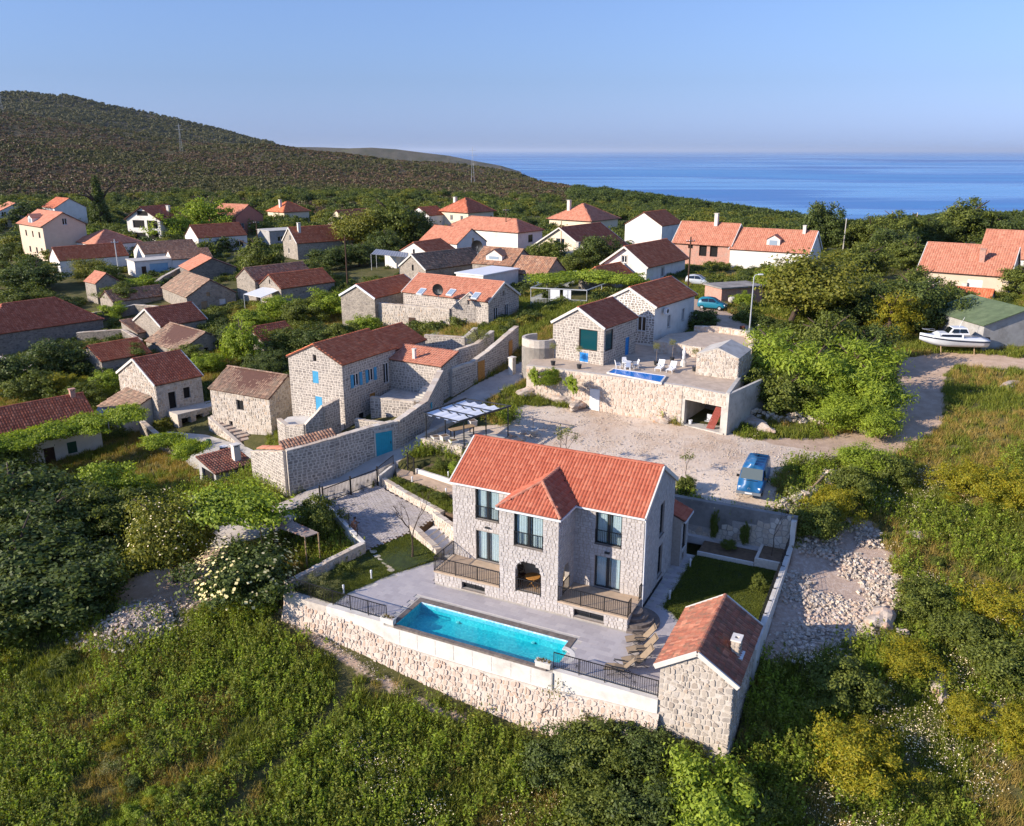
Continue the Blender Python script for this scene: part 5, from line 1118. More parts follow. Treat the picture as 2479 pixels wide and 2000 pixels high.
house('stone_house', 'brown roofed stone house with pale boarded doors on its shaded gable', -52.16, 133.68, 38, 8.0, 13.0, 2.0, 4.6, 2.42, 'y', 'old_stone', 'moss_tile', [('F', 3.2, 2.3, .6, .7, 'd:palewood'), ('F', 2.2, .0, 1.0, 1.6, 'd:palewood'), ('F', 5.2, .0, 1.0, 1.7, 'd:whiteframe')], jit=.02, **tq)
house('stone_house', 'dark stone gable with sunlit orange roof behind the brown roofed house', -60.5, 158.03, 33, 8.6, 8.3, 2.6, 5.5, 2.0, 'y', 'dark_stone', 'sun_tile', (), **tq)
house('stone_tower', 'slim stone tower house with orange roof among the bushes', -71.3, 143.5, 48, 4.0, 4.4, 1.2, 5.3, 1.5, 'y', 'old_stone', 'sun_tile', (), **tq)
house('stone_house', 'long low building with orange brown tiles beside the garden wall', (-66.24, 138.22)[0], (-66.24, 138.22)[1], 47, 9.2, 5.2, 1.0, 3.1, 1.4, 'x', 'old_stone', 'brown_tile', (), jit=.02, **tq)
house('stone_house', 'big stone house with hipped dark red roof at the picture edge', *(-70.05, 132.54), 230, 16, 10, -1.8, 2.6, 3.2, 'x', 'dark_stone', 'dark_tile', (), hip=4.5, **tq)
house('house', 'big pale three storey house with orange roof and attic window', -101.4, 184.64, 47.5, 9.0, 14.3, 4.2, 11.5, 2.55, 'y', 'beige', 'sun_tile', [('F', 4.2, 7.2, 1.0, 1.4, 'w'), ('F', 6.0, 1.0, .9, 1.3, 'w'), ('L', 2, 4.5, 1, 1.3, 'w:brownframe'), ('L', 6, 4.5, .8, 1.3, 'w:brownframe'), ('L', 10, 4.5, .9, 1.3, 'w:brownframe'), ('L', 2, 1, 1, 1.3, 'w:brownframe'), ('L', 5, 1, 1, 1.3, 'w:brownframe'), ('L', 9, 1, 1, 1.3, 'w:brownframe')], far=True, ov=.5, og=.3, tile=(.4, .5, .06, 3))
house('house', 'dark red roofed house half hidden behind the big pale house', *(-134.61, 253.14), 47, 9, 10, 4.5, 10.8, 2.6, 'y', 'white', 'dark_tile', (), far=True, tile=(.4, .5, .06, 3))
house('house', 'white house with terracotta roof cut by the picture edge behind trees', *(-150.63, 249.68), 40, 12, 10, 4.6, 9.4, 2.8, 'y', 'white', 'sun_tile', [('F', 2, 1, 1.2, 1.3, 'w'), ('F', 6, 1, 1.2, 1.3, 'w'), ('F', 2, 4, 1.2, 1.3, 'w')], far=True, tile=(.4, .5, .06, 3))
house('apartment_house', 'white apartment house with stacked loggia balconies and dark red roof', -88.65, 215.68, 72, 9.5, 10.2, 3.2, 10.5, 2.9, 'x', 'white', 'dark_tile', [('L', .8, 5.0, 3.2, 1.9, 'h'), ('L', 4.8, 5.0, 3.6, 1.9, 'h'), ('L', .8, 2.2, 3.2, 1.6, 'h'), ('L', 4.8, 2.2, 3.6, 1.6, 'h'), ('L', 4.8, -.4, 3.6, 1.6, 'h'), ('L', 3.4, 8.0, 3.4, 1.2, 'h')], far=True, ov=.5, og=.6, tile=(.4, .5, .06, 3), chim=((6.5, 2.4, 8.8, 1.2, .7),))
house('white_house', 'small white house with dark red roof and porch awning', -73.08, 198.32, 41.6, 11.96, 8.0, 3.8, 7.6, 2.57, 'x', 'white', 'red_tile', [('F', 1.6, 1.6, 1.7, 1.0, 'wl'), ('F', 6.0, .2, 1.4, 2.1, 'w'), ('F', 9.0, .9, 2.0, 1.5, 'wl')], far=True, tile=(.4, .5, .06, 3))
house('house', 'pink house with weathered roof and three white windows in its gable', -76.85, 238.58, 62, 10.5, 10.5, 4.8, 9.4, 3.0, 'y', 'pinkrender', 'sun_tile', [('F', 1.5, 1.2, 1.4, 1.5, 'w'), ('F', 4.6, 1.6, .8, 1.0, 'w'), ('F', 7.2, 1.3, 1.4, 1.5, 'w')], far=True, tile=(.45, .55, .06, 3), ov=.4)
house('house', 'house with red pyramid roof and water tank among trees', *(-69.66, 262.68), 48, 9, 9, 5.5, 9.2, 2.6, 'x', 'cream', 'red_tile', (), hip=4.4, far=True, tile=(.45, .55, .06, 3), ov=.5, chim=((1.5, 4, 5.2, 1.6, .7),))
house('house', 'dark red long roof with white gable left of the garage', *(-90.10, 168.23), 45, 13.5, 6.0, 3.0, 6.1, 2.3, 'x', 'white', 'red_tile', (), **tq)
house('house', 'orange pyramid roofed house behind the long red roof', *(-89.54, 182.72), 48, 10, 12, 3.6, 7.6, 2.6, 'x', 'white', 'sun_tile', (), hip=5, far=True, tile=(.4, .5, .06, 3))
house('garage', 'flat roofed white garage with pale blue door', *(-74.45, 166.53), 40, 7.5, 5.0, 3.0, 6.0, 0, 'x', 'white', None, [('F', 2.8, .0, 3.6, 2.4, 'd:palegarage'), ('F', 1.2, .0, .9, 2.0, 'd:darkwood')], far=True, cat='garage')
house('house', 'long brown tiled roof behind the white garage', -77.1, 177.7, 38, 11.4, 8.4, 3.0, 6.3, 1.94, 'x', 'white', 'brown_tile', (), **tq)
house('house', 'orange brown tiled roof with white gable beside the old walls', -68.67, 170.92, 32, 7.9, 6.9, 3.2, 6.0, 1.5, 'x', 'white', 'brown_tile', (), **tq)
house('stone_house', 'stone house with dark tiled roof and skylight above the green garden', -46.2, 182.76, 37.2, 13.3, 7.7, 4.2, 8.0, 3.0, 'x', 'old_stone', 'red_tile', [('L', 3.2, 4.1, .7, 1.1, 'w'), ('L', 4.4, 1.2, .7, 1.1, 'w')], verge='verge', tile=(.4, .48, .1, 3), chim=((1.8, 2.6, 6.0, 1.6, .6),))
house('stone_house', 'long stone house with red roof and pale awning at its gable', -36.54, 132.26, 47.8, 10.3, 6.3, 3.0, 6.2, 1.83, 'x', 'old_stone', 'red_tile', [('L', 2.9, 3.6, .35, .7, 'h')], **tq)
e3 = Vector((math.cos(R(47.8)), math.sin(R(47.8)), 0)); n3 = Vector((-e3.y, e3.x, 0)); p_ = Vector((-36.54, 132.26, 0)) + n3 * 6.5 - e3 * .6
house('stone_house', 'long mossy roof directly behind the red roof with the awning', p_.x, p_.y, 47.8, 11.2, 5.6, 3.2, 6.9, 1.7, 'x', 'old_stone', 'brown_tile', (), jit=.02, **tq)
house('house', 'white gabled house with orange roof beside the long white building', -10.95, 168.7, 46.1, 8.2, 11.3, 6.2, 9.3, 2.7, 'y', 'white', 'sun_tile', [('F', 4.2, 2.9, .6, 1.1, 'w')], far=True, tile=(.4, .48, .1, 3))
house('house', 'small white gable with rusty orange roof near the corrugated canopy', -15.65, 156.77, 58.9, 8.6, 6.3, 6.2, 9.0, 1.63, 'x', 'white', 'red_tile', [('L', 2.9, 2.4, .5, .8, 'h')], tile=(.4, .48, .1, 3))
house('stone_house', 'long stone house with dark mossy roof and small gable window', -14.2, 138.6, 47, 14.0, 6.8, 5.6, 8.3, 2.2, 'x', 'old_stone', 'moss_tile', [('L', 3.0, 2.2, .5, 1.0, 'h')], jit=.02, verge='verge', **tq)
house('stone_house', 'old stone house with brown roof and two blue shutters by the vines', 5.09, 127.12, 57.3, 6.3, 6.2, 6.8, 9.0, 2.2, 'y', 'old_stone', 'brown_tile', [('L', 1.6, .4, .9, 1.4, 'ws:bluegrey')], jit=.02, **tq)
house('house', 'cream gabled house with dark roof and balcony door', 14.6, 164.5, 52, 14.5, 13.0, 7.0, 8.6, 3.9, 'x', 'cream', 'dark_tile', [('L', 5.4, 1.0, 2.0, 2.4, 'w')], far=True, ov=.6, og=.4, tile=(.4, .48, .1, 3), verge='verge')
house('white_house', 'two storey white house with dark orange roof and stone framed windows', 19.81, 123.99, 53.5, 13.0, 7.2, 8.0, 10.9, 2.5, 'x', 'white', 'red_tile', [('L', 2.2, .2, 1.5, 1.5, 'wl'), ('L', 3.4, 3.0, .8, 1.0, 'wl'), ('F', 4.8, .6, .9, 1.4, 'wl')], ov=.5, og=.5, verge='verge', tile=(.34, .46, .09, 4))
house('house', 'white house with orange roof, small dormer and arched porch', 48.91, 139.3, 58, 8.2, 13.3, 7.4, 11.0, 3.07, 'y', 'white', 'sun_tile', (), ov=.3, verge='whiteframe', tile=(.34, .46, .07, 4), chim=((3.6, 2.0, 6.2, 1.2, .5),))
house('unfinished_house', 'unfinished house of red blocks and bare concrete with orange roof', 37.87, 146.65, 56, 7.4, 10.8, 7.6, 11.5, 3.2, 'y', 'brick', 'sun_tile', [('L', 2.4, 1.6, 1.4, 2.3, 'h'), ('L', 4.4, 1.6, 1.4, 2.3, 'h'), ('L', 7.0, 2.8, .9, .9, 'h')], ov=.4, verge='verge', tile=(.34, .46, .07, 4), chim=((3.2, 4.2, 7.2, 1.4, .6),))
house('white_house', 'white house with brown tiled roof and air conditioner above the pool terrace', 15.15, 88.0, 54, 10.0, 6.2, 7.6, 11.3, 1.65, 'x', 'white', 'red_tile', [('F', 3.2, .8, .8, 1.4, 'w'), ('F', 6.8, 1.0, .8, 1.4, 'w'), ('L', 1.0, .8, 1.0, 1.6, 'w')], dict(SB, sides='L', mat='village_stone'), ov=.3, verge='verge', mortar='white', tile=(.32, .42, .09, 5))
house('stone_house', 'stone house with big teal corner windows above the small blue pool', 8.91, 79.59, 55.4, 6.9, 5.8, 6.95, 10.7, 1.66, 'x', 'village_stone', 'dark_tile', [('L', .7, 1.25, 2.1, 2.1, 'g:teal_glass'), ('F', .3, 1.25, 1.6, 2.1, 'g:teal_glass'), ('F', 4.6, .0, .9, 1.9, 'd:strongblue'), ('L', 1.7, .05, 1.0, .95, 's:strongblue')], dict(SB, z0=-.3), mortar='village_mortar', verge='verge', sp=200, tile=(.26, .36, .075, 5))
house('house', 'beige house with orange roof, closed white shutters and brick chimney', 68.58, 115.71, 55, 11.5, 11.7, 7.4, 10.6, 3.3, 'y', 'beige', 'sun_tile', [('L', 3.2, .9, 1.9, 1.3, 's:whiteframe'), ('L', 8.6, 1.1, 1.1, 1.0, 's:whiteframe')], ov=.4, verge='verge', tile=(.32, .44, .07, 4), chim=((2.4, 4.0, 4.4, 1.7, .7, 'brick'),))
house('shed', 'small shed with red tiled roof in front of the beige house', *(62.59, 109.05), 55, 4.0, 7.0, 6.8, 8.5, .9, 'y', 'beige', 'red_tile', (), tile=(.32, .44, .07, 4), cat='shed')
house('house', 'house with orange brown roof cut by the picture edge behind the beige house', *(81.92, 123.99), 55, 12, 12, 7.6, 11.4, 3.6, 'y', 'white', 'sun_tile', (), tile=(.4, .5, .07, 3))
house('barn', 'grey rendered barn with green felt roof beside the boat', *(50.84, 88.83), 8, 9.5, 9, 6.1, 9.2, 1.6, 'y', 'greyrender', '=greenfelt', (), cat='barn', ov=.35, og=.3)
house('house', 'renovated stone house with orange roof and three skylights', -2.94, 103.0, 55.8, 6.8, 13.9, 6.2, 9.2, 1.95, 'y', 'village_stone', 'sun_tile', [('F', 1.2, .3, .9, 1.7, 'w'), ('F', 3.6, .1, .9, 2.0, 'w'), ('F', 3.2, 3.2, .4, .7, 'h')], SB, mortar='village_mortar', verge='verge', tile=(.26, .42, .07, 5))
house('stone_house', 'stone house with rusty orange roof and white gable left of the skylights', -18.0, 109.2, 62, 10.6, 5.6, 5.2, 8.6, 1.5, 'x', 'old_stone', 'red_tile', (), verge='whiteframe', **tq)
house('house', 'dark hip roofed house beyond the long white building', *(-11.89, 232.96), 48, 10, 11, 6.2, 11.2, 3.2, 'x', 'cream', 'dark_tile', [('L', 2, 2.4, 1, 1.4, 'w'), ('L', 6, 2.4, 1, 1.4, 'w')], hip=5, far=True, ov=.6, tile=(.45, .55, .06, 3), chim=((3, 8, 6.6, 1.6, .8),))
house('long_house', 'long white building with hipped orange roof and one dark window', 1.24, 181.39, 50.8, 8.6, 21, 6.6, 10.5, 2.2, 'y', 'white', 'sun_tile', [('F', 3.6, 1.4, 1.6, 1.6, 'w:brownframe')], hip=4.2, far=True, ov=.4, tile=(.4, .5, .06, 3))
house('house', 'stone house with tiled roof and wide dormer behind the orange skylight roof', -.08, 134.46, 60, 7.6, 7.4, 7.0, 9.5, 2.2, 'y', 'old_stone', 'brown_tile', (), **tq)
house('house', 'house with orange hip roof and chimney beyond the cream gable', *(19.56, 211.82), 50, 12, 13, 6.5, 10.6, 3.4, 'x', 'cream', 'sun_tile', (), hip=6, far=True, ov=.6, tile=(.45, .55, .06, 3), chim=((3, 9, 6.4, 1.8, .8),))
house('house', 'cream house gable with dark roof among trees beyond the skylight house', *(-42.35, 224.32), 50, 11, 11, 5.2, 8.4, 3.4, 'x', 'cream', 'dark_tile', [('L', 3, 1, 1, 1.4, 'w')], far=True, ov=.5, tile=(.45, .55, .06, 3))
house('house', 'tiny red roofed house far behind the wood', *(-22.68, 235.10), 50, 7, 8, 5.5, 10, 2.0, 'x', 'white', 'red_tile', [('L', 2, 2, 1, 1.4, 'w')], far=True, tile=(.45, .55, .06, 3))
house('stone_house', 'old stone gable and roof half hidden beyond the green vines', *(14.08, 118.53), 53, 7.0, 5.5, 7.2, 9.3, 1.8, 'x', 'old_stone', 'red_tile', (), **tq)
house('house', 'dark red roof showing beyond the two storey white house', *(32.14, 183.29), 53, 10, 9, 7.2, 11.6, 2.6, 'x', 'white', 'red_tile', (), far=True, tile=(.4, .5, .06, 3))
house('stone_house', 'dark red roof sunk in ivy right of the mossy stone house', *(-32.21, 106.26), 49, 5.5, 6, 1.0, 3.4, 1.4, 'x', 'old_stone', 'dark_tile', (), **tq)
YARD = [(-37.07, 83.28), (-37.51, 86.03), (-32.09, 83.37), (-26.04, 77.73), (-22.65, 72.91), (-25.55, 71.12), (-30.01, 73.99)]
MB().prism(YARD, -4, [zat(*p) + .1 for p in YARD]).build('courtyard', K['concrete'], None, kind='structure', label='pale paved yard below the worn staircase'); FOOT.append(YARD); FOOT.append([(-36.72, 84.23), (-37.95, 90.92), (-32.67, 89.29), (-24.33, 79.00), (-23.59, 74.88), (-31.41, 81.54)])

# ---------------------------------------------------------------- the pool terrace above the gravel lot
TZ = 6.95
FW = [(1.52, 79.66), (6.62, 77.25), (7.84, 76.47), (15.35, 72.26), (18.61, 69.46)]
wl = wallbox('terrace_wall', 'tall pinkish stone wall of the pool terrace above the gravel lot', [(*FW[0], TZ, 3.6), (*FW[1], TZ, 3.2), (*FW[2], TZ, 2.9), (*FW[3], TZ, 2.8)], .5, 'pink_stone', False, None, stones=dict(SR, sides='f'), sp=300, mortar='white_mortar')
A, B = Vector((*FW[2], 0)), Vector((*FW[3], 0)); ex = (B - A).normalized(); n = Vector((ex.y, -ex.x, 0)); fr = (A + n * .23, ex, n)
MB().fbox(fr, -.35, .65, .01, .09, 3.3, 5.5).build('side_door', K['whiteframe'], wl, label='white metal door at the foot of the wall')
# garage under the terrace
gA, gB = Vector((*FW[3], 0)), Vector((*FW[4], 0)); ex = (gB - gA).normalized(); n = Vector((ex.y, -ex.x, 0)); L = (gB - gA).length; fr = (gA + n * .2, ex, n)
gar = thing('garage', 'open garage under the corner of the pool terrace', 'garage', (0, 0, 0))
lint = MB().fbox(fr, 0, L, -.45, .0, 5.75, TZ).build('lintel', K['white_mortar'], gar); put_stones(lay_stones(fr, L, flat_top(TZ), [], rh=.24, sw=(.2, .5), cut=.2, jit=.6, gap=.012, z0=5.78, seed=5, proud=(0, .05)), K['rubble_stone'], lint, gar, 80)
MB().fbox(fr, 0, .35, -.45, -.002, 2.8, 5.75).build('pier', K['concrete'], gar); MB().fbox(fr, L - .4, L, -.45, -.002, 2.8, 5.75).build('pier', K['concrete'], gar)
MB().fbox(fr, -.2, L, -4.6, -4.5, 2.8, 5.75).build('back_wall', K['dark_concrete'], gar); MB().fbox(fr, -.2, 0, -4.5, -.45, 2.8, 5.75).build('side_wall', K['concrete'], gar); MB().fbox(fr, L, L + .25, -9.5, -.0, 2.8, TZ + .05).build('side_wall', K['concrete'], gar)
MB().fbox(fr, 0, L, -4.5, .1, 2.8, 3.42).build('floor', K['concrete'], gar)
pb = thing('plank_stack', 'reddish planks leaning in the garage corner', 'planks', tuple(gA + ex * (L - .75) - n * .3 + UP * 3.42), math.atan2(ex.y, ex.x))
for i in range(7): MB().add([Vector(p) + Vector((-.1 * i, -.02 * i, 0)) for p in ((-.5, -.1, 0), (-.42, -.1, 0), (-.42, -.05, 0), (-.5, -.05, 0), (.25, .1, 2.2), (.33, .1, 2.2), (.33, .15, 2.2), (.25, .15, 2.2))], [(0,1,2,3), (7,6,5,4), (0,4,5,1), (1,5,6,2), (2,6,7,3), (3,7,4,0)]).build('plank', K['redpaint'], pb)
gc = thing('chair', 'old metal armchair standing in the garage opening', 'chair', tuple(gA + ex * 2.2 - n * .9 + UP * 3.42), math.atan2(ex.y, ex.x)); MB().box(-.25, .25, -.25, .22, .42, .46).build('seat', K['zinc'], gc); MB().box(-.25, .25, .2, .24, .46, 1.0).build('backrest', K['zinc'], gc)
for x in (-.24, .24):
    for y in (-.23, .22): MB().tube([(x, y, 0), (x, y, .62)], .015, 5).build('leg', K['black'], gc)
    MB().box(x - .02, x + .02, -.24, .22, .62, .65).build('armrest', K['black'], gc)
bk = thing('bucket', 'white bucket at the garage pier', 'bucket', tuple(gA + ex * .75 - n * .3 + UP * 3.42)); MB().lathe([(.14, 0), (.18, .34), (.19, .36)], n=14).build('body', K['plastic'], bk)
# the paved deck
TT_ = [(1.52, 79.66), (3.99, 78.20), (6.62, 77.25), (7.84, 76.47), (13.86, 73.23), (15.35, 72.26), (18.61, 69.46), (20.44, 73.23), (23.05, 79.33), (23.33, 83.82), (19.92, 85.67), (15.36, 89.62), (12.56, 96.22), (4.17, 91.72)]
deck_m = plain('deck_slab', 'bba893', .85, .12, 1.5, c2='a08d7b', sc2=1.2)
PQ = [(9.05, 76.47), (9.80, 77.88), (14.21, 75.27), (13.38, 73.09)]
dk = MB(); dk.prism(TT_, 5.75, TZ - .03).build('pool_deck', deck_m, None, kind='structure', label='sunlit paved terrace around the small blue pool')
dp = thing('plunge_pool', 'narrow bright blue plunge pool at the edge of the stone terrace', 'pool', (0, 0, 0))
cx_, cy_ = np.mean([p[0] for p in PQ]), np.mean([p[1] for p in PQ]); big = [(cx_ + (p[0] - cx_) * 1.05, cy_ + (p[1] - cy_) * 1.12) for p in PQ]
rim = MB(); rim.v = [(p[0], p[1], TZ + .1) for p in PQ] + [(p[0], p[1], TZ + .1) for p in big] + [(p[0], p[1], TZ - .1) for p in PQ] + [(p[0], p[1], TZ - .1) for p in big]
rim.f = [f for i in range(4) for f in ((i, (i+1) % 4, 4 + (i+1) % 4, 4 + i), (4 + i, 4 + (i+1) % 4, 12 + (i+1) % 4, 12 + i), (i, 8 + i, 8 + (i+1) % 4, (i+1) % 4))]
rim.build('rim', K['pale_concrete'], dp)
MB().add([(p[0], p[1], TZ + .06) for p in PQ], [(0, 1, 2, 3)]).build('water', plain('blue_pool_water', '1273c4', .08, .05, 2), dp)
# upper terrace
UT = [(14.77, 85.26), (17.03, 84.48), (19.25, 82.95), (21.87, 82.58), (23.46, 80.76), (24.81, 83.71), (25.01, 88.11), (22.64, 90.26), (20.02, 90.70), (17.06, 89.39)]
ut = MB().prism(UT, 5.5, 8.0).build('upper_terrace', K['deck'] if 'deck' in K else deck_m, None, kind='structure', label='upper paved terrace with curved parapet')
UP_P = [(p[0], p[1], 8.55, 5) for p in UT[4:9]]
wallbox('parapet', 'curved low stone parapet around the upper terrace', UP_P, .35, 'pink_stone', False, .03, stones=dict(SR, sides='fb'), sp=60, mortar='white_mortar')
wallbox('terrace_wall', 'stone wall between the lower and upper terrace behind the sun loungers', [(*UT[0], 8.1, 6.5), (*UT[1], 8.0, 6.5), (*UT[2], 7.9, 6.5), (*UT[3], 7.9, 6.5)], .4, 'pink_stone', False, .02, stones=dict(SR, sides='f'), sp=80, mortar='white_mortar')
wallbox('terrace_wall', 'grey stone side wall of the terrace above the thicket', [(*FW[4], TZ + .1, 2.5), (*(23.05, 79.33), TZ + .2, 3.5), (*(24.77, 82.95), 8.2, 4)], .35, 'concrete', False)
hut0 = (20.66, 74.24); house('stone_hut', 'small roofless stone hut with two gables on the terrace corner', hut0[0], hut0[1], 60, 4.2, 3.95, TZ - .02, 8.95, .75, 'x', 'rubble_stone', '=concrete', (), SR, mortar='white_mortar', cat='hut', sp=120, ov=.02, og=.02)
# curved balcony at the left end
cb = thing('round_balcony', 'rounded pale balcony at the alley end of the stone house', 'balcony', ((2.92, 84.13)[0], (2.92, 84.13)[1], 3.5))
a = [(1.9 * math.cos(t), 1.9 * math.sin(t)) for t in np.linspace(R(100), R(330), 15)]; wbm = MB()
for (x0, y0), (x1, y1) in zip(a[:-1], a[1:]): wbm.add([(x0, y0, 0), (x1, y1, 0), (x1, y1, 5.3), (x0, y0, 5.3), (x0 * .84, y0 * .84, 0), (x1 * .84, y1 * .84, 0), (x1 * .84, y1 * .84, 5.3), (x0 * .84, y0 * .84, 5.3)], [(0,1,2,3), (7,6,5,4), (3,2,6,7)])
wbm.build('curved_wall', K['white_mortar'], cb, smooth=False); MB().prism(a, 0, 4.5).build('floor', K['concrete'], cb)
MB().box(-.35, .35, -1.98, -1.9, 1.2, 2.1).build('hatch', K['strongblue'], cb)
# furniture
def pt(u): return Vector(u)
def plastic_chair(label, loc, rz):
    c = thing('garden_chair', label, 'chair', loc, rz, 'white plastic chairs by the plunge pool'); MB().box(-.23, .23, -.22, .22, .4, .44).build('seat', K['plastic'], c); MB().add([(-.23, .2, .44), (.23, .2, .44), (.2, .32, .9), (-.2, .32, .9), (-.23, .23, .44), (.23, .23, .44), (.2, .35, .9), (-.2, .35, .9)], [(0,1,2,3), (7,6,5,4), (0,4,5,1), (1,5,6,2), (2,6,7,3), (3,7,4,0)]).build('backrest', K['plastic'], c)
    for x in (-.21, .21):
        for y in (-.19, .19): MB().tube([(x, y, .4), (x * 1.15, y * 1.15, 0)], .025, 5).build('leg', K['plastic'], c)
        MB().box(x - .03, x + .03, -.2, .25, .62, .65).box(x - .02, x + .02, -.2, -.16, .42, .62).build('armrest', K['plastic'], c)
tb = Vector((11.04, 78.27, 6.93)); t = thing('garden_table', 'white plastic table among the white chairs by the plunge pool', 'table', tuple(tb)); MB().lathe([(.43, .68), (.46, .70), (.46, .73)], n=18).build('table_top', K['plastic'], t)
for a in range(4): MB().tube([(.3 * math.cos(a * 1.57 + .78), .3 * math.sin(a * 1.57 + .78), .68), (.36 * math.cos(a * 1.57 + .78), .36 * math.sin(a * 1.57 + .78), 0)], .03, 5).build('leg', K['plastic'], t)
for (dx, dy, r_), lb in zip(((-.85, -.1, 95), (.0, -.75, 180), (.85, .1, -80), (-.1, .8, 5)), ('white plastic chair on the stone house side of the table', 'white plastic chair on the plunge pool side of the table', 'white plastic chair on the lounger side of the table', 'white plastic chair behind the white table')): plastic_chair(lb, tuple(tb + Vector((dx, dy, 0))), R(r_))
def sunbed(label, loc, rz):
    c = thing('sun_lounger', label, 'sun lounger', loc, rz, 'white sun loungers by the plunge pool'); b = MB()
    for i in range(9): b.box(-.3, .3, -.9 + i * .12, -.9 + i * .12 + .1, .3, .34)
    b.build('seat', K['plastic'], c); b = MB()
    for i in range(6): y, z = .2 + i * .08, .34 + i * .09; b.add([(-.3, y, z), (.3, y, z), (.3, y + .07, z + .08), (-.3, y + .07, z + .08), (-.3, y + .02, z - .02), (.3, y + .02, z - .02), (.3, y + .09, z + .06), (-.3, y + .09, z + .06)], [(0,1,2,3), (7,6,5,4), (0,4,5,1), (1,5,6,2), (2,6,7,3), (3,7,4,0)])
    b.build('backrest', K['plastic'], c)
    for x in (-.28, .28):
        MB().box(x - .03, x + .03, -.9, .6, .24, .3).build('rail', K['plastic'], c); MB().box(x - .03, x + .03, -.15, .2, .5, .54).build('armrest', K['plastic'], c)
        for y in (-.75, .45): MB().tube([(x, y, .26), (x, y, 0)], .03, 5).build('leg', K['plastic'], c)
sunbed('white sun lounger nearer the chairs', tuple((14.20, 77.96, 6.93)), R(-25)); sunbed('white sun lounger nearer the stone hut', tuple((15.20, 77.32, 6.93)), R(-28))
stt = thing('statue', 'white statue standing before the terrace wall', 'statue', tuple((16.69, 79.25, 7.30))); MB().lathe([(.3, -.5), (.3, .1), (.22, .15), (.22, .3)], n=10).build('plinth', K['pale_concrete'], stt); MB().lathe([(.12, .3), (.16, .5), (.13, .75), (.17, 1.0), (.15, 1.2), (.06, 1.28), (.09, 1.38), (.08, 1.5), (.03, 1.56)], n=12).build('figure', K['plastic'], stt, smooth=True)
# boulders in front of the terrace wall
def boulder(label, p, s, seed, mat='rock', group=None, sink=.3):
    r = random.Random(seed); import bmesh
    bm = bmesh.new(); bmesh.ops.create_icosphere(bm, subdivisions=3, radius=1)
    ph = [r.uniform(0, 6) for _ in range(6)]
    for v in bm.verts:
        c = v.co; k = 1 + .16 * math.sin(c.x * 3 + ph[0]) * math.cos(c.y * 3 + ph[1]) + .12 * math.sin(c.z * 5 + ph[2] + c.x * 4) + .06 * math.sin(c.y * 9 + ph[3]) + r.uniform(-.04, .04)
        v.co = Vector((c.x * k, c.y * k, max(-.5, c.z * k)))
    me = bpy.data.meshes.new('boulder'); bm.to_mesh(me); bm.free(); me.materials.append(K[mat])
    o = mkobj('boulder', me, None, p, r.uniform(0, 6), label=label, category='rock'); o.scale = s; o.location.z += s[2] * sink
    if group: o['group'] = group
    return o
boulder('pale rock outcrop at the alley end of the terrace wall', (2.48, 80.01, 4.08), (2.2, 1.0, .6), 1, group='rock outcrop'); boulder('middle pale rock below the ivy on the terrace wall', (4.53, 78.35, 3.80), (2.0, .9, .6), 2, group='rock outcrop'); boulder('pale rock next to the white side door', (6.46, 77.13, 3.58), (1.8, .7, .5), 3, group='rock outcrop')
boulder('orange stained rock at the garage foot', (13.59, 72.75, 3.33), (1.0, .5, .45), 4, group='rock outcrop'); boulder('pinkish rock at the thicket foot right of the garage', (21.83, 71.21, 3.44), (2.2, .7, .5), 5, group='rock outcrop')
boulder('large pale boulder in the rubble field', (22.69, 45.41, -0.98), (1.1, .8, .9), 6); boulder('flat grey stone slab on the grass beyond the rubble', (28.62, 54.07, 0.91), (.7, .5, .25), 7); boulder('pale flat rock in the grass by the track', (48.20, 78.11, 5.37), (1.6, .6, .3), 8)
boulder('small pointed pale stone below the large boulder', (23.58, 44.34, -1.04), (.4, .3, .4), 9); boulder('grey limestone outcrop in the flowers', (25.85, 38.07, -2.01), (1.0, .7, .4), 10); boulder('grey limestone ledge above the yellow bush', (23.97, 40.45, -1.77), (1.4, .5, .4), 11)
FOOT.append([(FW[3][0] - .3, FW[3][1] - .5), (FW[4][0] + .5, FW[4][1] - .5), (FW[4][0] + 4, FW[4][1] + 6), (FW[3][0] + 2, FW[3][1] + 7)])

# ---------------------------------------------------------------- pergola on the patio
PZ = 2.9
pat = MB().prism([(-8.2, 69.0), (-4.25, 66.7), (-1.6, 68.2), (.2, 70.9), (-3.9, 74.6), (-5.6, 73.0)], 0, PZ).build('patio', K['concrete'], None, kind='structure', label='raised stone patio under the pergola')
wallbox('patio_wall', 'low pale stone wall around the pergola patio', [(-4.1, 66.6, 3.15, .5), (-8.2, 68.9, 3.15, .5), (-5.6, 73.1, 3.3, 1), (-3.9, 74.7, 3.3, 2)][::-1], .45, 'pale_stone', False, .04, stones=dict(SR, sides='fb'), sp=100, mortar='white_mortar')
wallbox('patio_wall', 'pale stone patio wall facing the villa roof', [(-4.1, 66.6, 3.1, .5), (-1.5, 68.1, 3.1, 1)], .45, 'pale_stone', False, .04, stones=dict(SR, sides='f'), sp=40, mortar='white_mortar')
pg = thing('pergola', 'steel pergola with sagging white shade cloths beside the gravel lot', 'pergola', (0, 0, 0)); ZR = 5.65
C4 = [Vector((-7.6, 68.2, ZR)), Vector((-4.35, 65.75, ZR)), Vector((-.1, 70.2, ZR)), Vector((-4.2, 72.5, ZR))]
def beam(a, b, w, mat, par, name='beam'):
    d = (b - a).normalized(); s = d.cross(UP).normalized() * w; u = UP * w
    return MB().add([a - s - u, a + s - u, a + s + u, a - s + u, b - s - u, b + s - u, b + s + u, b - s + u], [(0,1,2,3), (7,6,5,4), (0,4,5,1), (1,5,6,2), (2,6,7,3), (3,7,4,0)]).build(name, K[mat], par)
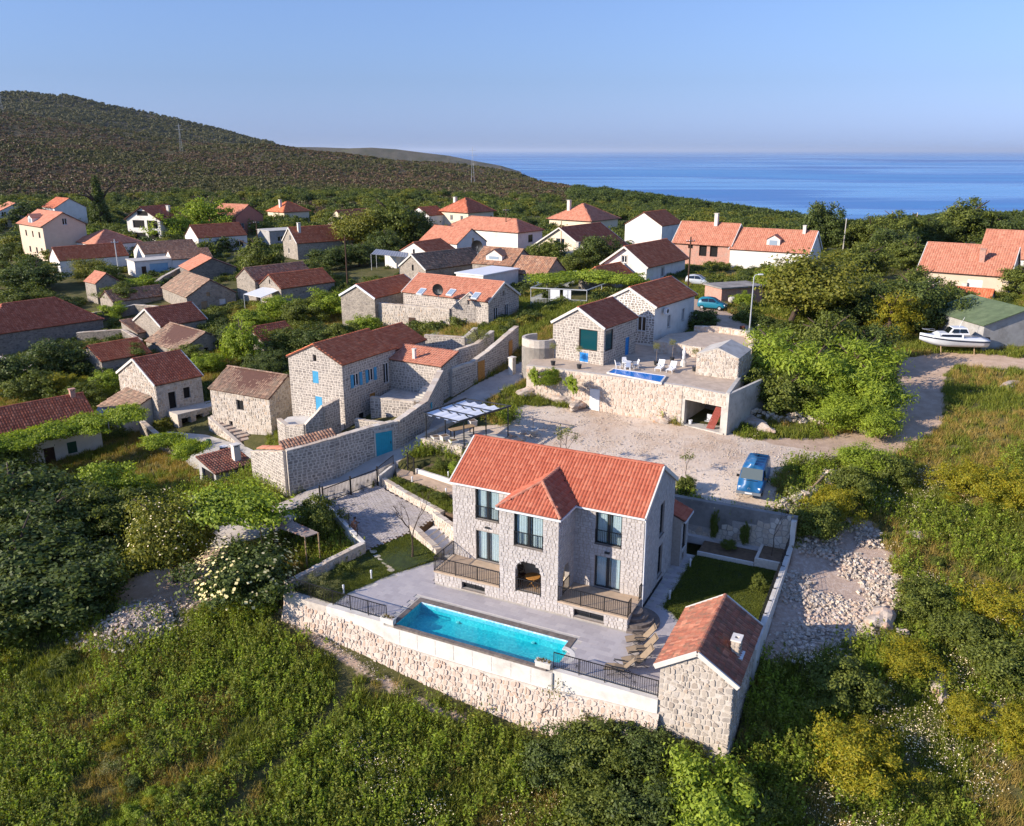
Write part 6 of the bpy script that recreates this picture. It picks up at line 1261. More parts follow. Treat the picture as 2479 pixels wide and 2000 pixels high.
for a, b in ((0, 3), (1, 2), (0, 1), (3, 2)): beam(C4[a], C4[b], .07 if (a, b) in ((0, 3), (1, 2)) else .04, 'anthracite', pg)
for f in (.33, .66): beam(C4[0].lerp(C4[3], f), C4[1].lerp(C4[2], f), .035, 'anthracite', pg)
for p in (C4[0].lerp(C4[3], .06), C4[0].lerp(C4[3], .5), C4[0].lerp(C4[3], .94), C4[1].lerp(C4[2], .08), C4[1].lerp(C4[2], .5), C4[1].lerp(C4[2], .94)): MB().tube([(p.x, p.y, PZ), (p.x, p.y, ZR)], .055, 8).build('post', K['anthracite'], pg)
for i in range(3):
    f0, f1 = .04 + i * .31, .32 + i * .31; b = MB(); nu, nv = 12, 4
    for iu in range(nu + 1):
        for iv in range(nv + 1):
            u_, v_ = .04 + .88 * iu / nu, f0 + (f1 - f0) * iv / nv; p = C4[0].lerp(C4[3], v_).lerp(C4[1].lerp(C4[2], v_), u_); sag = .22 * abs(math.sin(iu / nu * math.pi * 4)); b.v.append((p.x, p.y, ZR - .05 - sag))
    b.f = [(iu*(nv+1)+iv, (iu+1)*(nv+1)+iv, (iu+1)*(nv+1)+iv+1, iu*(nv+1)+iv+1) for iu in range(nu) for iv in range(nv)]; b.build('shade_cloth', K['fabric'], pg, smooth=True)
t = thing('patio_table', 'long pale table under the pergola', 'table', (-4.4, 70.2, PZ), R(35)); MB().box(-1.2, 1.2, -.4, .4, .72, .77).build('table_top', K['palewood'], t)
for x in (-1, 1):
    for y in (-.3, .3): MB().box(x - .04, x + .04, y - .04, y + .04, 0, .72).build('leg', K['black'], t)
for i, (x, y, lb) in enumerate(((-6.6, 68.6, 'square stone planter at the wall corner of the pergola patio'), (-5.8, 68.2, 'taller square stone planter under the pergola'), (-5.0, 67.6, 'square stone planter nearest the villa roof'), (-3.6, 72.6, 'square stone planter at the back of the pergola patio'))):
    p = thing('planter', lb, 'planter', (x, y, PZ), R(30), 'stone planters on the patio'); h = (.45, .65, .45, .6)[i]; MB().box(-.32, .32, -.32, .32, 0, h).box(-.36, .36, -.36, .36, h, h + .06).build('box', K['pale_concrete'], p); MB().box(-.28, .28, -.28, .28, h + .06, h + .07).build('soil', K['soil'], p)
# well-shaped pot beside the pergola
p = thing('urn', 'round concrete urn with a thin plant beside the pergola', 'urn', (1.84, 69.98, 2.85)); MB().lathe([(.22, 0), (.18, .3), (.25, .45), (.5, .55), (.55, .75), (.5, .8), (.42, .78), (.3, .7)], n=18).build('bowl', K['concrete'], p, smooth=True); MB().tube([(0, 0, .7), (.03, 0, 1.3), (-.02, .04, 1.9)], .02, 5).build('stem', K['bark'], p)
for i in range(4):
    a = (3.1, 4.6, 1.5, .1)[i]; q = (0.93, 69.98); boulder('round pale stone in the ring beside the urn, %s' % ('nearest the post', 'facing the villa roof', 'beside the stem', 'at the lot side')[i], (q[0] + .9 * math.cos(a), q[1] + .7 * math.sin(a), zat(*q)), (.4, .3, .28), 40 + i, group='stones beside the urn')
# ---------------------------------------------------------------- vehicles
def wheel(par, x, y, r=.32, w=.2, n=20):
    b = MB(); pr = [(r * .62, -w/2), (r * .95, -w/2), (r, -w * .3), (r, w * .3), (r * .95, w/2), (r * .62, w/2)]
    for q, z in pr: b.v += [(x + q * math.cos(2*math.pi*k/n), y + z, r + q * math.sin(2*math.pi*k/n)) for k in range(n)]
    for i in range(len(pr) - 1):
        for k in range(n): b.f.append((i*n + k, i*n + (k+1) % n, (i+1)*n + (k+1) % n, (i+1)*n + k))
    wh = b.build('wheel', K['tyre'], par, smooth=True); rb = MB(); s = 1 if y > 0 else -1
    rb.v = [(x + r * .62 * math.cos(2*math.pi*k/n), y + s * w * .38, r + r * .62 * math.sin(2*math.pi*k/n)) for k in range(n)] + [(x, y + s * w * .5, r)]
    rb.f = [(k, (k+1) % n, n) for k in range(n)]; rb.build('rim', K['zinc'], wh)
K['tyre'] = plain('tyre', '1a1a1a', .9, .1, 5)
K['headlamp'] = plain('headlamp', 'd5d8da', .15, .05, 3); K['tail'] = plain('tail_lamp', '8a1a14', .3, .05, 3); K['bumper'] = plain('grey_bumper', '6f7478', .7, .05, 3)
def loft(secs, mat, par, name, close=True):
    """secs: list of (x, [(y,z)...half section from bottom centre up to top centre])"""
    b = MB(); m = len(secs[0][1])
    for x, hs in secs:
        b.v += [(x, -y, z) for y, z in hs] + [(x, y, z) for y, z in reversed(hs)]
    n = 2 * m
    for i in range(len(secs) - 1):
        for k in range(n): b.f.append((i*n + k, i*n + (k+1) % n, (i+1)*n + (k+1) % n, (i+1)*n + k))
    b.f.append(tuple(reversed(range(n)))); b.f.append(tuple((len(secs)-1)*n + k for k in range(n)))
    o = b.build(name, mat, par, smooth=True)
    return o
def paint(name, c): m = plain(name, c, .4, .05, 1, spec=.5); m.node_tree.nodes['Principled BSDF'].inputs['Coat Weight'].default_value = .25; return m
def side_glass(par, poly, y0, y1, z0, z1, mat='glass', name='window'):
    """side windows on both flanks: poly (x,z), flank leans from y0 at z0 to y1 at z1"""
    for s in (-1, 1):
        f = lambda z: s * (y0 + (y1 - y0) * (z - z0) / (z1 - z0) + .012); b = MB()
        b.add([(x, f(z), z) for x, z in poly], [tuple(range(len(poly))) if s < 0 else tuple(reversed(range(len(poly))))]); b.build(name, K[mat], par)
def quadpane(par, pts, mat='glass', name='windscreen'): MB().add(pts, [(0, 1, 2, 3)]).build(name, K[mat], par)
def van(label, loc, rz):
    v = thing('van', label, 'van', loc, rz); pm = paint('van_blue', '1f5c8a')
    H_ = lambda w, zb, zs, zt, wt: [(0, zb), (w * .9, zb), (w, zb + .12), (w, zs), (wt + (w - wt) * .45, (zs + zt) / 2), (wt, zt - .09), (wt - .12, zt), (0, zt + .02)]
    secs = [(-2.36, H_(.84, .5, .95, 1.1, .8)), (-2.33, H_(.9, .32, 1.1, 1.85, .76)), (-2.2, H_(.92, .28, 1.12, 1.93, .78)), (0, H_(.92, .26, 1.12, 1.95, .8)), (.75, H_(.92, .26, 1.12, 1.93, .79)), (.95, H_(.92, .26, 1.12, 1.85, .78)), (1.55, H_(.92, .26, 1.08, 1.22, .8)), (1.65, H_(.91, .26, 1.0, 1.13, .8)), (2.12, H_(.88, .28, .85, .98, .74)), (2.32, H_(.82, .32, .65, .8, .66)), (2.38, H_(.76, .38, .55, .62, .6))]
    loft(secs, pm, v, 'body')
    quadpane(v, [(1.03, -.74, 1.85), (1.62, -.8, 1.21), (1.62, .8, 1.21), (1.03, .74, 1.85)], 'vanglass', 'windscreen')
    for q in ([(.98, 1.74), (1.42, 1.2), (.62, 1.2), (.62, 1.74)], [(.5, 1.76), (.5, 1.2), (-.6, 1.2), (-.6, 1.76)], [(-.75, 1.76), (-.75, 1.2), (-2.0, 1.2), (-2.0, 1.76)]): side_glass(v, q, .92, .78, 1.12, 1.9, 'glass' if q[0][0] > .9 else 'palepane')
    for y in (-.58, .58): MB().add([(2.26, y - .2, .68), (2.3, y + .2 if y < 0 else y - .2, .68), (2.2, y + .2, .84), (2.2, y - .2, .84)] if False else [(2.335, y - .2, .66), (2.335, y + .2, .66), (2.25, y + .2, .84), (2.25, y - .2, .84)], [(0, 1, 2, 3)]).build('headlight', K['headlamp'], v)
    MB().box(2.2, 2.45, -.88, .88, .3, .5).build('bumper', K['bumper'], v); MB().box(-2.44, -2.3, -.88, .88, .32, .5).build('bumper', K['bumper'], v)
    MB().box(2.45, 2.462, -.26, .26, .36, .47).build('number_plate', K['whiteframe'], v); MB().add([(2.345, -.36, .67), (2.345, .36, .67), (2.3, .36, .78), (2.3, -.36, .78)], [(0, 1, 2, 3)]).build('grille', K['black'], v)
    MB().tube([(2.36, .09 * math.cos(a), .73 + .07 * math.sin(a)) for a in np.linspace(0, 6.28, 13)], .008, 4).build('badge', K['zinc'], v)
    for s in (-1, 1): MB().box(1.3, 1.4, s * 1.0 - .1, s * 1.0 + .1, 1.2, 1.38).box(1.33, 1.38, min(s * .88, s * .95), max(s * .88, s * .95), 1.22, 1.28).build('mirror', K['black'], v)
    for x in (1.5, -1.42):
        for y in (-.8, .8): wheel(v, x, y, .32, .22)
    for x in np.linspace(-1.9, .6, 5): MB().box(x - .015, x + .015, -.68, .68, 1.955, 1.975).build('roof_rib', pm, v)
    MB().add([(1.75, -.5, 1.135), (1.68, -.5, 1.15), (1.68, .5, 1.15), (1.75, .5, 1.135)], [(0, 1, 2, 3)]).build('wiper_cowl', K['black'], v)
    return v
K['vanglass'] = glass('van_windscreen', '59625f', .12); K['palepane'] = glass('reflecting_glass', '8b9aa6', .2)
van('blue van parked on the gravel above the clad wall', (*(18.29, 59.00), zat(*(18.29, 59.00)) + .02), R(-114))
def hatchback(label, loc, rz, c, group=None):
    v = thing('car', label, 'car', loc, rz, group); pm = paint('car_paint_' + c, c)
    H_ = lambda w, zb, zs, zt, wt: [(0, zb), (w * .88, zb), (w, zb + .15), (w, zs), (wt + (w - wt) * .4, (zs + zt) / 2), (wt, zt - .06), (wt - .12, zt), (0, zt + .015)]
    loft([(-1.78, H_(.7, .4, .7, .85, .6)), (-1.72, H_(.78, .28, .88, 1.2, .56)), (-1.5, H_(.82, .24, .9, 1.4, .58)), (-.9, H_(.83, .22, .9, 1.5, .6)), (-.2, H_(.83, .22, .9, 1.52, .6)), (.2, H_(.83, .22, .9, 1.46, .59)), (.85, H_(.83, .22, .88, 1.02, .66)), (1.35, H_(.8, .24, .78, .9, .62)), (1.65, H_(.74, .28, .6, .75, .56)), (1.78, H_(.62, .34, .5, .58, .48))], pm, v, 'body')
    quadpane(v, [(.24, -.56, 1.42), (.82, -.64, 1.02), (.82, .64, 1.02), (.24, .56, 1.42)]); quadpane(v, [(-1.5, .54, 1.36), (-1.76, .55, .98), (-1.76, -.55, .98), (-1.5, -.54, 1.36)], name='rear_window')
    for q in ([(.2, 1.4), (.7, .98), (-.35, .98), (-.35, 1.42)], [(-.42, 1.42), (-.42, .98), (-1.2, .98), (-1.35, 1.3)]): side_glass(v, q, .83, .6, .9, 1.5)
    for y in (-.52, .52): MB().box(1.55, 1.74, y - .14, y + .14, .56, .72).build('headlight', K['headlamp'], v); MB().box(-1.79, -1.7, y - .1, y + .1, .75, 1.0).build('tail_light', K['tail'], v)
    for x in (1.1, -1.15):
        for y in (-.74, .74): wheel(v, x, y, .29, .18)
    for s in (-1, 1): MB().box(.62, .74, s * .92 - .07, s * .92 + .07, .95, 1.06).build('mirror', pm, v)
    MB().box(1.765, 1.79, -.24, .24, .4, .5).build('number_plate', K['whiteframe'], v)
hatchback('teal blue hatchback parked beside the block shed', (*(25.72, 106.77), zat(*(25.72, 106.77))), R(-28), '0f6f86')
hatchback('silver car parked behind the utility pole', (*(27.55, 124.09), zat(*(27.55, 124.09))), R(-30), 'a7adb2'); hatchback('dark car half hidden by the bush beside the white house', (*(22.20, 96.35), zat(*(22.20, 96.35))), R(60), '22242a')
# boat on stands
bo = thing('boat', 'white cabin boat with dark stripe standing on trestles beside the barn', 'boat', (*(47.67, 88.96), zat(*(47.67, 88.96))), R(172))
K['gelcoat'] = paint('gelcoat', 'd9dbdc'); K['navy'] = plain('navy_stripe', '1f2a3c', .4, .05, 2)
hs = []
for f in np.linspace(0, 1, 12):
    x = -3.4 + 6.8 * f; w_ = 1.2 * (1 - max(0, (f - .45) / .55) ** 2.2) + .03; kz = .75 + .75 * max(0, (f - .6) / .4) ** 2; sz = 1.75 + .35 * f * f
    hs.append((x, [(0, kz), (w_ * .55, kz + .18), (w_ * .86, kz + .42), (w_ * .97, sz - .1), (w_, sz), (w_ * .93, sz + .06), (w_ * .5, sz + .1), (0, sz + .12)]))
loft(hs, K['gelcoat'], bo, 'hull')
sb = MB()
for s in (-1, 1):
    pts = [(x, s * (h[3][0] + .02), h[3][1] - .08) for x, h in hs]
    for p, q in zip(pts[:-1], pts[1:]): sb.add([(p[0], p[1], p[2] - .07), (q[0], q[1], q[2] - .07), (q[0], q[1] * 1.004, q[2] + .07), (p[0], p[1] * 1.004, p[2] + .07)], [(0, 1, 2, 3)])
sb.build('stripe', K['navy'], bo)
def cabin(x0, x1, x2, x3, w0, w1, z0, z1, name): 
    MB().add([(x0, -w0, z0), (x3, -w0 * .8, z0), (x3, w0 * .8, z0), (x0, w0, z0), (x1, -w1, z1), (x2, -w1 * .85, z1), (x2, w1 * .85, z1), (x1, w1, z1)], [(3,2,1,0), (4,5,6,7), (0,1,5,4), (1,2,6,5), (2,3,7,6), (3,0,4,7)]).build(name, K['gelcoat'], bo)
cabin(-.8, -.8, 1.5, 2.3, .95, .75, 1.85, 2.35, 'fore_cabin'); cabin(-1.4, -1.1, .3, .75, .85, .7, 2.3, 2.95, 'wheelhouse')
for s in (-1, 1):
    for q in ([(-1.25, 2.45), (-.4, 2.45), (-.4, 2.85), (-1.0, 2.85)], [(-.3, 2.45), (.5, 2.45), (.25, 2.85), (-.3, 2.85)]): MB().add([(x, s * (.85 - (z - 2.3) * .2 + .012), z) for x, z in q], [(0, 1, 2, 3)]).build('window', K['glass'], bo)
    MB().add([(x, s * (.93 - (z - 1.85) * .36 - max(0, x) * .055 + .02), z) for x, z in [(-.6, 1.98), (1.6, 2.0), (1.3, 2.22), (-.6, 2.25)]], [(0, 1, 2, 3)]).build('window', K['glass'], bo)
MB().add([(.34, -.58, 2.9), (.74, -.66, 2.36), (.74, .66, 2.36), (.34, .58, 2.9)], [(0, 1, 2, 3)]).build('windscreen', K['glass'], bo)
MB().tube([(1.6, -.75, 2.1), (1.7, -.75, 2.5), (3.2, -.15, 2.65), (3.2, .15, 2.65), (1.7, .75, 2.5), (1.6, .75, 2.1)], .02, 5).build('bow_rail', K['zinc'], bo); MB().tube([(-.5, 0, 2.95), (-.9, 0, 4.0)], .02, 5).build('antenna', K['whiteframe'], bo)
MB().box(-3.75, -3.4, -.18, .18, 1.0, 1.9).build('outboard', K['black'], bo)
for x in (-2.2, 1.2): MB().tube([(x, -.8, 0), (x, -.35, .95), (x, .35, .95), (x, .8, 0)], .06, 6).build('trestle', K['palewood'], bo)
# ---------------------------------------------------------------- poles, lamps, dishes, bits and pieces
def utility_pole(label, p, h, mat='darkwood', arms=True, r=.13):
    t = thing('utility_pole', label, 'utility pole', p, R(20), 'utility poles'); MB().tube([(0, 0, -.5), (0, 0, h)], r, 8, r * .7).build('pole', K[mat], t)
    if arms:
        MB().box(-.7, .7, -.05, .05, h - .7, h - .6).build('crossarm', K[mat], t)
        for x in (-.6, -.2, .2, .6): MB().lathe([(.04, 0), (.06, .08), (.03, .16)], (x, 0, h - .6), 8).build('insulator', K['whiteframe'], t)
POLES = [((25.14, 119.68, 7.95), 7.5, 'dark wooden pole beside the white house with dark orange roof', 'darkwood', True), ((-79.72, 170.64, 3.03), 7.0, 'pale pole in front of the white garage', 'zinc', True), ((-27.53, 140.24, 4.68), 9.0, 'wooden pole at the garden below the long stone house', 'darkwood', False), ((-60.78, 203.50, 4.23), 7, 'pole among the trees right of the small white house', 'darkwood', True), ((-32.05, 198.18, 5.30), 8, 'pole in front of the wood beyond the skylight house', 'darkwood', True), ((-1.32, 187.39, 6.66), 8.5, 'slim pole in front of the long white building', 'darkwood', True), ((9.73, 168.36, 7.11), 7, 'pole left of the cream gable', 'palewood', False), ((68.81, 176.39, 6.67), 7, 'concrete lamp pole behind the walnut tree', 'concrete', False), ((86.56, 195.53, 5.88), 8, 'pale lamp pole standing in the wood', 'concrete', False), ((99.02, 209.78, 5.54), 7, 'pale lamp pole nearest the far wooded hill', 'concrete', False)]
for p, h, lb, m_, ar in POLES: utility_pole(lb, p, h, m_, ar)
lp = thing('street_lamp', 'tall grey street lamp pole beside the curved parapet', 'street lamp', (27.02, 93.80, 6.64)); MB().tube([(0, 0, -.3), (0, 0, 6.9)], .1, 10, .06).build('pole', K['zinc'], lp); MB().tube([(0, 0, 6.8), (.1, -.05, 7.1), (.5, -.2, 7.2)], .04, 6).build('arm', K['zinc'], lp); MB().box(.4, .9, -.35, -.1, 7.14, 7.26).build('lamp_head', K['plastic'], lp)
def dish(label, p, r, rz, mat='black'):
    t = thing('satellite_dish', label, 'satellite dish', p, rz, 'satellite dishes'); b = MB(); n = 18
    for q in (0, .35, .7, 1): b.v += [(q * r * math.cos(2*math.pi*k/n), -.25 * r * (1 - q * q) * -1, q * r * math.sin(2*math.pi*k/n) + r) for k in range(n)]
    for i in range(3):
        for k in range(n): b.f.append((i*n + k, i*n + (k+1) % n, (i+1)*n + (k+1) % n, (i+1)*n + k))
    b.build('reflector', K[mat], t, smooth=True); MB().tube([(0, .2 * r, r), (0, .3 * r, -.4)], .04, 5).build('mast', K['zinc'], t); MB().tube([(0, 0, .1 * r), (0, -r * .9, r * .9)], .015, 4).build('feed_arm', K['zinc'], t)
dish('big dark dish on the orange skylight roof', (-9.30, 104.74, 9.60), .75, R(-20)); dish('dark dish on the mossy stone house ridge', (-6.02, 146.13, 10.30), 1.0, R(-10)); dish('dark dish in the green garden behind the blue shuttered house', (-21.82, 104.90, 4.50), .7, R(30))
for i, (u_, lb) in enumerate((((-11.24, 103.62, 10.30), 'roof window leftmost on the orange skylight roof'), ((-7.51, 102.99, 10.30), 'roof window in the middle of the orange skylight roof'), ((-4.43, 102.33, 10.00), 'roof window nearest the stone gable on the orange roof'))):
    t = thing('roof_window', lb, 'roof window', u_, R(55.8), 'skylights'); q = Matrix.Rotation(R(30), 4, 'Y'); t.rotation_euler = (Matrix.Rotation(R(55.8), 4, 'Z') @ Matrix.Rotation(R(-30), 4, 'Y')).to_euler(); MB().box(-.6, .6, -.45, .45, -.1, .08).build('frame', K['whiteframe'], t); MB().box(-.5, .5, -.36, .36, .08, .1).build('pane', K['palepane'], t)
ac = thing('air_conditioner', 'air conditioner on the white house wall above the pool terrace', 'air conditioner', (15.15 + .59 * 2.0 + .2, 88 + .81 * 2.0 - .12, 10.2), R(54)); MB().box(-.4, .4, -.3, 0, 0, .6).build('case', K['whiteframe'], ac); MB().lathe([(.22, 0), (.22, .02)], (0, 0, 0), 14).build('fan_grille', K['black'], ac).matrix_local = Matrix.Translation((0, -.3, .3)) @ Matrix.Rotation(R(90), 4, 'X')
# brick shed and mixer
house('block_shed', 'red block shed with flat concrete roof behind the teal car', *(27.63, 110.11), 20, 6.4, 4, 7.3, 9.6, 0, 'x', 'brick', '=dark_concrete', (), cat='shed', ov=.25)
mx = thing('cement_mixer', 'cement mixer standing against the block shed', 'cement mixer', (28.79, 109.25, 7.43)); MB().lathe([(.15, -.45), (.42, -.25), (.45, .05), (.25, .4), (.22, .45)], n=14).build('drum', K['concrete'], mx).matrix_local = Matrix.Translation((0, 0, .9)) @ Matrix.Rotation(R(60), 4, 'Y')
for x in (-.35, .35): MB().tube([(x, -.3, 0), (0, 0, .8), (x, .3, 0)], .03, 5).build('leg', K['rust'], mx)
br = thing('barrel', 'rusty barrel on the back road by the parapet', 'barrel', (26.47, 94.81, 6.86)); MB().lathe([(.3, 0), (.31, .03), (.3, .06), (.3, .42), (.31, .45), (.3, .48), (.3, .85), (.31, .88)], n=16).build('drum', K['rust'], br)
br = thing('barrel', 'dark wooden barrel with pale lid in the left courtyard', 'barrel', (-28.11, 76.95, -1.34)); MB().lathe([(.36, 0), (.42, .4), (.36, .8)], n=14).build('body', K['darkwood'], br); MB().lathe([(.4, .8), (.4, .86)], n=14).build('lid', K['whiteframe'], br)
br = thing('barrel', 'green plastic barrel at the arch of the stone platform', 'barrel', (-30.62, 79.79, -1.64)); MB().lathe([(.28, 0), (.3, .1), (.3, .75), (.22, .85)], n=14).build('body', K['greenpaint'], br)
# canopies
def canopy(name, label, pts, zb, mat, post='zinc', th=.06, corr=False, cat='canopy', posts=True):
    t = thing(name, label, cat, (0, 0, 0)); a, b, c, d = [Vector(p) for p in pts]; n = 28 if corr else 1; m = MB()
    for i in range(n + 1):
        f = i / n; z = UP * (.05 * (i % 2)) if corr else UP * 0; m.v += [tuple(a.lerp(b, f) + z), tuple(d.lerp(c, f) + z), tuple(a.lerp(b, f) + z - UP * th), tuple(d.lerp(c, f) + z - UP * th)]
    for i in range(n): k = 4 * i; m.f += [(k, k + 4, k + 5, k + 1), (k + 2, k + 3, k + 7, k + 6), (k, k + 2, k + 6, k + 4), (k + 1, k + 5, k + 7, k + 3)]
    m.f += [(0, 1, 3, 2), (4*n, 4*n + 2, 4*n + 3, 4*n + 1)]
    m.build('roof_sheet', K[mat], t)
    if posts:
        for p in (a, b, c, d): MB().tube([(p.x, p.y, zb), (p.x, p.y, p.z)], .05, 6).build('post', K[post], t)
    return t
canopy('awning', 'pale awning sheet at the gable of the long stone house', ((-42.27, 131.60, 5.40), (-39.00, 129.68, 5.20), (-36.70, 133.38, 5.90), (-39.95, 134.21, 6.10)), 2.6, 'whiteframe')
canopy('canopy', 'grey corrugated canopy in front of the small white gable', ((-26.25, 157.68, 8.60), (-19.29, 155.94, 8.20), (-19.25, 157.05, 8.90), (-25.73, 160.48, 9.20)), 5.6, 'sheetmetal', corr=True)
house('outbuilding', 'white wall with window under the corrugated canopy', *(-21.78, 159.02), 40, 5.5, 4, 5.6, 8.0, 0, 'x', 'white', None, [('F', 1.5, 1.0, 1.2, 1.1, 'w')], far=True, cat='outbuilding')
canopy('shed_roof', 'rusty corrugated shed roof beside the elder bush', ((-18.27, 55.51, 1.40), (-14.49, 53.34, 1.20), (-13.60, 53.59, 1.40), (-17.47, 56.21, 1.80)), -1.8, 'rustsheet', 'palewood', corr=True, cat='shed')
canopy('shed_roof', 'grey corrugated roof between the farmhouse and the lean-to', ((-45.34, 86.80, -0.20), (-43.10, 85.03, -0.20), (-42.54, 85.84, 0.10), (-45.14, 87.46, 0.30)), -3, 'sheetmetal', corr=True, cat='shed')
canopy('scrap_sheet', 'rusty corrugated sheet lying beside the terrace thicket', ((26.10, 86.78, 6.60), (27.74, 84.24, 6.50), (29.28, 87.17, 6.60), (27.39, 89.06, 6.80)), 5.5, 'rustsheet', corr=True, cat='sheet', posts=False)
house('modern_extension', 'white flat roofed extension with long window behind the skylight roof', *(-4.19, 121.85), 55, 9.0, 5.0, 6.6, 9.6, 0, 'x', 'white', '=whiteframe', [('L', .6, 1.6, 3.4, 1.0, 'w:anthracite')], cat='house')
house('outbuilding', 'flat roofed concrete house with rubble on its roof', *(-58.85, 207.00), 40, 9, 7, 4.5, 8.2, 0, 'x', 'greyrender', None, [('F', 2, 1.2, 1.6, 1.2, 'w')], far=True, cat='house')
house('outbuilding', 'flat concrete roof in front of the cream gable', *(12.04, 153.31), 50, 8, 6, 6.8, 8.6, 0, 'x', 'greyrender', '=dark_concrete', (), far=True, cat='house', chim=((4, 3, 2.2, 1.5, .6, 'concrete'),))
# vine arbour terrace with railing behind the stone house
ar = thing('vine_arbour', 'grey metal vine arbour with railing behind the teal windowed house', 'arbour', (0, 0, 0)); AR = [Vector((2.53, 111.81, 7.20)), Vector((9.83, 109.64, 7.20)), Vector((17.15, 123.90, 7.40)), Vector((9.49, 127.89, 7.40))]
MB().prism([(p.x, p.y) for p in AR], 4.5, 7.15).build('floor', K['concrete'], ar)
for a, b in zip(AR, AR[1:] + AR[:1]):
    beam(Vector((a.x, a.y, 9.5)), Vector((b.x, b.y, 9.5)), .06, 'zinc', ar, 'rail')
    for f in (0, .33, .66): p = a.lerp(b, f); MB().tube([(p.x, p.y, 7.1), (p.x, p.y, 9.5)], .05, 6).build('post', K['zinc'], ar)
railing(ar, [(AR[3].x, AR[3].y, 7.15), (AR[0].x, AR[0].y, 7.15), (AR[1].x, AR[1].y, 7.15)], 1.0, .2, 'zinc', .03, 3, r=.02)
for f0, f1 in ((.35, .52), (.58, .72)): a, b = AR[0].lerp(AR[1], f0), AR[0].lerp(AR[1], f1); MB().add([(a.x, a.y, 7.4), (b.x, b.y, 7.4), (b.x, b.y, 9.4), (a.x, a.y, 9.4)], [(0, 1, 2, 3)]).build('curtain', K['fabric'], ar)
# mid quarter: ruin wall in front of the skylight house, alley walls, gates
Rw = [(-22.33, 112.22), (-7.84, 105.44), (-2.86, 103.44)]
ruin = wallbox('ruin_wall', 'high pale ruin wall in front of the skylight house', [(*Rw[0], 7.7, 3.5), (*Rw[1], 7.8, 3.5)], .5, 'rubble_stone', False, .03, stones=dict(SR, sides='f'), sp=150, mortar='white_mortar')
A, B = Vector((*Rw[0], 0)), Vector((*Rw[1], 0)); ex = (B - A).normalized(); n = Vector((ex.y, -ex.x, 0)); L = (B - A).length; fr = (A + n * .25, ex, n); MB().fbox(fr, L * .62, L * .62 + 1.0, .0, .08, 4.2, 6.3).build('doorway', K['darkwood'], ruin)
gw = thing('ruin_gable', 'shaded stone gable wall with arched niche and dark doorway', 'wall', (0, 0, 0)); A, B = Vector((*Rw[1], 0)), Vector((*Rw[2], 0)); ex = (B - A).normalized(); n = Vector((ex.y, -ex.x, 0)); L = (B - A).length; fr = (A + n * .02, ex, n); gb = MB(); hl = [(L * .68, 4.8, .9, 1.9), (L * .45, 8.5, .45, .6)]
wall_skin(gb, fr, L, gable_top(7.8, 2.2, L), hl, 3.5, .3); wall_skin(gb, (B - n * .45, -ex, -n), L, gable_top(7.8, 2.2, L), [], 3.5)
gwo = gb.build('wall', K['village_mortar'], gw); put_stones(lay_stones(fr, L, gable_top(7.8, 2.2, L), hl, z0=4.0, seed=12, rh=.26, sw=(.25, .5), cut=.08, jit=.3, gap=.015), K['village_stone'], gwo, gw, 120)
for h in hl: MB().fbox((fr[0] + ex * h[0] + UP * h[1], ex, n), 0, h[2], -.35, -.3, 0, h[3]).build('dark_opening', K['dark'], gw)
cp_ = MB()
for s0, s1 in ((0, .5), (.5, 1)):
    a, b = A + ex * L * s0, A + ex * L * s1; za, zb_ = (7.8, 10.0) if s0 == 0 else (10.0, 7.8); cp_.add([(p.x, p.y, z) for p, z in ((a + n * .1, za), (b + n * .1, zb_), (b - n * .55, zb_), (a - n * .55, za), (a + n * .1, za + .12), (b + n * .1, zb_ + .12), (b - n * .55, zb_ + .12), (a - n * .55, za + .12))], [(0,1,2,3), (7,6,5,4), (0,4,5,1), (1,5,6,2), (2,6,7,3), (3,7,4,0)])
cp_.build('coping', K['verge'], gw)
AW = [(-6.1, 80.2, 6.4, 3), (-4.07, 83.15, 6.4, 3.4), (-2.6, 85.4, 7.0, 3.8), (-.81, 88.57, 7.9, 4.2), (.5, 92.5, 8.2, 4.5)]
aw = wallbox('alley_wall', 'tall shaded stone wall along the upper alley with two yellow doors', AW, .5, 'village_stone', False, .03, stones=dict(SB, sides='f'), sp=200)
for i, s in ((1, .6), (3, .6)):
    A, B = Vector((*AW[i][:2], 0)), Vector((*AW[i + 1][:2], 0)); ex = (B - A).normalized(); n = Vector((ex.y, -ex.x, 0)); fr = (A + n * .25, ex, n); z = zat(A.x, A.y) + .1; d = MB()
    for k in range(6): d.fbox(fr, s + k * .2, s + k * .2 + .185, .03, .07, z, z + 2.1)
    d.build('door', K['yellowwood'], aw, label='yellow wooden double door')
fl = MB().prism([(-6.1, 80.3), (-4.1, 83.2), (-.9, 88.6), (.2, 93.0), (-2.5, 101.5), (-9.5, 104.0), (-12.5, 93.0), (-10.5, 86.5)], 2, 5.3).build('courtyard', K['concrete'], None, kind='structure', label='raised courtyard behind the alley wall')
rr_ = thing('railing', 'rusty red railing and stair in the courtyard behind the orange annex', 'railing', (0, 0, 0)); railing(rr_, [(-10.3, 90.0, 5.6), (-7.2, 88.0, 5.6), (-6.0, 86.4, 5.6)], 1.0, .16, 'redpaint', .03, 2, r=.014, name='railing_panel')
pw = thing('gate_pillar', 'pale square pillar at the alley mouth', 'pillar', (0.02, 85.11, 4.64), R(55)); MB().box(-.3, .3, -.25, .25, -.5, 1.7).build('shaft', K['pale_concrete'], pw); MB().box(-.36, .36, -.31, .31, 1.7, 1.82).build('cap', K['pale_concrete'], pw)
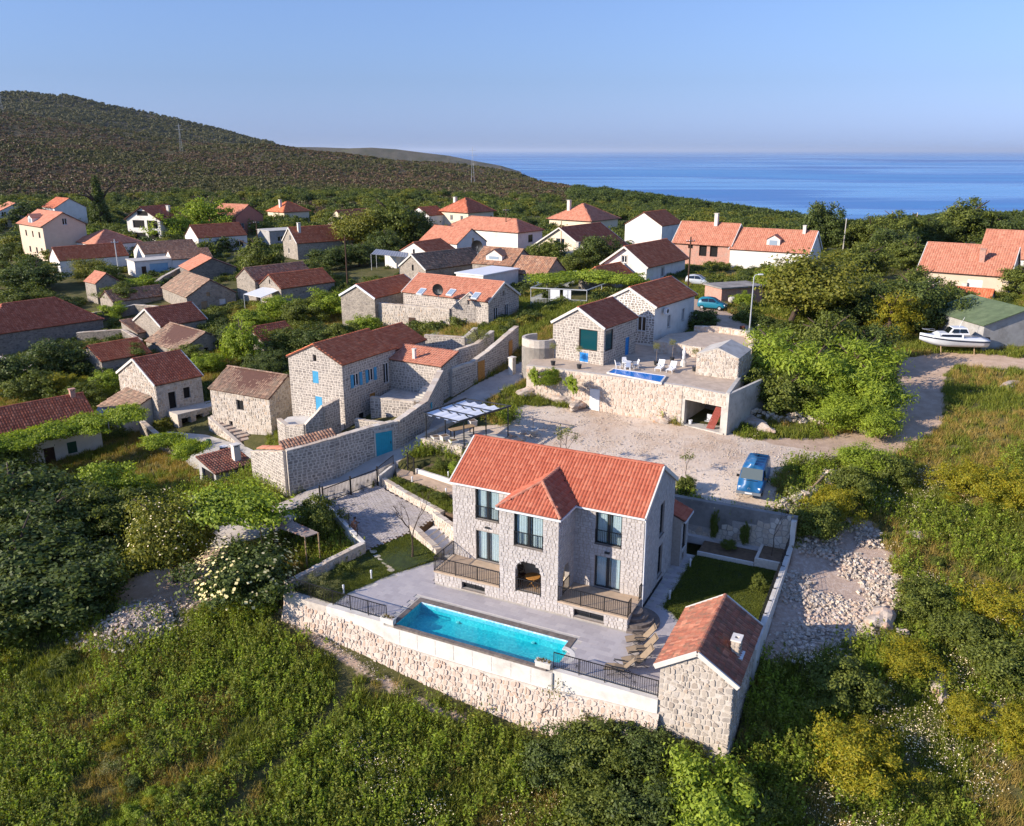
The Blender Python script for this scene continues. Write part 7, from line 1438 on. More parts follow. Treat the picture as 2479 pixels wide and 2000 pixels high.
for nm, lb, pts, mt in (('garden_wall', 'dark old garden wall beside the hipped stone house', [(-68.77, 129.75, 0.62), (-61.19, 135.08, 1.59), (-51.25, 130.14, 1.86)], 'dark_stone'), ('garden_wall', 'old wall with pale coping below the gabled stone house', [(-63.88, 120.94, -0.06), (-57.18, 121.09, 0.41), (-51.76, 114.62, 0.17)], 'dark_stone'), ('garden_wall', 'roofless stone ruin walls near the orange half roof', [(-64.22, 148.44, 2.41), (-65.55, 157.49, 2.86), (-66.04, 168.21, 3.29)], 'old_stone'), ('garden_wall', 'crumbling low stone wall below the elder tree', [(-70.19, 111.50, -1.42), (-65.46, 109.02, -1.64), (-59.53, 104.08, -1.71)], 'old_stone'), ('courtyard_wall', 'rough sloping stone wall beside the farmhouse yard', [(-40.07, 86.07, -2.32), (-36.47, 81.55, -2.36), (-32.59, 77.57, -2.01)], 'old_stone'), ('garden_wall', 'low boundary wall behind the boat shrubs', [(60.19, 123.11, 7.52), (63.24, 120.71, 7.55), (64.44, 118.41, 7.57)], 'concrete')):
    wallbox(nm, lb, [(p[0], p[1], p[2] + 1.5, p[2] - 1) for p in pts], .5, mt, False, .03)
# dry stone walls round the thicket
def drystone(label, pts, h, w_=.7, mat='pale_stone', n=None, seed=1):
    t = thing('dry_stone_wall', label, 'wall', (0, 0, 0)); r = random.Random(seed); mb = MB(); pts = [Vector(p) for p in pts]; L = sum((b - a).length for a, b in zip(pts[:-1], pts[1:])); cnt = int(L * h * w_ * 34); made = 0
    for k in range(cnt):
        f = r.uniform(0, L); 
        for a, b in zip(pts[:-1], pts[1:]):
            if f <= (b - a).length: break
            f -= (b - a).length
        p = a.lerp(b, f / (b - a).length); d = (b - a).normalized(); sd = Vector((-d.y, d.x, 0)); hz_ = r.uniform(0, 1); off = r.uniform(-1, 1) * w_ / 2 * (1.15 - hz_ * .6); c = p + sd * off + UP * (hz_ * h * (.7 + .3 * math.sin(f * 1.3)) - .05); s = r.uniform(.09, .2)
        V_ = [Vector((x, y, z)) for x in (-1, 1) for y in (-1, 1) for z in (-1, 1)]; M_ = Matrix.Rotation(r.uniform(0, 3), 3, 'Z') @ Matrix.Rotation(r.uniform(-.6, .6), 3, 'X'); sx = Vector((s * r.uniform(.8, 1.5), s, s * r.uniform(.6, 1)))
        V_ = [M_ @ Vector((v.x * sx.x * r.uniform(.6, 1), v.y * sx.y * r.uniform(.6, 1), v.z * sx.z * r.uniform(.6, 1))) for v in V_]
        F_ = [(0,1,3,2), (4,6,7,5), (0,4,5,1), (2,3,7,6), (0,2,6,4), (1,5,7,3)]
        if made < 150 and r.random() < .5: made += 1; me = bpy.data.meshes.new('stone'); me.from_pydata(V_, [], F_); me.materials.append(K[mat]); mkobj('stone', me, t, c)
        else: mb.add([v + c for v in V_], F_)
    mb.build('stonework', K[mat], t, kind='stuff')
drystone('dry stone wall below the thicket right of the garage', [(21.19, 73.05, 3.63), (24.64, 72.01, 3.65), (28.00, 70.95, 3.61), (30.61, 70.08, 3.51), (31.55, 68.78, 3.38)], 1.0, seed=3)
drystone('low dry stone bank behind the back road', [(28.84, 97.56, 6.92), (31.77, 97.49, 6.69), (34.67, 97.32, 6.47)], .5, seed=4)
drystone('heap of pale stones at the corner above the clad wall', [(19.35, 56.37, 1.89), (20.96, 56.74, 2.06), (23.64, 59.23, 2.33), (25.43, 61.61, 2.57)], .8, 1.2, seed=5)
lg = thing('log', 'pale weathered beam lying on the stone heap', 'beam', (0, 0, 0)); a, b = Vector((21.52, 57.06, 2.08)) + UP * .6, Vector((23.75, 59.56, 2.37)) + UP * .9; MB().tube([a, b], .09, 8).build('timber', K['palewood'], lg)
# far pylons
for i, (th, r_, lb) in enumerate(((-.36, 900, 'slender pylon on the near hillside above the orange roofs'), (-.52, 1350, 'slender pylon high on the hill at the ridge shoulder'), (-.64, 1500, 'slender pylon leftmost on the high ridge'), (-.045, 620, 'pylon standing on the slope before the sea'))):
    x, y = r_ * math.sin(th), r_ * math.cos(th); t = thing('pylon', lb, 'pylon', (x, y, zat(x, y))); b = MB()
    for s in (-1, 1):
        for q in (-1, 1): b.tube([(s * 1.2, q * 1.2, -2), (0, 0, 26)], .06, 4)
    b.build('lattice', K['zinc'], t); MB().box(-3.5, 3.5, -.06, .06, 20, 20.15).box(-2.5, 2.5, -.06, .06, 23.5, 23.65).build('crossarm', K['zinc'], t)
# person crouching on the driveway wall
def person():
    import bmesh
    c = plot(-9.25, .75, dz(-9.25, .75) + .02); t = thing('person', 'person crouching by the driveway wall in pale clothing, looking at a small device', 'person', tuple(c), PY + R(20))
    J = {'pel': (0, 0, .32), 'sp': (.1, 0, .52), 'ch': (.2, 0, .72), 'nk': (.27, 0, .86), 'hd': (.32, 0, .96), 'ht': (.33, 0, 1.08)}
    E_ = [('pel', 'sp'), ('sp', 'ch'), ('ch', 'nk'), ('nk', 'hd'), ('hd', 'ht')]; Rr = {'pel': .15, 'sp': .13, 'ch': .15, 'nk': .055, 'hd': .09, 'ht': .08}
    for s, k in ((-1, 'l'), (1, 'r')):
        J.update({'hip' + k: (.02, s * .1, .3), 'kn' + k: (.42, s * .16, .48), 'an' + k: (.22, s * .15, .07), 'to' + k: (.38, s * .17, .04), 'sh' + k: (.2, s * .19, .76), 'el' + k: (.38, s * .24, .56), 'wr' + k: (.55, s * .1, .66), 'ha' + k: (.61, s * .06, .68)})
        E_ += [('pel', 'hip' + k), ('hip' + k, 'kn' + k), ('kn' + k, 'an' + k), ('an' + k, 'to' + k), ('ch', 'sh' + k), ('sh' + k, 'el' + k), ('el' + k, 'wr' + k), ('wr' + k, 'ha' + k)]
        Rr.update({'hip' + k: .1, 'kn' + k: .07, 'an' + k: .045, 'to' + k: .04, 'sh' + k: .065, 'el' + k: .045, 'wr' + k: .03, 'ha' + k: .035})
    ks = list(J); me = bpy.data.meshes.new('body'); me.from_pydata([J[k] for k in ks], [(ks.index(a), ks.index(b)) for a, b in E_], []); o = mkobj('body', me, t); sk = o.modifiers.new('skin', 'SKIN')
    for i, k in enumerate(ks): me.skin_vertices[0].data[i].radius = (Rr[k],) * 2; me.skin_vertices[0].data[i].use_root = (k == 'pel')
    o.modifiers.new('sub', 'SUBSURF').levels = 2; o.modifiers['sub'].render_levels = 2
    me.materials.append(plain('skin', '9c6f55', .7, .08, 8))
    h = MB().lathe([(.04, .0), (.1, .03), (.105, .09), (.07, .14), (.02, .16)], (.32, 0, .98), 12); h.build('hair', plain('hair', '241a14', .9, .1, 9), t, smooth=True)
    MB().box(.6, .68, -.07, .07, .66, .70).build('device', K['black'], t)
    sh = MB().lathe([(.17, .2), (.18, .32), (.165, .42)], (.02, 0, 0), 14); sh.build('shorts', plain('shorts', '3c4654', .9, .08, 8), t, smooth=True)
person()

def dormer(root, x0, y0, z0, w, h, dep, tile):
    """a gabled dormer on the left slope of a roof whose ridge runs along y"""
    d = MB().box(x0, x0 + dep, y0, y0 + w, z0, z0 + h).build('dormer', K['white'], root)
    MB().add([(x0, y0, z0 + h), (x0, y0 + w, z0 + h), (x0, y0 + w / 2, z0 + h + w * .3)], [(2, 1, 0)]).build('gable', K['white'], d)
    MB().box(x0 - .04, x0 - .01, y0 + w * .2, y0 + w * .8, z0 + .2, z0 + h - .15).build('window', K['palepane'], d)
    for s in (0, 1):
        a, b = (y0 - .15, y0 + w / 2) if s == 0 else (y0 + w + .15, y0 + w / 2); za, zb = z0 + h - .05, z0 + h + w * .3 + .04
        MB().add([(x0 - .2, a, za), (x0 + dep, a, za), (x0 + dep, b, zb), (x0 - .2, b, zb), (x0 - .2, a, za + .08), (x0 + dep, a, za + .08), (x0 + dep, b, zb + .08), (x0 - .2, b, zb + .08)], [(0,1,2,3), (7,6,5,4), (0,4,5,1), (1,5,6,2), (2,6,7,3), (3,7,4,0)]).build('dormer_roof', K[tile], d)
for o in list(bpy.data.objects):
    lb = o.get('label', '')
    if 'small dormer and arched porch' in lb:
        dormer(o, .9, 5.2, 4.1, 2.2, 1.2, 2.2, 'sun_tile'); MB().add([(-1.6, 3.4, -.3), (-1.6, 3.9, -.3), (-.02, 3.9, 2.6), (-.02, 3.4, 2.6), (-1.0, 3.4, -.3), (-1.0, 3.9, -.3), (-.02, 3.9, 1.9), (-.02, 3.4, 1.9)], [(0,1,2,3), (7,6,5,4), (0,4,5,1), (1,5,6,2), (2,6,7,3), (3,7,4,0)]).build('porch_buttress', K['concrete'], o)
    if 'wide dormer' in lb: dormer(o, .7, 2.2, 3.0, 3.0, .8, 2.2, 'brown_tile')
    if 'attic window' in lb: dormer(o, .3, 6.5, 7.2, 2.4, 1.4, 2.4, 'sun_tile')
for nm, lb, pts in (('courtyard_wall', 'upper courtyard wall below the shaded stone gable', [(-9.8, 92.5, 7.2, 4), (-5.2, 91.2, 7.2, 4), (-4.2, 95.5, 7.4, 4)]), ('courtyard_wall', 'stepped courtyard wall behind the first yellow door', [(-7.2, 84.6, 6.8, 4), (-3.9, 87.4, 7.3, 4), (-2.2, 91.8, 7.8, 4)])): wallbox(nm, lb, pts, .45, 'village_stone', False, .03, stones=dict(SB, sides='fb'), sp=80, group='courtyard walls')
FOOT.append([(p.x, p.y) for p in AR])

# ---------------------------------------------------------------- vegetation
def leaves_np(C, Nn, size, aspect, r, fold=0.):
    """diamond leaves at centres C facing Nn"""
    n = len(C); t = r.normal(size=(n, 3)); t -= Nn * (t * Nn).sum(1, keepdims=True); t /= np.linalg.norm(t, axis=1, keepdims=True) + 1e-9
    b = np.cross(Nn, t); s = (size * r.uniform(.6, 1.3, n))[:, None]
    V = np.stack([C - t * s, C + b * s / aspect - t * s * .1, C + t * s, C - b * s / aspect - t * s * .1], 1).reshape(-1, 3)
    return V, (np.arange(n) * 4)[:, None] + np.array([[0, 1, 2, 3]])
def crown_mesh(name, n, clumps, leaf, mat, shape=(1, 1, .8), sig=.17, hollow=.35, seed=0, aspect=1.7, flat=-.6, up=.3, lump=.4, cone=False):
    r = np.random.default_rng(seed); d = r.normal(size=(clumps, 3)); d /= np.linalg.norm(d, axis=1, keepdims=True)
    rad = hollow + (1 - hollow) * r.uniform(0, 1, clumps) ** .6; lum = 1 + lump * np.sin(d[:, 0] * 4 + seed) * np.cos(d[:, 1] * 4 + seed * 2) + lump * .6 * np.sin(d[:, 2] * 5 + d[:, 0] * 3)
    c = d * (rad * lum)[:, None] * .86; c[:, 2] = np.maximum(c[:, 2], flat)
    if cone:
        z = r.uniform(-1, 1, clumps) ; a = r.uniform(0, 6.28, clumps); q = (1 - z) / 2 * r.uniform(.5, 1, clumps) ** .5; c = np.c_[q * np.cos(a), q * np.sin(a), z]
    k = r.integers(0, clumps, n); w = r.uniform(.5, 1.25, clumps)
    C = c[k] + r.normal(size=(n, 3)) * (sig * w[k])[:, None] * np.array([1, 1, .75])
    out = C / (np.linalg.norm(C, axis=1, keepdims=True) + 1e-9); loc = (C - c[k]) / (np.linalg.norm(C - c[k], axis=1, keepdims=True) + 1e-9)
    Nn = out * .5 + loc * .5 + r.normal(size=(n, 3)) * .55 + np.array([0, 0, up]); Nn /= np.linalg.norm(Nn, axis=1, keepdims=True)
    V, F = leaves_np(C * np.array(shape), Nn, leaf, aspect, r)
    return mesh_np(name, V, F, mat)
GREEN = dict(mid=leafmat('leaf_mid', ['33401a', '404d20', '4d5a26', '586530']), dark=leafmat('leaf_dark', ['232e17', '2c391b', '364420', '3f4d25'], .3, gain=3.0), bright=leafmat('leaf_bright', ['4c611f', '5f7526', '71852f', '56692a'], .4),
  yellow=leafmat('leaf_yellow', ['5f6a1d', '74781f', '8a8526', '66752a'], .4, gain=1.8), olive=leafmat('leaf_olive', ['4d5632', '5c6440', '6a7150', '49522f'], .3), walnut=leafmat('leaf_walnut', ['46501c', '555d24', '64692c', '3e481c'], .35), brown=leafmat('scrub_brown', ['5c5142', '6a5d4c', '544a3b', '625746'], .1, gain=1.4), hill=leafmat('scrub_green', ['3a3f26', '454a2e', '4f5235', '42462a'], .2, gain=2.0), weed=leafmat('weed', ['3d4c1c', '4e5d22', '5e6b2a', '465422', '6a7030'], .35, big=.5), straw=leafmat('straw', ['6a6434', '7a7040', '5f5c30', '857a4a'], .3, big=.6))
CR = {}
def proto(key, **kw): CR[key] = crown_mesh('crown_' + key, mat=GREEN[kw.pop('g')], **kw)
for i in range(2):
    proto('mid%d' % i, g='mid', n=13000, clumps=110, leaf=.04, seed=11 + i, sig=.115); proto('dark%d' % i, g='dark', n=13000, clumps=120, leaf=.038, seed=21 + i, sig=.115); proto('bright%d' % i, g='bright', n=12000, clumps=100, leaf=.042, seed=31 + i, sig=.12)
    proto('yellow%d' % i, g='yellow', n=12000, clumps=90, leaf=.034, seed=41 + i, sig=.11, aspect=2.4); proto('walnut%d' % i, g='walnut', n=14000, clumps=130, leaf=.038, seed=51 + i, lump=.3)
    proto('ail%d' % i, g='bright', n=11000, clumps=70, leaf=.06, seed=61 + i, aspect=3.2, up=.7, sig=.19)
proto('olive0', g='olive', n=3200, clumps=50, leaf=.045, seed=71, aspect=3); proto('conifer0', g='dark', n=11000, clumps=220, leaf=.045, seed=72, shape=(.42, .42, 1), sig=.09, cone=True, aspect=3, up=.1); proto('vine0', g='bright', n=11000, clumps=120, leaf=.042, seed=73, shape=(1, 1, .3)); proto('vine1', g='bright', n=10000, clumps=100, leaf=.045, seed=74, shape=(1, 1, .3))
def trunk_mesh(name, h, r, seed, lean=(0, 0), spread=.6, mat='bark', n=6, top=.55):
    q = random.Random(seed); mb = MB(); tp = Vector((lean[0], lean[1], h * top)); mb.tube([(0, 0, -.5), tuple(tp * .5 + Vector((q.uniform(-.05, .05), q.uniform(-.05, .05), 0))), tuple(tp)], r, 8, r * .7)
    for i in range(n):
        a = q.uniform(0, 6.28); e = tp + Vector((math.cos(a) * spread * h * q.uniform(.3, .7), math.sin(a) * spread * h * q.uniform(.3, .7), h * q.uniform(.15, .42))); m = tp.lerp(e, .5) + Vector((0, 0, h * .05)); mb.tube([tuple(tp), tuple(m), tuple(e)], r * .55, 6, r * .15)
    return mb.mesh(name, K[mat], True)
TRK = [trunk_mesh('trunk', 1., .045, 80 + i) for i in range(3)]
def tree(label, p, h, r, kind, name='tree', cat='tree', group=None, rz=None, low=.0, trunk=True, sq=1.):
    """a crown of leaves on a forked trunk; low is the height of the crown's bottom"""
    z = p[2] if len(p) > 2 else zat(*p[:2]); t = thing(name, label, cat, (p[0], p[1], z), 0, group); rz = random.uniform(0, 6.28) if rz is None else rz
    if trunk: k = mkobj('trunk', random.choice(TRK), t, (0, 0, 0), rz); k.scale = (h, h, h)
    vz = (h - low) / 2; c = mkobj('crown', CR[kind], t, (0, 0, low + vz), rz); s = 1 / .82; c.scale = (r, r * sq, vz * s if not kind.startswith(('vine', 'conifer')) else vz * (3. if kind.startswith('vine') else 1))
    return t
G_ = 'trees and shrubs of the village'
def shrub(label, p, h, r, kind, **kw): kw.setdefault('trunk', False); return tree(label, p, h, r, kind, kw.pop('name', 'bush'), kw.pop('cat', 'bush'), kw.pop('group', None), **kw)
# right hand thicket
w_ = tree('big walnut tree with leaning trunk behind the tall street lamp', (33.13, 99.50, 6.77), 9, 6.0, 'walnut0', 'walnut_tree', low=1.2, trunk=False); MB().tube([(0, 0, -.5), (.9, .4, 1.6), (2.0, .8, 3.2), (3.0, 1.0, 4.6)], .38, 10, .2).build('trunk', K['bark'], w_); w_.children[0].location = (2.6, 1.2, 4.9)
for p, h, r, k, lb in (((26.26, 80.19, 4.66), 6.0, 3.4, 'ail0', 'bright thicket tree nearest the curved parapet'), ((27.65, 74.99, 4.11), 6.6, 3.6, 'ail1', 'bright feathery tree in the middle of the thicket'), ((31.51, 74.99, 4.11), 6.8, 3.7, 'ail0', 'tallest feathery tree of the thicket by the track'), ((32.66, 72.07, 3.83), 5.2, 2.9, 'ail1', 'feathery tree at the track bend'), ((28.43, 70.08, 3.51), 3.6, 2.4, 'ail0', 'low feathery tree above the dry stone wall'), ((31.33, 68.24, 3.30), 3.2, 2.0, 'ail1', 'young feathery tree at the end of the dry stone wall'), ((25.03, 73.32, 3.82), 4.5, 3.2, 'mid0', 'round bush at the wall behind the garage'), ((23.71, 75.37, 3.99), 4, 2.6, 'mid1', 'dark green bush beside the terrace side wall'), ((32.25, 84.49, 5.02), 6.5, 4.0, 'mid0', 'leafy tree in the rear of the thicket'), ((36.51, 84.33, 4.85), 5.6, 3.2, 'dark0', 'dark tree in the rear of the thicket by the track'),
    ((41.55, 98.67, 6.44), 6.5, 4.2, 'dark0', 'dark tree right of the walnut'), ((43.57, 95.23, 6.18), 6.0, 3.2, 'yellow0', 'yellow green shrub tree above the boat'), ((47.55, 97.22, 6.49), 7, 4.0, 'dark1', 'dark tree left of the boat bow'), ((53.95, 102.93, 7.01), 5, 3.2, 'mid0', 'fig tree before the little red roofed shed'), ((54.33, 112.24, 7.29), 5, 3.4, 'mid1', 'bush at the terrace of the beige house'), ((36.38, 93.82, 6.01), 3.5, 3.2, 'mid1', 'low bush under the walnut tree'), ((70.31, 114.58, 7.74), 5, 3.5, 'mid0', 'bush at the corner of the beige house'),
    ((22.31, 95.03, 7.20), 2.8, 1.7, 'dark1', 'dark round bush hiding the parked car'), ((40.38, 122.91, 7.56), 4, 4.2, 'bright0', 'bright vine mound in front of the arched porch'), ((37.03, 120.82, 7.59), 3, 3.0, 'bright1', 'bright shrubs beside the block shed'), ((30.28, 108.70, 7.37), 2.2, 1.4, 'bright0', 'bright shrub at the corner of the block shed'), ((37.39, 104.05, 6.90), 4, 3.0, 'mid1', 'green bush at the foot of the walnut trunk')): tree(lb, p, h, r, k, group='thicket right of the terrace', cat='tree', trunk=h > 4.2)
for p, h, r, k, lb in (((65.73, 182.32, 6.52), 11, 5.0, 'dark0', 'tall dark round tree against the sea'), ((74.69, 177.10, 6.59), 8, 5, 'mid1', 'green tree right of the tall dark tree'), ((84.15, 185.79, 6.21), 9, 5.5, 'mid0', 'leafy tree between the lamp poles'), ((92.56, 192.10, 5.97), 8, 5, 'dark1', 'dark tree beside the far lamp pole'), ((102.76, 193.78, 5.97), 11, 7, 'mid1', 'broad green tree behind the beige house roof'), ((70.98, 180.95, 6.49), 7, 4.4, 'mid0', 'green tree just right of the tall dark tree top'), ((109.15, 190.08, 6.19), 8, 6, 'dark0', 'dark tree left of the edge house roof'), ((66.18, 140.41, 7.55), 6, 4.5, 'mid0', 'round tree behind the beige house terrace'), ((54.91, 131.18, 7.54), 6, 4.5, 'mid1', 'round tree behind the walnut crown'), ((67.94, 152.50, 7.36), 7, 5, 'dark0', 'dark round tree between walnut and beige house')): tree(lb, p, h, r, k, group='trees against the sea')
# middle gardens
for p, h, r, k, lb in (((-44.73, 151.39, 3.80), 9, 4.6, 'mid0', 'loose tree left of the awning house'), ((-34.06, 103.33, 0.94), 6.0, 2.8, 'bright0', 'tall ivy clad bush behind the mossy stone house'), ((-38.24, 111.67, 1.44), 3.4, 2.6, 'dark1', 'dark creeper mound on the mossy roof edge'), ((-34.66, 124.21, 3.01), 3.6, 3.4, 'bright1', 'bright bush below the awning house'), ((-29.37, 117.53, 3.11), 4.2, 3.4, 'mid1', 'big green bush in the middle garden'), ((-26.43, 120.55, 3.71), 4.4, 3.6, 'bright0', 'bright bush by the wooden pole in the garden'), ((-28.98, 106.42, 2.09), 3.4, 3.2, 'mid0', 'green bush above the ivy roof'), ((-24.76, 104.47, 2.55), 3.6, 3.2, 'dark0', 'dark bush behind the blue shuttered house roof'), ((-20.95, 104.04, 3.19), 3.4, 3.0, 'mid1', 'green bush beside the garden dish'), ((-18.96, 106.41, 3.74), 3.2, 2.8, 'bright1', 'bright fig bush at the ruin wall'), ((-29.13, 98.76, 1.06), 3.4, 2.8, 'dark1', 'dark bush right of the ivy clad bush'), ((-37.48, 118.83, 2.24), 3.2, 3.0, 'bright1', 'bright weeds bush near the flat concrete roof'),
    ((-35.09, 162.82, 4.84), 5.0, 5.0, 'dark0', 'dark ivy mound right of the skylight stone house'), ((-29.99, 165.78, 5.25), 5.2, 4.6, 'dark1', 'dark ivy mound beside the corrugated canopy'), ((-25.76, 176.16, 5.59), 6, 4.4, 'dark0', 'dark mulberry behind the corrugated canopy'), ((-34.88, 147.59, 4.38), 4.4, 3.6, 'mid0', 'green bush behind the long stone house'), ((-33.42, 190.81, 5.19), 10, 6.0, 'walnut1', 'big olive green tree beyond the skylight house'), ((-26.54, 191.66, 5.56), 12, 7.0, 'mid0', 'largest tree of the grove in the middle distance'), ((-22.11, 193.82, 5.78), 9, 5.5, 'dark1', 'dark tree at the right end of the middle grove'), ((-42.92, 210.64, 4.95), 8, 5.0, 'mid1', 'tree before the cream gable in the middle distance'), ((6.85, 154.62, 7.09), 5, 3.8, 'mid0', 'round tree before the cream gable wall'), ((14.14, 143.83, 7.43), 6.5, 4.4, 'dark0', 'dark fig tree left of the white house'), ((10.24, 138.44, 7.28), 4.0, 3.2, 'mid1', 'bush behind the old shuttered stone house'), ((20.91, 141.92, 7.69), 3, 2.4, 'mid0', 'shrub at the white house porch')): tree(lb, p, h, r, k, group='garden trees between the roofs', trunk=h > 5)
# left village
for p, h, r, k, lb in (((-59.66, 106.44, -1.52), 5.8, 4.6, 'dark0', 'round elder tree with pale blossom below the hipped house'), ((-94.45, 157.04, 1.77), 6, 5.2, 'mid0', 'broad bush tree leftmost below the white edge house'), ((-88.57, 156.24, 1.90), 6, 5.4, 'dark1', 'broad dark tree beside the yellow shrub'), ((-81.91, 139.44, 0.77), 5, 4.6, 'mid1', 'green bush above the hipped roof'), ((-93.02, 170.04, 2.78), 3.2, 2.4, 'yellow1', 'yellow flowering shrub at the long red roof'), ((-104.98, 198.64, 4.11), 7, 4.8, 'mid0', 'grey green tree before the big pale house'), ((-82.00, 164.23, 2.64), 4.5, 3.8, 'walnut1', 'olive green tree before the long red roof'), ((-76.99, 159.79, 2.51), 4, 3.2, 'mid1', 'small tree beside the pale pole'), ((-66.63, 142.94, 1.90), 4.0, 3.6, 'mid0', 'bush mound beside the slim tower'), ((-65.86, 148.84, 2.35), 3.6, 3.4, 'bright1', 'bright bush near the roofless walls'), ((-63.75, 133.20, 1.27), 2.6, 2.4, 'bright0', 'bright bush under the slim tower'), ((-115.63, 241.10, 3.49), 16, 9, 'conifer0', 'dark spreading conifer behind the white apartment house'), ((-87.77, 220.49, 3.92), 9, 6.0, 'bright0', 'bright tree covering the apartment house corner'), ((-83.77, 235.31, 4.05), 11, 7.2, 'bright1', 'large bright tree before the pink house'), ((-146.09, 256.28, 4.44), 9, 8, 'dark0', 'large dark tree behind the edge house'), ((-139.16, 269.62, 4.55), 7, 6, 'mid1', 'tree behind the big pale house roof'), ((-84.10, 191.50, 3.73), 4, 3.4, 'mid0', 'bush behind the orange pyramid roof'), ((-70.72, 209.33, 4.08), 5, 4, 'mid1', 'tree right of the small white house'), ((-76.81, 248.35, 4.55), 6, 5, 'bright0', 'bright tree right of the pink house'), ((-102.20, 221.60, 3.80), 5, 4.4, 'mid1', 'bush below the white apartment house'), ((-110.07, 221.20, 3.84), 4.4, 4, 'bright1', 'bright bush right of the big pale house'),
    ((-62.23, 100.24, -2.26), 6, 4.4, 'dark1', 'dark tree at the picture edge behind the farmhouse'), ((-57.50, 97.23, -2.16), 4.4, 3.6, 'mid0', 'grey green bush behind the farmhouse roof'), ((-55.20, 98.70, -1.81), 3.4, 2.6, 'yellow0', 'yellow green bush behind the farmhouse chimney'), ((-49.79, 94.31, -1.79), 3.2, 2.6, 'mid1', 'bush beside the lean-to'), ((-48.75, 97.17, -1.36), 3.4, 2.2, 'bright1', 'bright bush at the barn gable'), ((-50.38, 109.24, -0.27), 3, 2.4, 'mid0', 'weedy bush behind the barn'), ((-41.53, 104.91, 0.27), 3.2, 2.8, 'mid1', 'bush between barn and mossy roof'), ((-38.38, 101.96, 0.22), 2.8, 2.4, 'bright0', 'bright bush beside the barn wall'), ((-29.34, 95.78, 0.57), 3, 2.4, 'dark0', 'dark bush behind the mossy outbuilding'),
    ((-41.21, 63.80, -3.48), 6.5, 5.2, 'dark0', 'big dark bush at the left edge below the farmhouse'), ((-36.04, 60.22, -3.21), 5.5, 4.6, 'dark1', 'dark bush beside the left edge thicket'), ((-34.17, 61.88, -2.93), 4.6, 3.6, 'mid1', 'leafy bush left of the glossy tree'), ((-35.46, 54.34, -3.58), 5.5, 5.4, 'dark1', 'broad dark bush at the left edge above the field'), ((-30.61, 50.19, -3.45), 4.6, 4.8, 'dark0', 'broad bush above the tall weeds'), ((-33.44, 49.15, -3.76), 4, 4.4, 'mid1', 'bush at the left edge of the weed field'), ((-40.14, 67.44, -3.23), 4, 3.2, 'mid0', 'bush below the farmhouse terrace'), ((-34.88, 67.18, -2.73), 4.4, 3.2, 'bright1', 'bright vine mound below the farmhouse terrace'), ((-30.35, 61.71, -2.48), 4, 3.2, 'mid0', 'leafy bush behind the glossy tree'), ((-47.66, 73.57, -3.43), 5, 3.6, 'mid1', 'bush at the farmhouse wall corner')): tree(lb, p, h, r, k, group='trees of the left quarter', trunk=h > 5.4)
def blossom(t, n, r, h, low, size, colr, seed):
    q = np.random.default_rng(seed); d = q.normal(size=(n, 3)); d[:, 2] = np.abs(d[:, 2]) - .3; d /= np.linalg.norm(d, axis=1, keepdims=True); vz = (h - low) / 2; C = d * np.array([r, r, vz * 1.15]) * q.uniform(.85, 1.02, (n, 1)) + np.array([0, 0, low + vz])
    Nn = d + np.array([0, 0, 1.2]); Nn /= np.linalg.norm(Nn, axis=1, keepdims=True); V, F = leaves_np(C, Nn, size, 1.1, q); mkobj('blossom', mesh_np('blossom', V, F, colr), t)
BLO = leafmat('elder_blossom', ['a3a374', 'b5b487', 'c3c29a'], .3); WHI = leafmat('white_petal', ['c9c6b0', 'd6d3c2', 'bdb99d'], .3)
t = tree('elder bush covered in pale flower heads beside the rusty shed roof', (-17.73, 50.24, -2.28), 4.8, 3.6, 'dark1', 'elder_bush', 'bush', low=0, trunk=False); blossom(t, 300, 3.5, 4.8, 0, .11, BLO, 5)
t = tree('glossy leaved tree with white blossom above the yard', (-24.22, 54.30, -2.71), 6.6, 3.1, 'walnut0', low=1.0, sq=1.0); blossom(t, 160, 3.0, 6.6, 1.0, .07, WHI, 6)
for p, h, r, k, lb, lo in (((-20.50, 56.15, 1.50), 2.0, 4.4, 'vine0', 'flat bright vine pergola above the left yard', 0), ((-34.51, 78.23, -2.25), 2.6, 2.2, 'vine1', 'bright vine at the farmhouse yard wall', 1.2), ((-30.50, 74.71, -1.78), 2.6, 2.0, 'vine0', 'bright vine beside the outdoor kitchen', 1.2), ((-39.51, 82.04, 0.40), 1.6, 2.6, 'vine1', 'vine pergola end nearest the lean-to', 0), ((-42.41, 79.66, 0.30), 1.6, 3.0, 'vine0', 'vine pergola stretch over the farmhouse door', 0), ((-44.86, 76.81, 0.20), 1.6, 3.0, 'vine1', 'vine pergola stretch over the green shutter', 0), ((-46.99, 73.87, 0.20), 1.6, 3.0, 'vine0', 'vine pergola end at the picture edge', 0), ((5.81, 117.38, 9.30), 1.4, 4.2, 'vine0', 'bright vine roof over the alley end of the arbour', 0), ((11.77, 119.32, 9.30), 1.6, 4.4, 'vine1', 'bright vine roof over the middle of the arbour', 0), ((15.77, 116.14, 9.20), 1.6, 3.0, 'vine0', 'bright vine roof at the white house end', 0)): tree(lb, p, h, r, k, 'vine', 'vine', 'vines', low=lo, trunk=False, sq=.75)
for lb, p, h, r in (('ivy hanging at the alley end of the terrace wall', (2.22, 78.28, 5.90), 1.5, .9), ('ivy hanging in the middle of the terrace wall', (3.79, 77.67, 5.90), 1.6, 1.0), ('ivy hanging near the white side door', (5.64, 75.75, 5.90), 1.4, 1.0), ('pale creeper on the ruin wall', (-18.32, 116.94, 5.00), 3.4, 1.0)): tree(lb, (p[0] - .1, p[1] - .35, p[2] - .6), h * 1.3, r * 1.3, 'bright1', 'creeper', 'creeper', 'creepers', trunk=False, sq=.35)
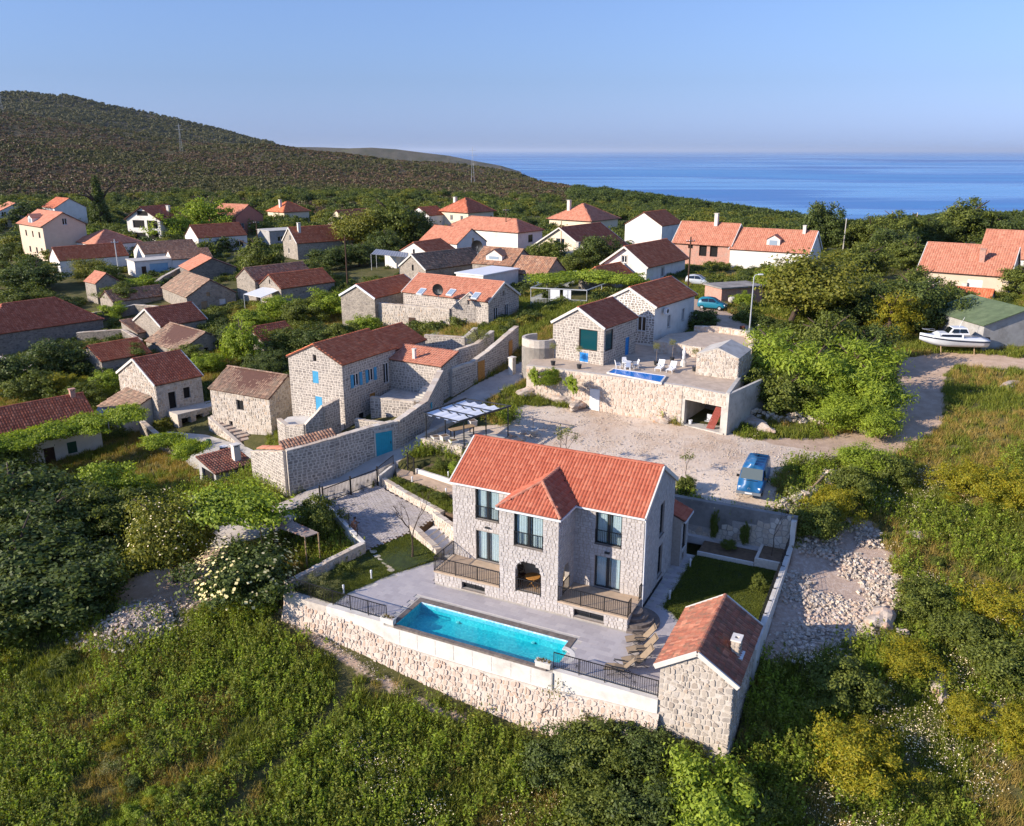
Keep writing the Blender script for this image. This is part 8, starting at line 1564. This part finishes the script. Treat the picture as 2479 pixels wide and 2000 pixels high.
def bare_tree(label, p, h, seed, mat='bark', leaves=None, sprd=.5, r0=.09):
    t = thing('tree', label, 'tree', p); q = random.Random(seed); mb = MB(); tips = []
    def grow(a, d, L, r, lev):
        b = a + d * L; m = a.lerp(b, .5) + Vector((q.uniform(-.06, .06), q.uniform(-.06, .06), 0)) * L; mb.tube([tuple(a), tuple(m), tuple(b)], r, 6 if lev < 2 else 4, r * .62, cap=False)
        if lev >= 5 or r < .006: tips.append(b); return
        for i in range(2 if lev < 1 else q.choice((2, 3))):
            e = (d + Vector((q.uniform(-1, 1), q.uniform(-1, 1), q.uniform(-.15, .5))) * sprd).normalized(); grow(b, e, L * q.uniform(.62, .82), r * .6, lev + 1)
    grow(Vector((0, 0, -.1)), Vector((.03, 0, 1)), h * .34, r0, 0); mb.build('trunk', K[mat], t, smooth=True)
    if leaves:
        gm, size, per = leaves; rr = np.random.default_rng(seed); C = np.array([np.array(p_) + rr.normal(size=3) * .12 for p_ in tips for _ in range(per)]); Nn = rr.normal(size=C.shape); Nn /= np.linalg.norm(Nn, axis=1, keepdims=True); V, F = leaves_np(C, Nn, size, 2., rr); mkobj('crown', mesh_np('crown', V, F, GREEN[gm]), t)
# villa garden plants
def pp(x, y, z=Z0): q = plot(x, y, z); return (q.x, q.y, q.z)
bare_tree('slim young tree with thin crown in the corner planting box', pp(19.6, 10.2, .05), 4.6, 23, leaves=('olive', .1, 6), r0=.035, sprd=.35); shrub('bright lemon shrub on the shaded lawn behind the shed', pp(19.0, -.3), 2.2, .75, 'yellow0'); shrub('slim green shrub on the shaded lawn near the planting box', pp(19.6, 5.4), 1.6, .5, 'mid0')
shrub('climber at the villa end of the clad wall', pp(15.3, 11.3, -.3), 2.6, .35, 'mid1'); shrub('climber in the middle of the clad wall', pp(17.5, 11.3, -.3), 2.2, .4, 'mid0'); shrub('low plant in the kerbed bed', pp(16.6, 10.4, -.3), .9, .6, 'mid1')
for i, (x, y, z, h, r, k, lb) in enumerate(((-1.2, 5.8, .75, .9, .7, 'bright0', 'bright leafy clump at the villa end of the long bed'), (-2.3, 5.9, .8, .6, .7, 'mid0', 'low green clump in the long bed'), (-5.2, 6.7, .95, .6, .8, 'mid1', 'low grassy clump in the middle of the long bed'), (-7.6, 7.3, 1.0, .55, .8, 'mid0', 'low grassy clump nearer the gate in the long bed'), (-9.6, 7.8, 1.1, .5, .6, 'mid1', 'low grassy clump at the gate end of the long bed'), (-4.0, 9.9, 1.7, 1.1, .9, 'mid0', 'leafy plant in the upper bed nearest the villa'), (-5.6, 10.2, 1.7, 1.2, .8, 'bright1', 'yellowish plant in the upper bed'), (-7.2, 10.4, 1.8, 1.0, .8, 'mid1', 'leafy plant in the upper bed near the footgate'), (-6.9, -6.4, Z0, 1.1, .9, 'olive0', 'reddish shrub at the fenced lawn corner'), (-5.6, -6.9, Z0, .9, .9, 'olive0', 'shrub along the lawn fence'))): shrub(lb, pp(x, y, z), h, r, k, group='villa garden plants', trunk=False)
pl = thing('sago_palm', 'dark sago palm at the villa end of the long bed', 'palm', pp(-2.0, 6.1, .85)); MB().lathe([(.16, 0), (.2, .3), (.14, .5)], n=10).build('trunk', K['bark'], pl)
fm = leafmat('palm_leaf', ['1f2e16', '2a3a1c', '33431f'], .2)
for i in range(22):
    a = i * 2.4; e = .35 + .5 * (i % 3) / 2; b = MB(); q = []
    for k in range(6): f = k / 5; q.append(Vector((math.cos(a) * 1.1 * f * math.cos(e), math.sin(a) * 1.1 * f * math.cos(e), .5 + 1.1 * f * math.sin(e) - .5 * f * f)))
    sd = Vector((-math.sin(a), math.cos(a), 0))
    for k in range(5): w0, w1 = .13 * math.sin(math.pi * (.12 + .85 * k / 5)), .13 * math.sin(math.pi * (.12 + .85 * (k + 1) / 5)); b.add([q[k] - sd * w0 - UP * .03, q[k], q[k] + sd * w0 - UP * .03, q[k + 1] + sd * w1 - UP * .03, q[k + 1], q[k + 1] - sd * w1 - UP * .03], [(0, 1, 4, 5), (1, 2, 3, 4)])
    b.build('frond', fm, pl)
bare_tree('bare forked tree on the lawn at the driveway', pp(-3.2, -.35, -.42), 4.6, 5)
bare_tree('sparse sapling standing between the villa roof and the gravel lot', (4.16, 62.73, 2.13), 3.8, 9, leaves=('olive', .09, 5), r0=.06); bare_tree('half bare shrub in front of the retaining wall', (1.64, 39.63, -4.03), 3.4, 12, leaves=('olive', .07, 2), r0=.05, sprd=.75)
bare_tree('dry twiggy shrub right of the half bare shrub', (3.65, 38.71, -3.98), 2.6, 15, leaves=None, r0=.04, sprd=.8); bare_tree('small weedy sapling behind the villa gable', (13.64, 61.33, 2.68), 1.8, 18, leaves=('mid', .08, 5), r0=.03)
for i, (p, lb) in enumerate((((4.02, 79.66, 6.95), 'potted sapling in front of the stone house gable'), ((6.47, 78.36, 6.95), 'potted sapling beside the blue patterned shutter'), ((14.09, 79.66, 6.95), 'potted tree at the corner of the lounger wall'), ((15.97, 81.34, 6.95), 'potted tree behind the loungers'), ((17.38, 77.40, 6.95), 'potted tree beside the stone hut'))):
    t = thing('potted_tree', lb, 'potted tree', p, 0, 'potted trees on the terrace'); MB().lathe([(.18, 0), (.24, .36), (.26, .4)], n=12).build('pot', K['anthracite'], t); MB().tube([(0, 0, .3), (.03, .02, 1.5)], .022, 5).build('stem', K['palebark'], t); c = mkobj('crown', CR['olive0'], t, (0, 0, 1.95)); c.scale = (.42, .42, .55)
# foreground bushes
for p, h, r, k, lb in (((2.31, 36.69, -4.72), 2.6, 2.0, 'dark0', 'dark leafy bush below the retaining wall'), ((4.63, 36.91, -4.38), 3.0, 2.2, 'mid0', 'glossy bush below the terrace fence'), ((7.00, 36.72, -3.96), 2.6, 2.0, 'dark1', 'dark bush at the foot of the shed'), ((8.67, 36.39, -3.68), 1.8, 1.5, 'mid1', 'low bush touching the shed corner'), ((9.55, 33.18, -4.89), 4.2, 2.8, 'bright0', 'large bright laurel bush at the bottom of the picture'), ((6.56, 33.42, -5.12), 3.2, 2.4, 'dark0', 'dark bush at the bottom of the picture below the shed'), ((4.16, 34.03, -5.19), 2.6, 2.2, 'mid1', 'dark green bush at the bottom left of the laurel'), ((11.41, 33.35, -4.68), 3.0, 1.8, 'mid0', 'green bush right of the laurel'),
    ((17.64, 35.54, -3.73), 3.4, 2.5, 'yellow0', 'big yellow green broom bush in the flower field'), ((18.46, 39.83, -2.40), 2.8, 2.2, 'mid0', 'dark broom bush above the big yellow one'), ((22.77, 41.43, -1.64), 2.2, 1.9, 'yellow1', 'yellow broom bush below the large boulder'), ((24.19, 37.73, -2.41), 2.2, 1.5, 'yellow0', 'round yellow green bush beside the limestone outcrop'), ((26.23, 36.46, -2.44), 2.4, 1.6, 'yellow1', 'yellow bush at the right picture edge'), ((25.68, 46.47, -0.60), 2.2, 1.9, 'mid1', 'green bush right of the rubble field'), ((29.23, 45.00, -0.30), 2.6, 2.4, 'yellow0', 'yellow broom bush high on the flower slope'), ((26.66, 43.24, -0.90), 2.2, 2.0, 'mid0', 'green bush in the middle of the flower slope'), ((27.63, 40.09, -1.24), 2.6, 2.2, 'mid1', 'green bush at the right picture edge below the broom'), ((21.82, 54.01, 0.72), 3.0, 1.9, 'mid1', 'dark bush outside the clad wall corner'), ((23.05, 55.55, 1.28), 3.2, 2.0, 'yellow1', 'yellow green bush on the bank beyond the clad wall'), ((25.44, 58.03, 1.83), 3.0, 1.9, 'mid0', 'feathery bush on the stone heap'), ((27.79, 61.80, 2.50), 2.8, 2.0, 'ail0', 'feathery sapling below the track bend'), ((29.21, 60.49, 2.33), 2.4, 2.0, 'mid1', 'green bush between the two field paths'), ((33.70, 57.98, 2.35), 3.0, 2.4, 'yellow1', 'broom bush on the upper right slope'), ((36.27, 55.50, 2.45), 3.2, 2.6, 'yellow0', 'yellow broom at the upper right edge'), ((27.30, 63.12, 2.69), 1.8, 1.2, 'ail1', 'sapling beside the dirt track'), ((13.14, 58.68, 2.23), 1.6, .9, 'mid0', 'weed bush behind the villa gable corner'), ((-14.49, 56.97, -0.55), 3.6, 1.9, 'mid0', 'green shrub between the rusty roof and the driveway wall'), ((-11.36, 51.57, -1.38), 1.6, 1.0, 'mid1', 'small shrub on the lawn wall')): shrub(lb, p, h, r, k, group='bushes of the fields', trunk=False, low=-.2)
# ---------------------------------------------------------------- ground cover, scattered
def gn_scatter(name, label, cat, P, S, protos, host_mat=None):
    """instances of protos on points P with sizes S; one object of kind stuff"""
    col_ = bpy.data.collections.new('proto_' + name)
    for m in protos: col_.objects.link(bpy.data.objects.new('proto', m))
    me = bpy.data.meshes.new(name); me.vertices.add(len(P)); me.vertices.foreach_set('co', np.asarray(P, np.float32).ravel())
    for k, v in (('scl', S), ('rot', rng.uniform(0, 6.28, len(P))), ('idx', None)):
        if v is None: a = me.attributes.new(k, 'INT', 'POINT'); a.data.foreach_set('value', rng.integers(0, len(protos), len(P)).astype(np.int32))
        else: a = me.attributes.new(k, 'FLOAT', 'POINT'); a.data.foreach_set('value', np.asarray(v, np.float32))
    o = mkobj(name, me, None, kind='stuff', label=label, category=cat)
    ng = bpy.data.node_groups.new('scatter_' + name, 'GeometryNodeTree'); ng.interface.new_socket('Geometry', in_out='INPUT', socket_type='NodeSocketGeometry'); ng.interface.new_socket('Geometry', in_out='OUTPUT', socket_type='NodeSocketGeometry')
    gi, go = ng.nodes.new('NodeGroupInput'), ng.nodes.new('NodeGroupOutput'); ip = ng.nodes.new('GeometryNodeInstanceOnPoints'); ci = ng.nodes.new('GeometryNodeCollectionInfo'); ci.inputs['Collection'].default_value = col_; ci.inputs['Separate Children'].default_value = True; ci.inputs['Reset Children'].default_value = True
    def na(nm, ty): n = ng.nodes.new('GeometryNodeInputNamedAttribute'); n.data_type = ty; n.inputs[0].default_value = nm; return n.outputs['Attribute']
    cx = ng.nodes.new('ShaderNodeCombineXYZ'); ng.links.new(na('rot', 'FLOAT'), cx.inputs[2])
    ng.links.new(gi.outputs[0], ip.inputs['Points']); ng.links.new(ci.outputs[0], ip.inputs['Instance']); ip.inputs['Pick Instance'].default_value = True; ng.links.new(na('idx', 'INT'), ip.inputs['Instance Index']); ng.links.new(cx.outputs[0], ip.inputs['Rotation']); ng.links.new(na('scl', 'FLOAT'), ip.inputs['Scale']); ng.links.new(ip.outputs[0], go.inputs[0])
    md = o.modifiers.new('scatter', 'NODES'); md.node_group = ng
    return o
def blades(name, n, h, w, spread, mat, seed, lean=.35):
    r = np.random.default_rng(seed); b = np.c_[r.normal(size=(n, 2)) * spread, np.zeros(n)]; d = np.c_[r.normal(size=(n, 2)) * lean, np.ones(n)]; d /= np.linalg.norm(d, axis=1, keepdims=True); L = h * r.uniform(.45, 1.1, n)[:, None]; a = r.uniform(0, 6.28, n); s = np.c_[np.cos(a), np.sin(a), np.zeros(n)] * w
    m = b + d * L * .55; t = b + d * L + np.c_[d[:, :2] * L * .35, np.zeros(n)]
    V = np.stack([b - s, b + s, m + s * .8, m - s * .8, t], 1).reshape(-1, 3); k = (np.arange(n) * 5)[:, None]
    return mesh_np(name, V, [k + np.array([[0, 1, 2, 3]]), k + np.array([[3, 2, 4]])], mat)
def weed(name, stems, h, leaf, mat, seed, spread=.2):
    r = np.random.default_rng(seed); C = []
    for i in range(stems):
        b = r.normal(size=2) * spread; l = r.normal(size=2) * .15; H_ = h * r.uniform(.6, 1.1)
        for k in range(14): f = r.uniform(.1, 1); C.append((b[0] + l[0] * f + r.normal() * .05 * (1.2 - f), b[1] + l[1] * f + r.normal() * .05 * (1.2 - f), H_ * f))
    C = np.array(C); Nn = r.normal(size=C.shape) * .6 + np.array([0, 0, .7]); Nn /= np.linalg.norm(Nn, axis=1, keepdims=True); V, F = leaves_np(C, Nn, leaf, 2.2, r); return mesh_np(name, V, F, mat)
def flower(name, n, h, size, mat, seed, spread=.25):
    r = np.random.default_rng(seed); C = np.c_[r.normal(size=(n, 2)) * spread, h * r.uniform(.7, 1.1, n)]; Nn = r.normal(size=(n, 3)) * .3 + np.array([0, -.25, 1]); Nn /= np.linalg.norm(Nn, axis=1, keepdims=True); V, F = leaves_np(C, Nn, size, 1.1, r); return mesh_np(name, V, F, mat)
PG = [blades('tuft%d' % i, 34, .42, .016, .13, GREEN['weed'], 100 + i) for i in range(3)]; PS = [blades('straw%d' % i, 30, .5, .012, .14, GREEN['straw'], 110 + i, .4) for i in range(2)]
PW = [weed('weedplant%d' % i, 5, .75, .055, GREEN['weed'], 120 + i) for i in range(3)] + [weed('weedbright%d' % i, 5, .8, .06, GREEN['bright'], 130 + i) for i in range(2)]; PF = [flower('flowerhead%d' % i, 7, .5, .032, WHI, 140 + i) for i in range(3)]
PL = [blades('lawn_tuft%d' % i, 26, .09, .01, .12, GREEN['mid'], 150 + i) for i in range(2)]; PB = [crown_mesh('scrub%d' % i, 150, 14, .26, GREEN[g], seed=160 + i, flat=-.3) for i, g in enumerate(('hill', 'hill', 'hill', 'brown', 'brown', 'hill'))]
BARE = LOT, RUB, LEFTYARD
for nm in ('TT_', 'UT'): FOOT.append(globals()[nm])
FOOT.append([(-8.4, 69.0), (-4.2, 66.2), (-1.4, 68.0), (.4, 70.9), (-3.8, 74.9), (-5.6, 73.4)]); FOOT.append([(-22.2, 76.0), (-20.8, 73.2), (-18.05, 62.6), (-9.9, 68.3), (-7.6, 72.1), (-6.6, 79.0), (-13, 82), (-19.0, 79.4)]); FOOT.append([(-6.0, 80.0), (-4.0, 83.0), (.5, 92.5), (-8, 92.5), (-12, 84)])
def free(x, y, soft=0., bare=True):
    px, py = toplot(x, y); k = ~(inpoly(px, py, [(-8.4, -8.4), (21, -8.5), (21, 12.2), (-8.5, 12), (-11.5, 10), (-14.8, 3.6), (-6.9, -1.3)]) | inpoly(px, py, [(-9, -9.6), (21, -9.6), (21, -8), (-9, -8)]))
    for f in FOOT: k &= ~inpoly(x, y, f)
    if bare:
        k &= (dline(x, y, ROAD) > 2.3 - soft) & (dline(x, y, ALLEY) > 2.0) & (dline(x, y, BACKROAD) > 3.0) & (dline(x, y, LPATH) > .45) & (dline(x, y, WALLPATH) > .9 * rng.uniform(0, 1, np.shape(x)))
        for f in BARE: k &= ~inpoly(x, y, f)
    return k
def spread(n, r0, r1, a0=-43, a1=43, p=1.0):
    r = (r0 ** p + (r1 ** p - r0 ** p) * rng.uniform(0, 1, n)) ** (1 / p); a = R(a0) + (R(a1) - R(a0)) * rng.uniform(0, 1, n); return r * np.sin(a), r * np.cos(a)
def onland(x, y, dz_=-.03): return np.c_[x, y, land(x, y) + dz_]
def patch(x, y, s, ph=0.): return np.sin(x / s + ph) * np.cos(y / s * 1.2 + ph * 2) + .6 * np.sin(x / s * 2.3 + y / s * 1.7 + ph) + .4 * np.cos(x / s * 4.1 - y / s * 3.3)
x, y = spread(80000, 29, 140, p=1.1); k = free(x, y) & (rng.uniform(0, 1, len(x)) < .9); x, y = x[k], y[k]
q = patch(x, y, 5.)
dn = np.hypot(x, y)
g1 = q > -.1; gn_scatter('grass', 'rough green grass of the fields and gardens', 'grass', onland(x[g1], y[g1]), (rng.uniform(.7, 1.35, g1.sum()) * (1 + dn[g1] / 260)), PG)
g2 = q <= -.1; gn_scatter('dry_grass', 'yellowish dry grass of the fields', 'grass', onland(x[g2], y[g2]), (rng.uniform(.6, 1.2, g2.sum()) * (1 + dn[g2] / 260)), PS + PG[:1])
x, y = spread(36000, 29, 75, p=1.2); k = free(x, y) & (patch(x, y, 3.2, 1.) > rng.uniform(-.6, .5, len(x)) + np.where(x > 15, .2, -.25)); gn_scatter('weeds', 'tall leafy weeds of the foreground fields', 'weeds', onland(x[k], y[k]), rng.uniform(.6, 1.8, k.sum()), PW)
x, y = spread(20000, 29, 72, -14, 43, p=1.3); k = free(x, y) & (patch(x, y, 2.6, 2.2) > rng.uniform(-.1, 1.15, len(x))) & ((x > 12) | (y < 39)); gn_scatter('flowers', 'white wild flowers scattered over the slope', 'flowers', onland(x[k], y[k]), rng.uniform(.7, 1.3, k.sum()), PF)
def inplot(poly, n, zf):
    xs = [p[0] for p in poly]; ys = [p[1] for p in poly]; x = rng.uniform(min(xs), max(xs), n); y = rng.uniform(min(ys), max(ys), n); k = inpoly(x, y, poly); x, y = x[k], y[k]; z = np.array([zf(a, b) for a, b in zip(x, y)]); W_ = PO + np.outer(x, _pu) + np.outer(y, _pv); return np.c_[W_, z]
P1 = np.r_[inplot(LAWN_R, 5200, lambda a, b: -.5), inplot(LAWN_L, 6200, lambda a, b: -.5 + max(0, b + 1.5) * .1)]; gn_scatter('lawn_grass', 'mown grass of the villa lawns', 'grass', P1, rng.uniform(.6, 1.3, len(P1)), PL)
P1 = np.r_[inplot([(-10.7, 7.8), (-3.75, 5.15), (-.2, 5.15), (-.2, 6.5), (-10.2, 8.5)], 1500, lambda a, b: 1.15 - (a + 11) * .045), inplot([(-8.8, 9.8), (-.2, 8.4), (-.2, 11.1), (-8.3, 11.2)], 800, lambda a, b: 1.65)]; gn_scatter('bed_grass', 'grassy plants in the villa beds', 'grass', P1, rng.uniform(.35, .8, len(P1)), PG + PW[:1])
# rubble and loose stones
def chips(name, n, s, mat, seed):
    r = random.Random(seed); mb = MB()
    for i in range(n):
        c = Vector((r.gauss(0, .35), r.gauss(0, .35), r.uniform(0, .05))); q = s * r.uniform(.4, 1.5); M_ = Matrix.Rotation(r.uniform(0, 6), 3, 'Z') @ Matrix.Rotation(r.uniform(-.7, .7), 3, 'X'); mb.add([c + M_ @ Vector((x * q * r.uniform(.5, 1.1), y * q * r.uniform(.5, 1.), z * q * r.uniform(.4, .8))) for x in (-1, 1) for y in (-1, 1) for z in (-1, 1)], [(0,1,3,2), (4,6,7,5), (0,4,5,1), (2,3,7,6), (0,2,6,4), (1,5,7,3)])
    return mb.mesh(name, K[mat])
PC = [chips('chips%d' % i, 18, .07, ('pink_stone', 'pale_stone', 'rubble_stone')[i], 200 + i) for i in range(3)]; PC2 = [chips('grit%d' % i, 12, .03, 'pale_stone', 210 + i) for i in range(2)]
def inp(poly, n): xs = [p[0] for p in poly]; ys = [p[1] for p in poly]; x = rng.uniform(min(xs), max(xs), n); y = rng.uniform(min(ys), max(ys), n); k = inpoly(x, y, poly); return x[k], y[k]
x, y = inp(RUB, 1900); px, py = toplot(x, y); k = (px > 21.1) & (patch(x, y, 2., .5) > -.15); gn_scatter('rubble', 'pale broken stones spread beside the lawn wall', 'rubble', onland(x[k], y[k]), rng.uniform(.5, 1.5, k.sum()), PC)
x, y = inp(LOT, 1500); k = free(x, y, bare=False); gn_scatter('gravel', 'loose pale gravel of the parking lot', 'gravel', onland(x[k], y[k], 0), rng.uniform(.6, 1.2, k.sum()), PC2)
hp = np.array((-24.79, 48.53)); x, y = rng.normal(hp[0], 1.6, 330), rng.normal(hp[1], 1.1, 330); P1 = np.c_[x, y, land(x, y) + .9 * np.exp(-((x - hp[0]) ** 2 + (y - hp[1]) ** 2) / 3.5)]; gn_scatter('rubble', 'heap of pale stones and broken slabs above the weed field', 'rubble', P1, rng.uniform(.5, 1.4, len(P1)), PC)
hp2 = MB().lathe([(3.2, -.6), (2.2, .1), (1.2, .6), (.4, .9), (.05, .95)], (hp[0], hp[1], zat(*hp)), 20).build('spoil_heap', K['soil'], None, kind='structure', label='earth heap under the pale stones', smooth=True)
x, y = inp([(-15.22, 48.69), (-12.53, 46.28), (-5.81, 41.95), (-6.89, 42.85), (-11.55, 46.62)], 900); gn_scatter('gravel', 'small stones along the foot of the retaining wall', 'gravel', onland(x, y, 0), rng.uniform(.5, 1.1, len(x)), PC2)
# scrub on the hills, woods beyond the village
x, y = spread(95000, 300, 1750, -38, 36, p=.55); r_ = np.hypot(x, y); z = land(x, y); k = (z > -60); q = patch(x, y, 60., .3); sz = rng.uniform(.35, 1.0, len(x)) ** 1.3 * 1.7 * (1 + r_ / 1100)
PBg, PBb = [PB[0], PB[1], PB[5]], [PB[2], PB[3], PB[4]]
k1 = k & (q + rng.normal(0, .45, len(x)) > .3 - np.clip((480 - r_) / 200, 0, .5)); k2 = k & ~k1; gn_scatter('scrub', 'dark green scrub covering the hillside', 'scrub', np.c_[x, y, z][k1], sz[k1], PBg); gn_scatter('scrub', 'grey brown leafless scrub on the hillside', 'scrub', np.c_[x, y, z][k2], sz[k2] * .9, PBb)
x, y = spread(9000, 2000, 2700, -40, -6); z = land(x, y); gn_scatter('scrub', 'dark scrub on the far high ridge', 'scrub', np.c_[x, y, z], rng.uniform(4, 8, len(x)), PBg)
WD = [crown_mesh('wood%d' % i, 1800, 50, .08, GREEN[g], seed=170 + i, flat=-.5) for i, g in enumerate(('dark', 'mid', 'dark', 'walnut', 'mid'))]
x, y = spread(3600, 195, 400, -36, 36, p=1.1); k = free(x, y) & (patch(x, y, 22., .8) > rng.uniform(-.9, .4, len(x)) - np.clip((np.hypot(x, y) - 260) / 120, 0, .9)); x, y = x[k], y[k]; s = rng.uniform(1.4, 3.2, len(x)); gn_scatter('woods', 'green woods behind the last houses', 'woods', np.c_[x, y, land(x, y) + s * .45], s, WD)
x, y = spread(2600, 400, 640, 4, 36, p=1.); s = rng.uniform(2.5, 5., len(x)); gn_scatter('woods', 'dark pine woods along the brow above the sea', 'woods', np.c_[x, y, land(x, y) + s * .5], s, [WD[0], WD[2]])
x, y = spread(13000, 95, 230, -36, 36, p=1.1); k = free(x, y) & (patch(x, y, 9., 1.7) > rng.uniform(-.2, 1.0, len(x))); x, y = x[k], y[k]; s = rng.uniform(.5, 1.4, len(x)); gn_scatter('undergrowth', 'low bushes and brambles between the houses', 'undergrowth', np.c_[x, y, land(x, y) + s * .3], s, WD)
tree('small olive tree in the upper courtyard', (-3.6, 89.6, 5.3), 3.6, 1.5, 'olive0', group='garden trees between the roofs', low=1.2)
x, y = spread(1500, 30, 66, p=1.2); k = free(x, y) & (patch(x, y, 4.2, 2.9) > rng.uniform(.1, 1.3, len(x))); x, y = x[k], y[k]; s = rng.uniform(.3, .85, len(x)); gn_scatter('undergrowth', 'leafy scrub growing through the foreground meadows', 'undergrowth', np.c_[x, y, land(x, y) + s * .35], s, [CR['mid0'], CR['bright0'], CR['yellow1'], CR['dark1'], CR['olive0']])

# ---------------------------------------------------------------- the air
hz_m = bpy.data.materials.new('haze'); hz_m.use_nodes = True; t_ = hz_m.node_tree; t_.nodes.remove(t_.nodes['Principled BSDF'])
pv = t_.nodes.new('ShaderNodeVolumePrincipled'); pv.inputs['Color'].default_value = (.72, .82, .95, 1); pv.inputs['Density'].default_value = .000018; pv.inputs['Anisotropy'].default_value = .2
t_.links.new(pv.outputs[0], t_.nodes['Material Output'].inputs['Volume'])
mkobj('haze', MB().box(-260000, 260000, -3000, 260000, -172, 260).mesh('haze', hz_m), kind='stuff', label='thin sea haze over the whole view', category='haze')
